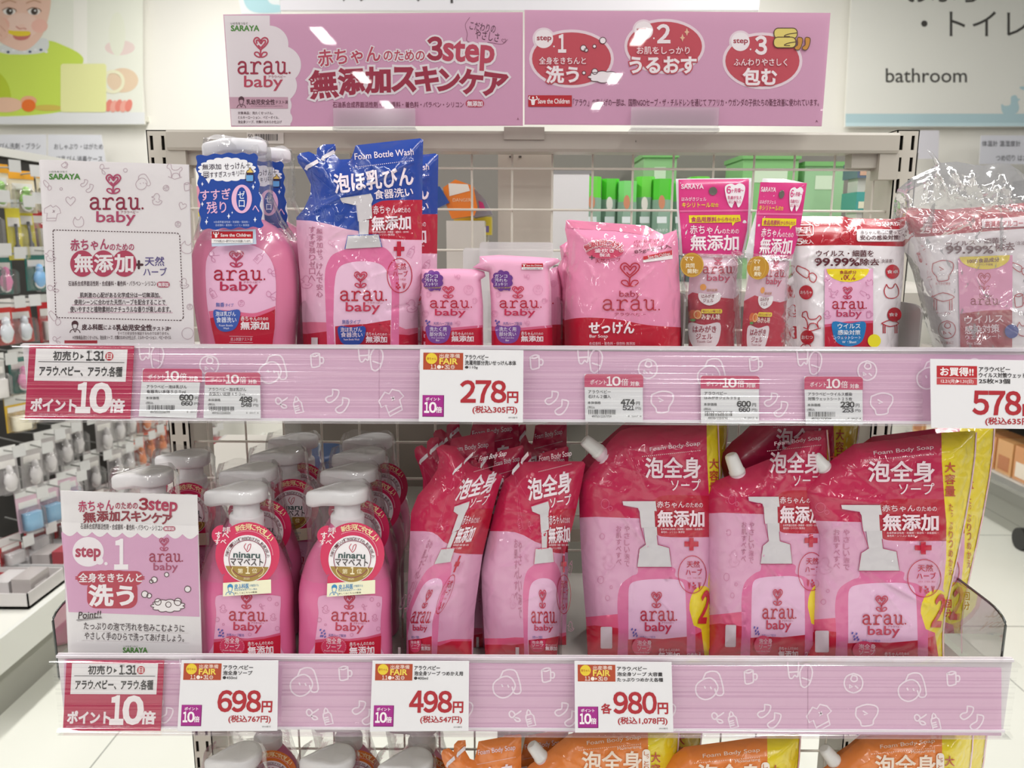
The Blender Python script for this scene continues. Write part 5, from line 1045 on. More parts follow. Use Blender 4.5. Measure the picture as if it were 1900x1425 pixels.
def spout(t, base_px, tip_px, Y, T, r=.0074):
    a, b = at(*ap(T, *base_px), Y), at(*ap(T, *tip_px), Y); o = t.location; d = (b-a)
    p = Part(); p.bar(a-d*.45, a+d*.06, r, mat('e2c3d0', 'plastic'), [(0, r*1.5), (.5, r*1.35), (.52, r*1.1), (1, r*1.05)]); s_ = p.build('spout', t, o)
    p = Part(); rr_ = r; n = 36; t_ = d.normalized(); x = t_.cross(Vector((0, 1, 0))).normalized(); y = x.cross(t_); rs = []
    for k, q in ((.04, .98), (.05, 1.06), (.2, 1.08), (.24, 1.0), (.85, .88), (.95, .8), (1, .6)):
        c = a.lerp(b, k); rs.append([c+x*rr_*q*(1-.035*(i % 2)*(.22 < k < .9))*math.cos(6.28319*i/n)+y*rr_*q*(1-.035*(i % 2)*(.22 < k < .9))*math.sin(6.28319*i/n) for i in range(n)])
    p.rings(rs, mat('e0dfde', 'plastic'), True); c = p.build('cap', s_, o); return s_

# ---- the two refill designs
def squash(v):
    v = np.array(v, float); y = v[:, 1]; v[:, 1] = np.where(y > 1090, 1090+(y-1090)*.56, y); return v
def refill_regions(pal):
    top, base, band, red, blob, botl, lab, lab2 = pal
    return [([(-600, -100), (1900, -100), (1900, 455), (1600, 455), (1500, 450), (1300, 600), (1105, 640), (1030, 628), (900, 592), (800, 575), (700, 570), (-600, 565)], top),
            (smooth([(1900, 445), (1350, 445), (1220, 462), (1160, 520), (1140, 600), (1165, 660), (1230, 685), (1400, 695), (1900, 700)], 4), blob),
            ([(-600, 1225), (680, 1222), (800, 1212), (900, 1215), (1360, 1240), (1400, 1258), (1600, 1230), (1900, 1230), (1900, 1900), (-600, 1900)], band),
            ([(-600, 1285), (680, 1285), (760, 1290), (900, 1272), (1360, 1290), (1420, 1295), (1600, 1250), (1900, 1250), (1900, 1900), (-600, 1900)], red),
            (smooth([(1020, 755), (1130, 742), (1255, 740), (1320, 800), (1350, 880), (1360, 1000)], 4)+[(1355, 1700), (905, 1700)]+smooth([(905, 1340), (895, 1100), (890, 950), (900, 860), (940, 790), (1020, 755)], 4), botl),
            (smooth([(950, 1000), (965, 900), (1010, 850), (1120, 830), (1230, 845), (1285, 900), (1310, 1000), (1310, 1150)], 4)+[(1300, 1700), (970, 1700)]+[(945, 1200)], lab),
            ([(955, 1240), (1050, 1230), (1150, 1225), (1306, 1200), (1302, 1700), (970, 1700)], lab2)]
def refill_draw(pr, k, words, en, badge):
    pr.warp = k if k else None
    big, mid, vt = words; W = 'f0e0ea'; inkr = 'b8203c'
    pr.text(en, 1078, 136, 1450, 176, W, .008, 2, rot=-5); pr.dots([(1070, 240), (1450, 195)], W, 4, 6, 7, 1, False)
    pr.text(big, 950, 258, 1446, 376, W, .028, 3, rot=-6); pr.text(mid, 1202, 373, 1446, 430, W, .018, 3, rot=-5)
    pr.text('赤ちゃん', 1195, 478, 1345, 530, W, .015, 3, rot=-3); pr.text('のための', 1350, 492, 1430, 524, W, .012, 3); pr.text('無添加', 1188, 545, 1430, 632, W, .03, 3, rot=-2); pr.text('合成界面活性剤・防腐剤・着色料・保存料', 1190, 640, 1420, 652, W, .0, 3); pr.text('香料・シリコン無添加', 1190, 657, 1330, 670, W, .0, 3)
    # picture of the pump
    G = 'ccc6cb'
    pr.poly([(985, 432), (1180, 402), (1196, 440), (1180, 480), (1085, 478), (1040, 468), (1000, 460)], G, 2); pr.poly([(1085, 470), (1185, 470), (1190, 560), (1095, 580)], G, 2); pr.poly([(1105, 575), (1170, 570), (1165, 670), (1108, 672)], G, 2); pr.poly([(1035, 668), (1230, 662), (1250, 740), (1018, 752)], 'c4c0c4', 3); pr.line([(1018, 752), (1035, 668), (1230, 662), (1250, 740)], 5, badge[0], 3)
    for a in (((985, 432), (1180, 402)), ((1085, 478), (1108, 672))): pr.line(list(a), 4, badge[0], 3)
    pr.vtext(vt[0], 838, 620, 876, 1060, 'c07a98', .008, 1); pr.vtext(vt[1], 792, 610, 830, 960, 'c07a98', .008, 1)
    pr.line([(1325, 752), (1392, 752)], 26, inkr, 2, cap=False); pr.line([(1358, 705), (1358, 798)], 26, inkr, 3, cap=False)
    pr.ring(1362, 920, 78, 108, 5, inkr, 2); pr.text('天然', 1330, 842, 1402, 884, inkr, .015, 2); pr.text('ハーブ', 1320, 890, 1414, 926, inkr, .015, 2); pr.text('エキス配合', 1335, 938, 1402, 950, inkr, .0, 2)
    for x, y in ((1345, 968), (1355, 980), (1343, 992), (1364, 994), (1352, 1002)): pr.ell(x, y, 6, 6, inkr, 2, 10)
    for dx in (-12, -4, 4, 12): pr.line([(1392+dx, 968), (1390, 1004)], 3, inkr, 2)
    for nm, x, y, z, r_ in (('bottle', 855, 520, 90, -20), ('pacifier', 975, 540, 60, 30)): icon(pr, nm, x, y, z, badge[2], 3, 1, r_)
    for nm, x, y, z, r_ in (('pacifier', 935, 715, 50, 0), ('bottle', 1438, 770, 80, 25), ('duck', 775, 960, 80, 0), ('duck', 1440, 1110, 80, 0)): icon(pr, nm, x, y, z, 'd08cae', 3, 1, r_)
    logo(pr, 985, 1018, 1282, 1078, 'ac1c34', 'be2c4e', 'b83250', 3); pr.text('天然ハーブ配合' if k else '無香タイプ', 1000, 1198, 1115, 1226, '5c6ab0', .01, 3)
    pr.poly(smooth([(980, 1240), (1060, 1246), (1140, 1240), (1145, 1290), (1120, 1345), (1060, 1362), (1000, 1345), (975, 1290)], 4, True), badge[0], 4)
    pr.text(badge[1][0], 990, 1246, 1124, 1276, W, .012, 5); pr.text(badge[1][1], 992, 1278, 1128, 1308, W, .012, 5); pr.text(badge[1][2], 1010, 1316, 1108, 1328, W, .0, 5)
    pr.text('赤ちゃん', 1150, 1276, 1220, 1300, W, .012, 4); pr.text('のための', 1222, 1282, 1282, 1298, W, .01, 4); pr.text('無添加', 1150, 1302, 1282, 1342, W, .025, 4)
    pr.rect(806, 1310, 846, 1420, 'cfc2c8', 3)
    for x0 in ((762, 250), (865, 190)): pr.poly([(x0[0], x0[1]), (x0[0]+10, x0[1]-22), (x0[0]+82, x0[1]-62), (x0[0]+92, x0[1]-40), (x0[0]+22, x0[1]-2), (x0[0]+18, x0[1]+10)], 'e6dde4', 2)
    for e in ((900, 560), (860, 600), (980, 420)): pr.line([(800, 265), e], 1.5, badge[2], 1, cap=False)
PAL_BLUE = ('26459c', 'e4b3cd', 'd6708e', 'b5203a', 'b5203a', 'd9709e', 'e6bcd6', 'b8243e')
PAL_PINK = ('ba204b', 'd299b8', 'd4587e', 'bb1d38', 'b01a34', 'd4709c', 'dfb0cf', 'ba203c')
PAL_ORNG = ('e2803a', 'ecc0a0', 'dd8a4a', 'd0602c', 'c44a28', 'e09a6a', 'ecd0c0', 'd0602c')
def large_regions(pal):
    top, base, band, red, blob, botl, lab, lab2, yel = pal
    return [([(500, -60), (1800, -60), (1800, 560), (1000, 562), (780, 556), (660, 552), (500, 558)], top),
            (smooth([(1415, 436), (1140, 432), (1050, 455), (1008, 520), (1012, 590), (1060, 650), (1150, 664), (1415, 664)], 4), blob),
            ([(500, 1110), (650, 1100), (800, 1088), (1310, 1130), (1420, 1100), (1800, 1090), (1800, 1800), (500, 1800)], band),
            ([(500, 1165), (650, 1150), (800, 1165), (1310, 1200), (1420, 1160), (1800, 1150), (1800, 1800), (500, 1800)], red),
            (smooth([(935, 832), (1165, 830), (1180, 880), (1260, 905), (1305, 960), (1312, 1050)], 4)+[(1312, 1800), (800, 1800)]+smooth([(800, 1320), (806, 1180), (800, 1020), (822, 930), (890, 880), (930, 865), (935, 832)], 4), botl),
            (smooth([(872, 1000), (880, 930), (930, 905), (1060, 895), (1200, 900), (1240, 940), (1250, 1040), (1255, 1200)], 4)+[(1250, 1800), (875, 1800)], lab),
            ([(868, 1228), (1000, 1222), (1100, 1225), (1256, 1212), (1252, 1800), (872, 1800)], lab2),
            ([(1384, -60), (1388, 230), (1402, 440), (1413, 560), (1412, 760), (1395, 930)]+[(1360+88*math.cos(R(a)), 1050+118*math.sin(R(a))) for a in range(-60, -200, -14)]+[(1300, 1150), (1350, 1170), (1372, 1320), (1372, 1800), (1900, 1800), (1900, -60)], yel)]
PALL_PINK = ('b8214d', 'd19ab9', 'd4587e', 'bb1d38', 'b01a34', 'd06a98', 'dcb0cf', 'ba203c', 'e2cb22')
PALL_ORNG = ('e07f38', 'ecc0a0', 'dd8a4a', 'd0602c', 'c44a28', 'e09a6a', 'ecd0c0', 'd0602c', 'e2cb22')
def large_draw(pr, orange=False):
    W = 'ecd6e0' if not orange else 'f0dccb'; ir = 'b8203c'; pl = 'a8205a' if not orange else 'c0602c'
    pr.text('Foam Body Soap', 1012, 152, 1344, 180, W, .006, 2, rot=-6)
    if orange: pr.text('Moisturizing', 1200, 196, 1346, 218, W, .0, 2, rot=-5)
    pr.dots([(962, 220), (1350, 186)], W, 3.5, 6, 7, 1, False)
    pr.text('泡全身', 985, 226, 1345, 338, W, .024, 3); pr.text('ソープ', 1152, 345, 1346, 408, W, .012, 3)
    if orange: pr.poly(rr(1352, 215, 1400, 340, 20), 'f0e4da', 3); pr.vtext('しっとり', 1362, 225, 1392, 332, 'c8702c', .01, 4)
    pr.text('赤ちゃん', 1060, 466, 1240, 502, W, .015, 3); pr.text('のための', 1248, 474, 1360, 500, W, .012, 3); pr.text('無添加', 1066, 518, 1368, 606, W, .03, 3); pr.text('合成界面活性剤・防腐剤・保存料・合成香料・', 1084, 614, 1368, 626, W, .0, 3); pr.text('着色料・シリコン 無添加', 1086, 630, 1240, 642, W, .0, 3)
    G = 'cdc7cc'
    pr.poly([(832, 466), (1050, 466), (1058, 520), (945, 522), (935, 505), (875, 497), (838, 490)], G, 2); pr.poly([(945, 515), (1042, 515), (1048, 610), (955, 612)], G, 2); pr.poly([(972, 608), (1058, 608), (1066, 705), (1140, 722), (1156, 830), (930, 830), (944, 730), (985, 705)], 'c6c1c6', 2)
    pr.line([(832, 466), (838, 490), (875, 497), (935, 505), (955, 612), (985, 705), (944, 730), (930, 830), (1156, 830), (1140, 722), (1066, 705), (1060, 655)], 4, pl, 3)
    pr.vtext('やさしい泡で', 846, 600, 880, 830, 'c07a98', .006, 1); pr.vtext('お肌すべすべ', 792, 600, 826, 820, 'c07a98', .006, 1)
    pr.line([(1240, 702), (1332, 702)], 28, ir, 2, cap=False); pr.line([(1286, 668), (1286, 738)], 28, ir, 3, cap=False)
    pr.ring(1292, 870, 92, 103, 4, ir, 2); pr.text('天然', 1256, 796, 1340, 832, ir, .012, 2); pr.text('ハーブ', 1250, 838, 1356, 874, ir, .012, 2); pr.text('エキス（うるおい成分）', 1258, 884, 1354, 894, ir, .0, 2)
    for x, y in ((1300, 918), (1310, 930), (1298, 938), (1314, 944), (1304, 950)): pr.ell(x, y, 6, 6, ir, 2, 10)
    for x in (1272, 1340):
        for dx in (-8, 0, 8): pr.line([(x+dx, 914), (x, 950)], 3, ir, 2)
    for x, y, r_ in ((720, 480, 26), (755, 505, 12), (700, 660, 16), (690, 900, 20), (735, 1000, 14), (760, 940, 9), (1080, 300, 10)): pr.ring(x, y, r_, r_, 2.5, 'c87ca0' if y > 560 else 'dc6a92', 1, 20)
    icon(pr, 'duck', 745, 800, 90, 'cf94b2', 2.5, 1)
    logo(pr, 950, 1072, 1192, 1124, 'a81c36', 'b82c4c', 'b4304e', 3)
    for x, y in ((896, 1172), (905, 1190), (918, 1176), (922, 1196), (908, 1206), (928, 1208)): pr.ell(x, y, 5, 8, '5c52a0', 3, 10, 30)
    pr.text('天然ハーブ配合', 948, 1208, 1050, 1222, '6a62a6', .0, 3)
    pr.ell(960, 1268, 64, 52, 'cf4168', 4); pr.text('泡全身', 930, 1232, 1024, 1262, W, .01, 5); pr.text('ソープ', 932, 1264, 1020, 1290, W, .01, 5); pr.text('Foam Body Soap', 912, 1296, 1010, 1306, W, .0, 5)
    pr.text('赤ちゃん', 1072, 1276, 1150, 1296, W, .01, 4); pr.text('のための', 1152, 1278, 1208, 1293, W, .008, 4); pr.text('無添加', 1070, 1298, 1208, 1340, W, .024, 4)
    pr.rrect(690, 1158, 766, 1278, 8, 'cdbfc8', 3); pr.text('つめかえ', 1258, 1300, 1350, 1328, W, .014, 4); pr.rrect(1256, 1334, 1350, 1366, 6, 'e6d6de', 4); pr.text('大容量', 1262, 1338, 1344, 1362, ir, .01, 5)
    pr.vtext('大容量', 1406, 228, 1462, 424, 'b83a2a', .016, 3); pr.vtext('たっぷりつめかえ', 1428, 455, 1450, 860, 'b84a2a', .006, 3)
    pr.text('2', 1346, 965, 1398, 1132, 'c02a34', .04, 3, skew=.18); pr.vtext('回分', 1404, 985, 1440, 1090, 'c02a34', .02, 3)

# ================================================================== upper shelf
Z1 = ZS1+.0015
# foam bottles with a blue tag
def blue_bottle():
    T = C6; Yc = .745
    bb = BottleBody(T, 415, Yc, [(545, 110), (570, 135), (610, 205), (660, 255), (720, 290), (790, 312), (880, 321), (980, 322), (1080, 318), (1200, 308), (1355, 290)], Z1, .62, 2.5)
    org = Vector((bb.x0, Yc, Z1)); t = thing('pump_bottle', org, 'pink foam pump bottle with a fully visible scalloped blue tag', 'bottle', 'blue tagged bottles on the upper shelf')
    p = Part(); bb.mesh(p, mat('d87c9f', 'gloss')); p.build('bottle_body', t, org)
    p = Part(); pr = Printer(p, bb.mp, T, 9, 'gloss')
    L = smooth([(140, 900), (150, 810), (200, 745), (290, 715), (400, 720), (500, 760), (560, 840), (582, 950), (582, 1100), (575, 1250), (560, 1362)], 4)+smooth([(205, 1362), (180, 1250), (150, 1100), (140, 900)], 4); pr.poly(L, 'e6b4d2', 1)
    pr.poly(smooth([(160, 1145), (250, 1138), (340, 1148), (440, 1158), (520, 1135), (580, 1112)], 4)+[(576, 1250), (560, 1362), (205, 1362), (180, 1250)], 'd9688c', 2); pr.poly(smooth([(168, 1190), (250, 1170), (340, 1172), (440, 1182), (520, 1158), (579, 1132)], 4)+[(575, 1250), (560, 1362), (205, 1362), (182, 1260)], 'b81c36', 3)
    for nm, x, y, z, r_ in (('bottle', 480, 808, 80, 40), ('pacifier', 190, 795, 70, 30), ('pacifier', 560, 895, 60, 0), ('bottle', 185, 1030, 70, -30), ('pacifier', 555, 1040, 70, 0), ('face', 365, 1095, 40, 0)): icon(pr, nm, x, y, z, 'cc84aa', 3, 2, r_)
    logo(pr, 190, 888, 516, 948, 'a21a34', 'b02a50', 'b03056', 3)
    pr.text('無香', 205, 1090, 258, 1118, '4a62b0', .012, 3); pr.text('タイプ', 264, 1096, 316, 1116, '4a62b0', .01, 3)
    pr.poly(smooth([(192, 1138), (270, 1144), (352, 1136), (352, 1200), (325, 1255), (270, 1274), (225, 1262), (200, 1220)], 4, True), '3f5cae', 4); pr.text('泡ほ乳びん', 204, 1146, 330, 1176, 'eef0fa', .012, 5); pr.text('食器洗い', 208, 1182, 334, 1216, 'eef0fa', .012, 5); pr.text('Foam Bottle', 226, 1228, 312, 1240, 'eef0fa', .004, 5); pr.text('Wash', 252, 1246, 288, 1258, 'eef0fa', .004, 5)
    pr.text('赤ちゃん', 362, 1176, 465, 1206, 'f4e8ee', .014, 4); pr.text('のための', 468, 1182, 534, 1202, 'f4e8ee', .01, 4); pr.text('無添加', 362, 1210, 538, 1260, 'f4e8ee', .028, 4)
    pr.line([(290, 1302), (438, 1304)], 2, 'e8c8d4', 4, cap=False); pr.text('皮ふ刺激テスト済', 298, 1310, 434, 1332, 'e8c8d4', .008, 4); pr.line([(290, 1340), (438, 1342)], 2, 'e8c8d4', 4, cap=False); p.build('front_label', t, org)
    W = mat('e4e2e6', 'plastic'); zn = at(*ap(T, 415, 545), Yc).z; zc = at(*ap(T, 415, 405), Yc).z; zh = at(*ap(T, 330, 160), Yc).z; zt = at(*ap(T, 330, 72), Yc).z
    p = Part(); p.lathe(bb.x0, Yc, [(zn-.008, .0205), (zc-.003, .0195), (zc, .018), (zc, .0115), (zh+.004, .011)], W); p.build('pump_collar', t, org)
    hx = at(*ap(T, 335, 110), Yc).x; p = Part(); head_shape(p, (hx+.006, Yc-.004, zh), .0225, .034, zt-zh, W, R(20)); p.build('pump_head', t, org)
    Yt = Yc-.042; P = smooth([(80, 170), (110, 160), (150, 166), (195, 152), (240, 158), (285, 146), (330, 155), (375, 145), (415, 158), (448, 150), (470, 175), (462, 215), (478, 260), (468, 300), (482, 345), (474, 390), (490, 435), (480, 480), (498, 525), (490, 570), (505, 605), (480, 622), (440, 612), (395, 625), (350, 616), (300, 630), (250, 620), (205, 634), (160, 624), (120, 632), (105, 600), (112, 560), (98, 520), (108, 475), (94, 430), (104, 385), (88, 340), (98, 295), (80, 250), (88, 210)], 3, True)
    p = Part(); quadbox(p, P, Yt, .0006, mat('24489e', 'gloss'), T); pr = Printer(p, flat(Yt, .00014), T, None, 'gloss')
    pr.poly(cloud(275, 252, 168, 70, 18, .1), 'f0eef4', 1); pr.poly([(140, 310), (175, 310), (160, 342)], 'f0eef4', 1)
    pr.text('無添加', 120, 218, 238, 254, '3c2c40', .012, 2, rot=-2); pr.text('せっけん＋', 258, 210, 420, 250, '3c2c40', .012, 2, rot=-4); pr.rrect(126, 266, 162, 304, 4, '3c2c40', 2); pr.text('田', 130, 270, 158, 300, 'f0eef4', .01, 3); pr.text('すすぎスッキリ', 168, 264, 352, 300, '3c2c40', .012, 2, rot=-3); pr.text('成分', 358, 256, 386, 268, '3c2c40', .0, 2); pr.text('配合', 358, 272, 386, 284, '3c2c40', .0, 2)
    pr.poly(rr(396, 284, 440, 326, 6), '6aa4dc', 3); pr.rect(398, 272, 438, 288, '3c2c40', 3); pr.poly(smooth([(398, 272), (402, 262), (414, 256), (416, 244), (424, 244), (426, 256), (436, 262), (438, 272)], 3), 'e6c264', 3); pr.outline(smooth([(394, 284), (398, 272), (402, 260), (414, 254), (416, 242), (424, 242), (428, 254), (438, 260), (442, 284), (440, 326), (396, 326)], 3, True), 3.5, '3c2c40', 4)
    pr.text('すすぎ', 108, 376, 298, 444, 'eab8d8', .012, 2, rot=-3); pr.text('残り', 148, 454, 270, 528, 'eab8d8', .012, 2, rot=-3)
    pr.ell(368, 438, 64, 90, 'eab8d8', 2); pr.ell(368, 438, 34, 74, '24489e', 3); pr.text('ゼ', 344, 388, 388, 436, 'eef0fa', .008, 4); pr.text('ロ', 350, 446, 386, 488, 'eef0fa', .008, 4); pr.text('へ', 436, 480, 478, 520, 'eab8d8', .012, 2)
    for x, y, r_ in ((120, 344, 14), (440, 362, 18), (452, 334, 9), (120, 470, 16), (286, 546, 18), (308, 524, 9), (146, 582, 18), (152, 556, 7), (452, 568, 18)): pr.poly([(x, y-r_), (x+r_*.22, y-r_*.22), (x+r_*.6, y), (x+r_*.22, y+r_*.22), (x, y+r_), (x-r_*.22, y+r_*.22), (x-r_*.6, y), (x-r_*.22, y-r_*.22)], 'eef0fa', 2)
    pr.text('※合成界面活性剤・防腐剤・保存料・', 192, 576, 416, 590, 'c8d2ec', .004, 2); pr.text('合成香料・着色料・シリコン 無添加', 202, 596, 414, 610, 'c8d2ec', .006, 2); p.build('hang_tag', t, org)
    p = Part(); quadbox(p, [(174, 640), (455, 628), (460, 722), (180, 738)], Yt+.003, .0005, mat('c3cfe4', 'gloss'), T); pr = Printer(p, flat(Yt+.003, .00014), T, None, 'gloss'); charity(pr, 178, 642, 438, 716, 2); p.build('charity_tag', t, org)
    z = lambda y: at(*ap(T, 350, y), Yc).z
    p = Part(); film_sleeve(p, [(bb.x0+.002, Yc, z(700), .047, .034), (bb.x0, Yc, z(560), .036, .03), (bb.x0-.002, Yc, z(420), .031, .026), (hx+.002, Yc, z(250), .029, .026), (hx, Yc, z(120), .029, .026), (hx, Yc, zt+.001, .0275, .024)], 8, WRAP); p.build('shrink_film', t, org)
    return t
BLU = blue_bottle()
d0 = at(462, 640, .745); d1 = at(508, 640, .815)
dup(BLU, BLU.location+Vector((d1.x-d0.x, .07, 0)), 'pink foam pump bottle with a blue tag, half hidden behind its twin', 'blue tagged bottles on the upper shelf')
# blue refill pouches
OUT_BLUE = [(716, 172), (735, 150), (790, 140), (838, 162), (842, 120), (880, 95), (955, 92), (962, 125), (948, 150), (1000, 205), (1044, 214), (1062, 170), (1085, 100), (1300, 76), (1490, 56), (1510, 66), (1506, 330), (1502, 700), (1500, 1000), (1478, 1100), (1476, 1355), (766, 1355), (742, 1000), (714, 680), (712, 555), (760, 500), (800, 410), (803, 345), (765, 265), (724, 210)]
BL_W = ('泡ほ乳びん', '食器洗い', ('無添加せっけんで安心', 'すすぎ残りゼロへ')); BL_B = ('2a4aa0', ('泡ほ乳びん', '食器洗い', 'Foam Bottle Wash'), '4a66b4')
def blue_pouch(lab, T, Y0, seed):
    P = Pouch(OUT_BLUE, T, Y0, .02, 62, Z1, [((1450, 200), (800, 520), .0014, 7), ((1200, 250), (1000, 600), -.001, 9), ((1420, 420), (1180, 700), .001, 6)], seed, 8, .0011)
    return simple_pouch('refill_pouch', lab, 'pouch', 'blue topped refill pouches', P, PAL_BLUE[1], refill_regions(PAL_BLUE), lambda pr: refill_draw(pr, 0, BL_W, 'Foam Bottle Wash', BL_B))
blue_pouch('blue topped pink refill pouch standing in front beside the blue tagged bottles', C6, .742, 3)
blue_pouch('blue topped refill pouch mostly hidden, only its edge showing behind the front one', comp((.985, 0, 40, 0, .985, 32), C6), .80, 4)

# soap cartons
def d_soap(pr, x0, top):
    dx = x0
    pr.poly(cloud(145+dx, 952, 60, 58, 9, .16), '6a3a88', 3); pr.poly([(165+dx, 1005), (200+dx, 995), (192+dx, 1018)], '6a3a88', 3)
    for k, s_ in enumerate(('ガンコ', '汚れも', 'スッキリ!')): pr.text(s_, 98+dx, 912+k*26, 176+dx, 934+k*26, 'f0e6f4', .012, 4)
    pr.text('洗たくせっけん部分用', 92+dx, 992, 190+dx, 1002, 'e0c83c', .01, 4)
    for nm, x, y, z in (('mitten', 300, 930, 34), ('face', 370, 1010, 60), ('cup', 412, 1080, 36), ('face', 98, 1160, 40), ('mitten', 300, 1220, 34), ('cup', 120, 1040, 34)): icon(pr, nm, x+dx, y, z, 'dc96b8', 2.5, 2)
    logo(pr, 126+dx, 1078, 392+dx, 1122, 'b01c34', 'c02c52', 'c0304e', 3)
    for x, y in ((104, 1205), (112, 1222), (124, 1212), (116, 1236), (128, 1240)): pr.ell(x+dx, y, 6, 8, '5c52a0', 3, 10, 30)
    pr.text('天然ハーブ配合', 150+dx, 1212, 270+dx, 1232, '5c62a4', .008, 3)
    pr.poly([(78+dx, 1240), (250+dx, 1250), (460+dx, 1232), (462+dx, 1420), (78+dx, 1420)], 'd26488', 2); pr.poly([(78+dx, 1268), (250+dx, 1268), (460+dx, 1246), (462+dx, 1420), (78+dx, 1420)], 'b81c36', 3)
    pr.poly(smooth([(105+dx, 1238), (180+dx, 1240), (254+dx, 1236), (254+dx, 1290), (230+dx, 1335), (180+dx, 1348), (130+dx, 1335), (106+dx, 1290)], 4, True), '7a4a98', 4); pr.text('洗たく用', 126+dx, 1244, 232+dx, 1272, 'f0e6f4', .012, 5); pr.text('部分洗い', 126+dx, 1276, 232+dx, 1302, 'f0e6f4', .012, 5); pr.text('Pre Laundry', 138+dx, 1308, 220+dx, 1318, 'f0e6f4', .0, 5); pr.text('Bar', 166+dx, 1322, 190+dx, 1334, 'f0e6f4', .0, 5)
    pr.text('赤ちゃん', 264+dx, 1272, 342+dx, 1298, 'f4e8ee', .014, 4); pr.text('のための', 344+dx, 1278, 402+dx, 1294, 'f4e8ee', .01, 4); pr.text('無添加', 264+dx, 1300, 402+dx, 1336, 'f4e8ee', .025, 4)
    if top: charity(pr, 706, 844, 840, 882, 3)
def soap(lab, outline, dx, Y0, top, seed):
    P = Pouch(outline, C7, Y0, .012, 13, Z1, [], seed, 3, .0005, back=2.6)
    simple_pouch('soap_pack', lab, 'soap', 'small wrapped soaps', P, 'ecaccb', [], lambda pr: d_soap(pr, dx, top), 'wrapped_bar', kind='gloss')
soap('small pink wrapped soap with a violet badge, nearer the blue pouch', [(78, 880), (130, 878), (300, 876), (420, 880), (470, 895), (478, 925), (448, 945), (462, 1100), (466, 1362), (78, 1362), (74, 1100)], 0, .735, False, 1)
soap('small pink wrapped soap with a red charity sticker, nearer the soap bag', [(440, 838), (440, 798), (560, 790), (750, 800), (930, 812), (950, 830), (880, 875), (890, 1000), (896, 1362), (518, 1362), (512, 1100), (500, 900), (395, 870)], 438, .735, True, 2)
P = Pouch([(880, 880), (930, 860), (958, 960), (968, 1362), (870, 1362), (860, 950)], C7, .80, .01, 10, Z1, [], 5, 2, .0005, back=2.5)
simple_pouch('soap_pack', 'small pink wrapped soap hidden behind the one with the charity sticker', 'soap', 'small wrapped soaps', P, 'e6a2c2', [([(800, 1235), (1000, 1225), (1000, 1500), (800, 1500)], 'b81c36')], lambda pr: (icon(pr, 'face', 905, 970, 40, 'dc96b8', 2.5, 2), pr.ell(902, 1095, 5, 5, 'b01c34', 2, 10)), 'wrapped_bar', kind='gloss')
# soap bag
OUT_BAG = [(985, 572), (1010, 568), (1100, 578), (1300, 592), (1490, 606), (1550, 640), (1600, 662), (1680, 632), (1690, 700), (1696, 860), (1704, 1060), (1716, 1362), (984, 1362), (974, 1200), (984, 1000), (1000, 860), (1000, 760), (990, 690), (978, 630)]
def d_bag(pr):
    pr.poly([(984, 574), (1100, 580), (1300, 594), (1480, 608), (1540, 640), (1510, 668), (1300, 640), (1100, 628), (990, 622)], 'd87c9c', 1)
    pr.ell(1228, 772, 118, 44, 'd0607e', 2); pr.ell(1228, 772, 112, 38, 'cc4a6a', 2)
    pr.arc('無添加せっけん', 1222, 905, 192, -38, 40, 40, 'b82840', .03, 5, ol=('f2dce4', .06)); pr.text('やさしくつつみ込む', 1140, 738, 1308, 750, 'f4dce6', .006, 4); pr.text('釜炊き', 1164, 752, 1288, 776, 'f4e0ea', .02, 4); pr.text('製法', 1196, 780, 1262, 802, 'f4e0ea', .02, 4); pr.text('＋', 1130, 794, 1164, 820, '3a2a34', .03, 3); pr.arc('天然ハーブ', 1245, 480, -345, 12, -14, 30, 'a82840', .015, 3) if False else pr.text('天然ハーブ', 1168, 812, 1328, 838, 'a82840', .012, 3, rot=-3)
    pr.text('パパもママも', 1410, 690, 1582, 712, 'b03850', .005, 3, rot=-5); pr.text('うれしい2コパック', 1410, 716, 1600, 738, 'b03850', .005, 3, rot=-5); pr.text('85g×2コ入', 1414, 738, 1650, 770, '6a2c3c', .012, 3, rot=-9)
    pr.poly([(1468, 800), (1655, 760), (1655, 815), (1470, 838)], 'f0e6ea', 2); pr.poly([(1470, 800), (1653, 760), (1653, 790), (1470, 822)], 'c0303c', 3); pr.text('Save the Children', 1500, 784, 1640, 804, 'f4e6ea', .01, 4, rot=-10)
    flower(pr, 1386, 842, 122, 148, 'b02c3c', 8, 3)
    pr.text('baby', 1320, 1016, 1455, 1066, 'a8344a', .006, 3); arau(pr, 1212, 1072, 1575, 1138, 'a82838', 9, 3); pr.text('アラウベビー', 1290, 1154, 1486, 1174, 'a8344a', .006, 3)
    pr.text('せっけん', 1130, 1216, 1412, 1284, 'f6eaf0', .035, 3); pr.text('Bar Soap', 1132, 1292, 1248, 1316, 'f6eaf0', .01, 3); pr.text('合成香料・着色料・保存料 無添加', 1130, 1338, 1418, 1358, 'f0d0dc', .004, 3)
P = Pouch(OUT_BAG, C7, .745, .026, 55, Z1, [((1130, 860), (1160, 940), .0014, 6), ((1000, 660), (1250, 700), .001, 9), ((1650, 900), (1560, 1150), .001, 10)], 11, 4, .001)
simple_pouch('soap_bag', 'pink pillow bag with two bars of soap and a red lower band', 'bag', None, P, 'e58fb2', [(smooth([(940, 1210), (1050, 1188), (1180, 1186), (1330, 1200), (1500, 1232), (1740, 1248)], 4)+[(1740, 1700), (940, 1700)], 'b91c34')], d_bag, 'bag_body')
P = Pouch([(945, 735), (1000, 700), (1010, 900), (1000, 1362), (960, 1362), (950, 1000), (925, 880), (955, 820)], C7, .80, .015, 20, Z1, [], 6, 3)
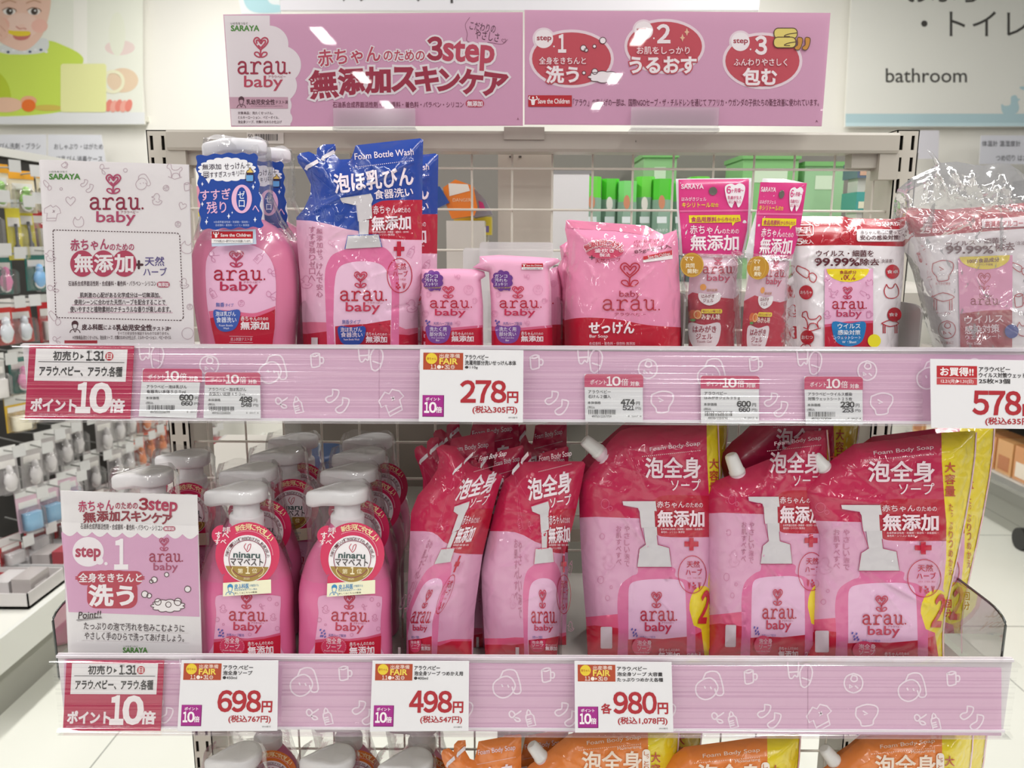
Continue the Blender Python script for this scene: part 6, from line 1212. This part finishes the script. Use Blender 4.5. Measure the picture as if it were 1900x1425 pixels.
simple_pouch('soap_bag', 'second pink soap bag, only its crimped edge showing behind the first', 'bag', None, P, 'df86aa', [([(900, 1200), (1050, 1190), (1050, 1700), (900, 1700)], 'b91c34')], lambda pr: None, 'bag_body')

# tooth gel packs
def gel(lab, hd, tb, T, Y0, seed, sx):
    """hd: corners of the header card; tb: outline of the tube; sx: maps the first pack's drawing to this one"""
    PH = Pouch(hd, T, Y0, .002, 10, None, [], seed, 3, .0012, back=0, ext=False); PT = Pouch(tb, T, Y0+.004, .013, 40, Z1, [], seed+1, 3, .0008)
    b = PT.base(); t = thing('tooth_gel_pack', b, lab, 'package', 'tooth gel packs'); TD = comp(T, sx)
    p = Part(); PH.mesh(p, 'e3e0e4', [], 7, 'gloss'); pr = Printer(p, PH.mp, TD, 9, 'gloss'); PKC = 'd83c84'
    pr.poly([(160, 90), (515, 87), (512, 240), (505, 345), (476, 470), (180, 462), (172, 345), (162, 240)], PKC, 1); pr.poly([(166, 244), (511, 240), (510, 250), (167, 254)], 'e06a9e', 2)
    pr.text('SARAYA', 174, 114, 286, 136, 'f4dce8', .03, 3); pr.text('はみがきジェル', 176, 178, 300, 198, 'f6e4ee', .012, 3); pr.text('キシリトール', 178, 206, 320, 230, 'e8d838', .02, 3); pr.text('配合', 324, 208, 362, 228, 'e8d838', .012, 3)
    pr.ell(334, 148, 21, 21, '6a6660', 3, 24); tooth = smooth([(395, 125), (425, 110), (445, 118), (470, 108), (495, 125), (490, 170), (475, 215), (460, 230), (448, 200), (436, 215), (428, 232), (412, 215), (398, 170)], 4, True); pr.poly(tooth, 'f2ecf2', 3); pr.text('6', 402, 124, 424, 160, PKC, .03, 4); pr.text('ヶ月頃〜', 426, 134, 488, 156, PKC, .02, 4); pr.text('乳歯が生え', 408, 172, 478, 190, PKC, .012, 4); pr.text('はじめたら', 412, 194, 474, 210, PKC, .012, 4)
    pr.poly([(212, 270), (470, 268), (474, 300), (445, 306), (432, 324), (428, 306), (214, 308)], 'e8d42c', 2); pr.text('食品用原料', 224, 278, 352, 304, 'c02c74', .02, 3); pr.text('から作られた', 356, 280, 468, 302, 'c02c74', .008, 3)
    pr.text('赤ちゃん', 218, 320, 376, 364, 'f6e8f0', .015, 3); pr.text('のための', 380, 338, 464, 362, 'f6e8f0', .012, 3); pr.text('無添加', 222, 370, 462, 446, 'f6e8f0', .025, 3)
    p.build('header_card', t, b)
    p = Part(); PT.mesh(p, 'd9b8c8', [([(180, 690), (230, 658), (330, 680), (430, 690), (560, 660), (560, 1500), (150, 1500)] if sx == ID else [ap(sx, x, y) for x, y in [(150, 690), (230, 658), (330, 680), (430, 690), (560, 660), (560, 1500), (150, 1500)]], 'b5243e')], 7, 'gloss'); pr = Printer(p, PT.mp, TD, 9, 'gloss')
    logo(pr, 282, 528, 444, 562, 'a82c44', 'b84060', 'b84060', 2, True, False); flower(pr, 360, 478, 40, 40, 'b84060', 5, 2)
    pr.ell(284, 632, 16, 16, 'e29a4a', 2, 20); pr.text('歯科医師', 302, 640, 356, 654, 'c8843a', .006, 2); pr.poly(smooth([(262, 662), (315, 668), (368, 660), (366, 700), (316, 724), (270, 702)], 4, True), 'e8e0e4', 3); pr.text('はみがき', 276, 668, 340, 686, '8a3040', .012, 4); pr.text('ジェル', 284, 690, 336, 708, '8a3040', .012, 4)
    for ox, c_ in ((232, 'd8642c'), (256, 'e08a3c')): pr.ell(ox, 770, 22, 24, c_, 4, 24)
    pr.ring(256, 770, 17, 19, 4, 'f0c890', 5, 20); pr.ell(232, 798, 14, 7, '5c9a4a', 5, 14); pr.rrect(274, 742, 380, 764, 8, 'e6cc34', 4); pr.text('おいしい味つき', 282, 746, 372, 760, 'b03050', .01, 5); pr.text('みかん味', 276, 768, 370, 796, 'f4e8e0', .025, 5)
    pr.poly(smooth([(212, 812), (290, 822), (368, 812), (366, 890), (340, 935), (290, 948), (240, 935), (214, 890)], 4, True), 'e4d8de', 4); pr.text('はみがき', 232, 826, 350, 860, '9c2c44', .02, 5); pr.text('ジェル', 248, 866, 330, 894, '9c2c44', .02, 5); pr.text('Tooth Gel', 252, 900, 326, 912, '9c4c60', .0, 5)
    p.build('gel_tube', t, b)
    p = Part(); c = ap(sx, 228, 520); r = 62*(1 if sx == ID else .95); P = [(c[0]+r*sx[0]/abs(sx[0])*math.cos(R(a))*.95, c[1]+r*math.sin(R(a))) for a in range(0, 360, 10)]; quadbox(p, P, Y0-.0145, .0004, mat('b8862c', 'metal'), T); pr = Printer(p, flat(Y0-.0145, .00014), TD, None, 'gloss'); pr.ring(228, 520, 56, 56, 3, 'd8b45a', 1); pr.text('ママ', 188, 480, 236, 500, 'f4e8c8', .02, 2); pr.text('共同', 196, 512, 240, 536, 'f4e8c8', .02, 2); pr.text('開発!', 206, 540, 258, 562, 'f4e8c8', .02, 2); p.build('gold_sticker', t, b)
    ob = [hd[-1]]+tb[-1:] 
    xs = [x for x, y in tb]; x0, x1 = min(xs), max(xs); PF = Pouch([(x0-42, 450), (x1+28, 455), (x1+20, 700), (x1+8, 935), (x0-6, 935), (x0-30, 700)], T, Y0+.003, .0165, 26, Z1, [], seed+3, 7, .0016)
    p = Part(); PF.mesh(p, WRAP, [], 9); p.build('clear_blister', t, b)
gel('pink carded tooth gel pack standing upright beside the soap bag', [(146, 86), (300, 84), (528, 82), (524, 240), (516, 340), (486, 486), (162, 470), (160, 340), (152, 240)], [(222, 474), (456, 482), (450, 700), (436, 935), (212, 935), (206, 700)], C8, .75, 21, ID)
gel('pink carded tooth gel pack twisted sideways, in front of the wet sheet pack', [(584, 84), (690, 86), (802, 108), (780, 200), (755, 330), (735, 500), (490, 484), (520, 360), (555, 240)], [(530, 480), (720, 495), (706, 700), (690, 935), (468, 935), (490, 700)], C8, .738, 31, (.66, -.13, 478, .02, 1, 10))
# wet sheet packs
OUT_WET = [(690, 278), (850, 274), (1000, 276), (1020, 284), (1300, 290), (1306, 300), (1300, 425), (1288, 620), (1270, 800), (1264, 942), (762, 942), (752, 780), (740, 600), (712, 420)]
def wet_icons(pr, items, c='b82838'):
    for nm, x, y, z in items: icon(pr, nm, x, y, z, c, 4.5, 2)
def d_wet(pr):
    RD = 'b51c2e'
    pr.outline(rr(752, 318, 838, 370, 8), 5, 'f0dce0', 2); pr.text('厚手', 744, 328, 826, 362, 'f4e4e8', .015, 2); pr.text('25', 724, 388, 786, 416, 'f4e4e8', .03, 2); pr.text('枚入', 784, 392, 840, 414, 'f4e4e8', .02, 2); pr.text('SARAYA', 1184, 304, 1276, 322, 'f4e4e8', .035, 2)
    pr.ring(1002, 372, 26, 30, 3, 'c84050', 2); pr.rrect(1058, 340, 1298, 402, 12, 'ece6ea', 2); pr.text('赤ちゃん用品に使って', 1076, 344, 1278, 366, '5a3038', .008, 3); pr.text('安心の感染対策!', 1076, 370, 1276, 394, '5a2830', .02, 3)
    pr.text('ウイルス・細菌を', 854, 446, 1142, 478, '5a1c28', .02, 3); pr.text('99.99%', 848, 486, 1070, 524, '5a1c28', .03, 3); pr.text('除去', 1076, 488, 1170, 522, '5a1c28', .025, 3); pr.text('（含浸液）', 1176, 490, 1242, 510, '5a1c28', .006, 3)
    pr.rect(896, 538, 1140, 980, 'e6b0d0', 2); pr.poly([(906, 540), (1120, 540)]+[(1013+107*math.cos(R(a)), 540+66*math.sin(R(a))) for a in range(0, 181, 12)], 'e8d024', 3); pr.text('食品成分', 972, 548, 1056, 566, 'a82838', .015, 4); pr.text('100%', 980, 570, 1050, 596, 'a82838', .02, 4)
    for nm, x, y, z in (('horse', 940, 660, 50), ('toy', 1100, 670, 50), ('bib', 1122, 608, 36), ('duck', 910, 770, 40), ('cup', 1122, 770, 36), ('pacifier', 910, 600, 34)): icon(pr, nm, x, y, z, 'd08ab0', 3, 3)
    logo(pr, 934, 704, 1108, 740, 'a81c34', 'b8305c', 'b83056', 4)
    pr.poly([(896, 820), (1013, 804), (1140, 800), (1140, 980), (896, 980)], 'd0587c', 3); pr.poly([(896, 834), (1013, 818), (1140, 812), (1140, 980), (896, 980)], 'b81c36', 4)
    pr.poly(smooth([(938, 806), (1018, 814), (1098, 806), (1098, 868), (1074, 914), (1018, 930), (962, 914), (938, 868)], 4, True), '1f78b8', 5); pr.text('ウイルス', 962, 816, 1076, 840, 'eef4fa', .015, 6); pr.text('感染対策', 962, 848, 1076, 872, 'eef4fa', .015, 6); pr.text('ウェットシート', 960, 878, 1078, 894, 'eef4fa', .012, 6); pr.text('Wet Sheet', 984, 902, 1056, 914, 'eef4fa', .0, 6); pr.text('赤ちゃんのための', 918, 930, 1016, 944, 'f4e8ee', .012, 5)
    pr.ell(1146, 902, 33, 33, 'e8dc28', 7)
    for x, y, s_ in ((802, 658, 'おもちゃ'), (808, 884, 'おむつ'), (1238, 554, '食卓'), (1248, 770, '食器')): pr.ell(x, y, 35, 36, RD, 3, 30); pr.text(s_, x-28, y-9, x+28, y+9, 'f0e4e8', .012, 4)
    wet_icons(pr, (('toy', 806, 566, 104), ('horse', 830, 800, 100), ('table', 1226, 832, 90), ('bib', 1232, 650, 80), ('shirt', 800, 945, 60)))
P = Pouch(OUT_WET, C8, .752, .02, 42, Z1, [((830, 440), (790, 600), .0014, 8), ((1260, 430), (1180, 620), -.001, 10), ((760, 500), (860, 460), .0014, 6)], 41, 8, .0012)
simple_pouch('wet_sheet_pack', 'white and red wet sheet pack with a yellow dot sticker', 'package', None, P, 'e9e2e7', [([(600, 240), (1400, 240), (1400, 430), (1000, 420), (720, 424), (600, 430)], 'b01c2c')], d_wet, 'pack_body')
P = Pouch([(700, 600), (760, 560), (770, 700), (775, 942), (705, 942), (700, 780)], C8, .80, .012, 20, Z1, [], 6, 3)
simple_pouch('wet_sheet_pack', 'second white wet sheet pack, a sliver showing behind the twisted tooth gel', 'package', None, P, 'e2dade', [], lambda pr: (pr.ell(738, 650, 26, 34, 'b51c2e', 2), pr.ell(745, 860, 28, 32, 'b51c2e', 2), icon(pr, 'duck', 738, 750, 60, 'b82838', 4, 2)), 'pack_body', kind='gloss')
OUT_TRI = [(1262, 236), (1330, 232), (1500, 242), (1700, 226), (1900, 206), (2180, 200), (2200, 600), (2190, 946), (1490, 946), (1420, 800), (1380, 600), (1345, 420), (1290, 330), (1250, 290)]
def d_tri(pr):
    RD = 'a83040'; MM = '8a2c3c'
    pr.ring(1436, 292, 64, 27, 3, 'd8909c', 2); pr.text('厚手', 1390, 276, 1468, 306, 'e4c4cc', .012, 2, rot=-2); pr.text('25', 1376, 334, 1430, 360, 'e8d0d6', .03, 2); pr.text('枚入', 1438, 334, 1494, 358, 'e8d0d6', .015, 2); pr.text('SARAYA', 1826, 230, 1930, 250, 'e8d0d6', .035, 2); pr.poly([(1686, 290), (2120, 262), (2120, 318), (1690, 334)], 'e0d0d6', 2); pr.text('高濃度アルコールタイプ', 1704, 294, 2010, 326, 'c03c50', .015, 3, rot=-2)
    pr.text('ウイルス・細菌を', 1508, 392, 1810, 418, '6a3440', .02, 3, rot=-5); pr.text('99.99%', 1508, 424, 1744, 462, '5a2834', .03, 3); pr.text('除去', 1758, 408, 1852, 448, '6a2c38', .025, 3, rot=-4); pr.text('（含浸液）', 1858, 400, 1930, 420, '6a2c38', .006, 3)
    pr.poly([(1568, 488), (1842, 470), (1840, 980), (1580, 980)], 'd68cb0', 2); pr.poly([(1574, 486), (1828, 470)]+[(1702+126*math.cos(R(a)), 480+62*math.sin(R(a))) for a in range(0, 181, 12)], 'd8c028', 3); pr.text('100%食品成分', 1616, 486, 1776, 508, '7a3a2c', .018, 4, rot=-3); pr.text('パラベン不使用', 1656, 512, 1742, 524, '7a3a2c', .0, 4)
    flower(pr, 1700, 562, 60, 88, 'b03c5a', 5, 3); pr.text('baby', 1676, 664, 1740, 690, '9c3450', .008, 3); arau(pr, 1630, 690, 1782, 720, '8c2440', 5, 3)
    pr.poly([(1578, 765), (1700, 750), (1840, 745), (1840, 980), (1580, 980)], '9c2c3c', 3); pr.text('ウイルス', 1600, 774, 1796, 812, 'ecd6de', .015, 4, rot=-3); pr.text('感染対策', 1602, 822, 1776, 864, 'ecd6de', .015, 4, rot=-3); pr.text('ウェットシート', 1604, 870, 1784, 894, 'ecd6de', .012, 4, rot=-2); pr.text('Wet Sheet', 1610, 908, 1686, 922, 'ecd6de', .0, 4)
    wet_icons(pr, (('diaper', 1490, 552, 110), ('table', 1492, 706, 120), ('face', 1512, 846, 90), ('cup', 1880, 700, 70), ('toy', 1880, 540, 80), ('bib', 1900, 840, 80)), RD)
    for x, y, s_ in ((1492, 614, 'おでかけ場合'), (1492, 762, 'テーブル'), (1508, 912, '便座に')): pr.text(s_, x-38, y-7, x+38, y+7, RD, .008, 3)
    pr.ell(1838, 854, 35, 35, '2c3a8c', 7)
PTR = Pouch(OUT_TRI, C8, .755, .026, 48, Z1, [((1300, 300), (1500, 400), .0012, 9), ((1500, 380), (1350, 420), .0014, 7), ((1420, 500), (1400, 700), .0012, 10)], 51, 9, .0013)
t = simple_pouch('wet_sheet_bundle', 'triple pack of wet sheets with a blue dot in a crumpled clear bag', 'package', None, PTR, 'dcd4da', [([(1200, 180), (2300, 180), (2300, 330), (1900, 336), (1600, 360), (1400, 378), (1340, 380), (1200, 300)], '9c2438')], d_tri, 'pack_body')
PB = Pouch([(1236, 300), (1246, 200), (1262, 140), (1330, 84), (1420, 40), (1452, 20), (1440, -20), (1410, -52), (1414, -60), (1442, -44), (1468, -10), (1480, 6), (1560, 0), (1640, 14), (1700, 20), (1760, 4), (1820, 8), (1870, 40), (1930, 90), (2120, 130), (2190, 260), (2215, 600), (2200, 948), (1478, 948), (1400, 800), (1340, 560)], C8, .752, .034, 46, Z1,
    [((1452, 20), (1540, 200), .005, 8), ((1480, 6), (1620, 180), -.004, 10), ((1640, 14), (1660, 130), .004, 8), ((1700, 20), (1560, 160), .004, 9), ((1820, 10), (1720, 180), -.004, 12), ((1300, 150), (1500, 60), .004, 10), ((1330, 240), (1700, 110), .003, 12), ((1560, 170), (1900, 260), .004, 9), ((1480, 360), (1640, 300), .004, 8), ((1860, 60), (2000, 180), .004, 10), ((1420, 60), (1400, 220), .003, 9), ((1620, 180), (1800, 130), .003, 8), ((1560, 60), (1640, 260), .003, 7), ((1760, 60), (1840, 240), -.003, 9)], 61, 26, .0028)
p = Part(); PB.mesh(p, BAGF, [], 6); p.build('clear_bag', t, t.location)

# ================================================================== lower shelf
Z2 = ZS2+.0008
PG = 'pink pump bottles on the lower shelf'
PB0 = pump_bottle('pump_bottle', 'pink pump bottle in front, standing beside the step 1 card', PG, 'd0285a')
PB0.rotation_euler = (0, .03, 0)
def put(px, Y, lab, grp=PG, src=None, z=Z2, rot=0, dx0=None):
    """base under the photo column px at depth Y"""
    src = src or PB0; o = dup(src, Vector((at(px, 1250, Y).x, Y, z)), lab, grp, rot); o.rotation_euler = (0, .03, rot); return o
put(643, .738, 'pink pump bottle in front, standing beside the small red pouches')
put(487, .805, 'second pink pump bottle from the front, in the column nearest the step 1 card', rot=R(3))
put(664, .805, 'second pink pump bottle from the front, in the column nearest the red pouches', rot=R(-4))
put(539, .872, 'third pink pump bottle from the front, in the column nearest the step 1 card', rot=R(5))
put(682, .872, 'third pink pump bottle from the front, in the column nearest the red pouches', rot=R(2))
put(568, .939, 'rearmost pink pump bottle of the column nearest the step 1 card', rot=R(-3))
put(698, .939, 'rearmost pink pump bottle of the column nearest the red pouches', rot=R(4))
put(300, .79, 'pink pump bottle behind the step 1 card, only its white head showing', rot=R(4))
put(372, .86, 'pink pump bottle between the step 1 card and the left upright', rot=R(-3))
# small red refill pouches
PK_W = ('泡全身', 'ソープ', ('やさしい泡で', 'お肌すべすべ')); PK_B = ('cc3660', ('泡全身', 'ソープ', 'Foam Body Soap'), 'e0658c')
OR_B = ('cf6a34', ('泡全身', 'ソープ', 'Foam Body Soap'), 'f0b080')
GS = 'small red refill pouches'
def small(lab, out, To, Td, Y0, seed, cr=(), pal=PAL_PINK, badge=PK_B, zb=Z2, grp=GS, nr=8, B=.018, bend=0):
    def wp(v):
        v = squash(v); v[:, 0] += bend*np.maximum(0, 1060-v[:, 1]); return v
    P = Pouch(out, To, Y0, B, 46, zb, cr, seed, nr, .0014)
    inv = To; regs = []
    a, b, c, d, e, f = To; det = a*e-b*d
    def back(x, y): x -= c; y -= f; return ((e*x-b*y)/det, (-d*x+a*y)/det)
    for poly, col in refill_regions(pal): regs.append(([back(*ap(Td, x, y)) for x, y in wp(poly)], col))
    return simple_pouch('refill_pouch', lab, 'pouch', grp, P, pal[1], regs, lambda pr: refill_draw(pr, wp, PK_W, 'Foam Body Soap', badge), Tdraw=Td)
small('small red topped refill pouch in front, standing straight right of its bent twin', [(498, 1360), (478, 1000), (474, 860), (512, 680), (560, 480), (606, 340), (640, 318), (690, 240), (860, 234), (1060, 236), (1072, 252), (1044, 400), (1000, 600), (955, 760), (942, 1000), (906, 1360)], D6, comp(D6, (.5, 0, 268, 0, 1.036, 47)), .742, 71, [((640, 320), (600, 560), .002, 8), ((1030, 420), (800, 700), .002, 7), ((760, 300), (640, 420), .0015, 8), ((900, 480), (720, 640), -.0015, 9)])
small('small red topped refill pouch in front, bent and leaning beside the pump bottles', [(44, 1360), (44, 1120), (58, 800), (70, 530), (110, 430), (180, 350), (222, 280), (232, 220), (214, 160), (250, 138), (330, 150), (360, 200), (420, 260), (590, 312), (592, 330), (545, 500), (480, 780), (436, 1100), (424, 1360)], D6, comp(D6, (.387, 0, -316, 0, 1.036, 47)), .738, 72, [((370, 300), (235, 800), .003, 10), ((235, 240), (100, 480), .0016, 8), ((540, 420), (400, 760), .0015, 7)], bend=1.05)
def tall(x0, y0, w_, h, fin=True):
    s_ = w_/800; t_ = h/1300; T = (s_, 0, x0-712*s_, 0, t_, y0-56*t_); return [ap(T, x, y) for x, y in OUT_BLUE], T
for i, (x0, y0, w_, lab, Y0) in enumerate(((768, 800, 150, 'small red refill pouch behind the bent one, its spout corner showing', .79), (803, 770, 160, 'small red refill pouch in the back row beneath the shelf, its text line showing', .84), (872, 826, 100, 'small red refill pouch in the second row, between the two front ones', .77), (955, 828, 100, 'small red refill pouch second in the row behind the straight one', .775), (942, 776, 110, 'small red refill pouch in the back row near the first large pouch', .85))):
    o_, T_ = tall(x0, y0, w_, 400); small(lab, o_, ID, T_, Y0, 80+i, (), nr=9, B=.01)
# large refill pouches
OUT_L3 = [(650, 1320), (648, 1100), (656, 900), (680, 720), (692, 640), (622, 510), (592, 410), (604, 355), (668, 296), (735, 255), (820, 190), (905, 130), (1150, 100), (1385, 68), (1560, 58), (1584, 66), (1576, 200), (1555, 360), (1520, 560), (1478, 760), (1440, 930), (1412, 1060), (1400, 1180), (1402, 1320)]
GL = 'large red refill pouches with white caps'
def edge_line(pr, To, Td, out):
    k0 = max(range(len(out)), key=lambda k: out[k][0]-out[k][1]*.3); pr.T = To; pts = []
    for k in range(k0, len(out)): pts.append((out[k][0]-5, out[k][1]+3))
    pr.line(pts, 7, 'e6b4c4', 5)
def large(lab, out, To, Td, Y0, seed, sp, cr=(), pal=PALL_PINK, orange=False, zb=Z2, grp=GL, B=.022, spT=None):
    P = Pouch(out, To, Y0, B, 55, zb, cr, seed, 8, .0014); a, b, c, d, e, f = To; det = a*e-b*d
    def back(x, y): x -= c; y -= f; return ((e*x-b*y)/det, (-d*x+a*y)/det)
    regs = [([back(*ap(Td, x, y)) for x, y in poly], col) for poly, col in large_regions(pal)]
    t = simple_pouch('spout_pouch', lab, 'pouch', grp, P, pal[1], regs, lambda pr: (large_draw(pr, orange), edge_line(pr, To, Td, out)), Tdraw=Td)
    if sp: spout(t, sp[0], sp[1], Y0-.002, spT or To)
    return t
CR3 = [((760, 420), (1150, 470), .0016, 9), ((900, 150), (1250, 330), .0012, 12), ((700, 650), (860, 560), .0018, 9), ((1230, 690), (1320, 760), .0016, 14), ((900, 800), (1200, 1000), -.0012, 12), ((1390, 600), (1360, 900), .0014, 8), ((690, 700), (800, 900), -.0016, 10)]
large('large red spouted refill pouch at the right end with a wide yellow side panel', OUT_L3, D7, D7, .735, 91, ((742, 268), (672, 186)), CR3)
T1 = comp((.84, 0, 1188-.84*1600, 0, 1, -7), D7)
large('large red spouted refill pouch in front, next to the small pouches', [(1086, 1362), (1076, 1150), (1056, 900), (1040, 600), (1034, 350), (1080, 290), (1140, 215), (1210, 120), (1270, 60), (1330, 40), (1500, 30), (1660, 20), (1840, 14), (1850, 300), (1838, 700), (1820, 1362)], D6, T1, .752, 92, ((1160, 190), (1064, 110)), [((1270, 520), (1460, 760), .002, 9), ((1060, 340), (1300, 420), .0015, 10), ((1300, 150), (1440, 420), .0018, 8), ((1560, 200), (1760, 420), -.0016, 10), ((1600, 500), (1560, 900), .0014, 10)])
T2 = comp((.776, -.02, 1414.7-.776*1600+.02*1139, 0, 1.02, -34), D7)
large('large red spouted refill pouch in front, middle of the three and partly folded over', [(106, 1320), (98, 1000), (86, 620), (80, 410), (104, 345), (180, 318), (300, 268), (450, 208), (560, 130), (640, 60), (760, 52), (790, 400), (780, 1320)], D7, T2, .7445, 93, ((266, 298), (224, 186)), [((450, 210), (380, 480), .0022, 9), ((380, 480), (300, 700), .002, 8), ((640, 120), (420, 480), .0022, 10), ((250, 500), (480, 860), .0016, 9)])
for lab, dx, dy, Tb, Y0, sd, ob, To in (('large red refill pouch behind the right end one, its yellow edge showing', 34, -14, D7, .80, 94, OUT_L3, D7),
    ('large red refill pouch behind the folded middle one, beneath the shelf', 12, -44, T2, .81, 95, None, None), ('large red refill pouch behind the one next to the small pouches', -14, -34, T1, .815, 96, None, None)):
    Td = comp((1, 0, dx, 0, 1, dy), Tb); large(lab, OUT_L3, Td, Td, Y0, sd, None)

# ================================================================== bottom shelf: the orange kind, tops only
Z3 = ZS3+.0008
OB = pump_bottle('pump_bottle', 'pump bottle with an orange tag, nearest the left upright on the bottom shelf', 'orange tagged pump bottles', 'd8752c')
def place(o, px, Y, rot=0): o.location = Vector((at(px, 1400, Y).x, Y, Z3)); o.rotation_euler = (0, 0, rot)
place(OB, 446, .775, R(4))
for px, Y, lab, rz in ((605, .772, 'pump bottle with an orange tag, middle one of the front row on the bottom shelf', -3), (752, .765, 'pump bottle with an orange tag, next to the orange pouches on the bottom shelf', 5), (480, .845, 'pump bottle with an orange tag, behind the one by the left upright', 2), (632, .845, 'pump bottle with an orange tag, behind the middle one of the bottom shelf', 4), (770, .84, 'pump bottle with an orange tag, behind the one by the orange pouches', -4)):
    put(px, Y, lab, 'orange tagged pump bottles', OB, Z3, R(rz))
for i, (x0, y0, w_, lab, Y0) in enumerate(((818, 1362, 150, 'small orange refill pouch next to the orange tagged bottles', .74), (905, 1352, 150, 'small orange refill pouch behind the white cap of the large orange one', .79))):
    o_, T_ = tall(x0, y0, w_, 400); small(lab, o_, ID, T_, Y0, 110+i, (), PAL_ORNG, OR_B, Z3, 'small orange refill pouches', B=.012)
for lab, Tm, Y0, sd in (('large orange spouted pouch nearest the small orange ones on the bottom shelf', (.9, 0, -370, 0, 1, 538), .742, 121), ('large orange spouted pouch in the middle of the bottom shelf', (.95, 0, -236, 0, 1, 562), .736, 122), ('large orange spouted pouch at the right end of the bottom shelf', (.91, 0, 158, 0, 1, 545), .745, 123)):
    Td = comp(Tm, D7); large(lab, OUT_L3, Td, Td, Y0, sd, ((742, 268), (672, 186)), CR3, PALL_ORNG, True, Z3, 'large orange refill pouches')
for lab, Tm, Y0, sd in (('large orange pouch in the second row behind the first large orange one', (.9, 0, -325, 0, 1, 505), .80, 124), ('large orange pouch in the second row behind the right end one', (.91, 0, 185, 0, 1, 515), .80, 125)):
    Td = comp(Tm, D7); large(lab, OUT_L3, Td, Td, Y0, sd, None, (), PALL_ORNG, True, Z3, 'large orange refill pouches')

# a thing that is one single piece needs no empty above it
kids = {}
for o in list(COL.objects):
    if o.parent: kids.setdefault(o.parent, []).append(o)
for t, ch in kids.items():
    if t.type == 'EMPTY' and t.parent is None and len(ch) == 1 and ch[0] not in kids:
        m = ch[0]; m.parent = None; m.location = t.location; m.rotation_euler = t.rotation_euler
        for k in ('label', 'category', 'group'):
            if k in t: m[k] = t[k]
        nm = t.name; bpy.data.objects.remove(t); m.name = nm; m.data.name = nm
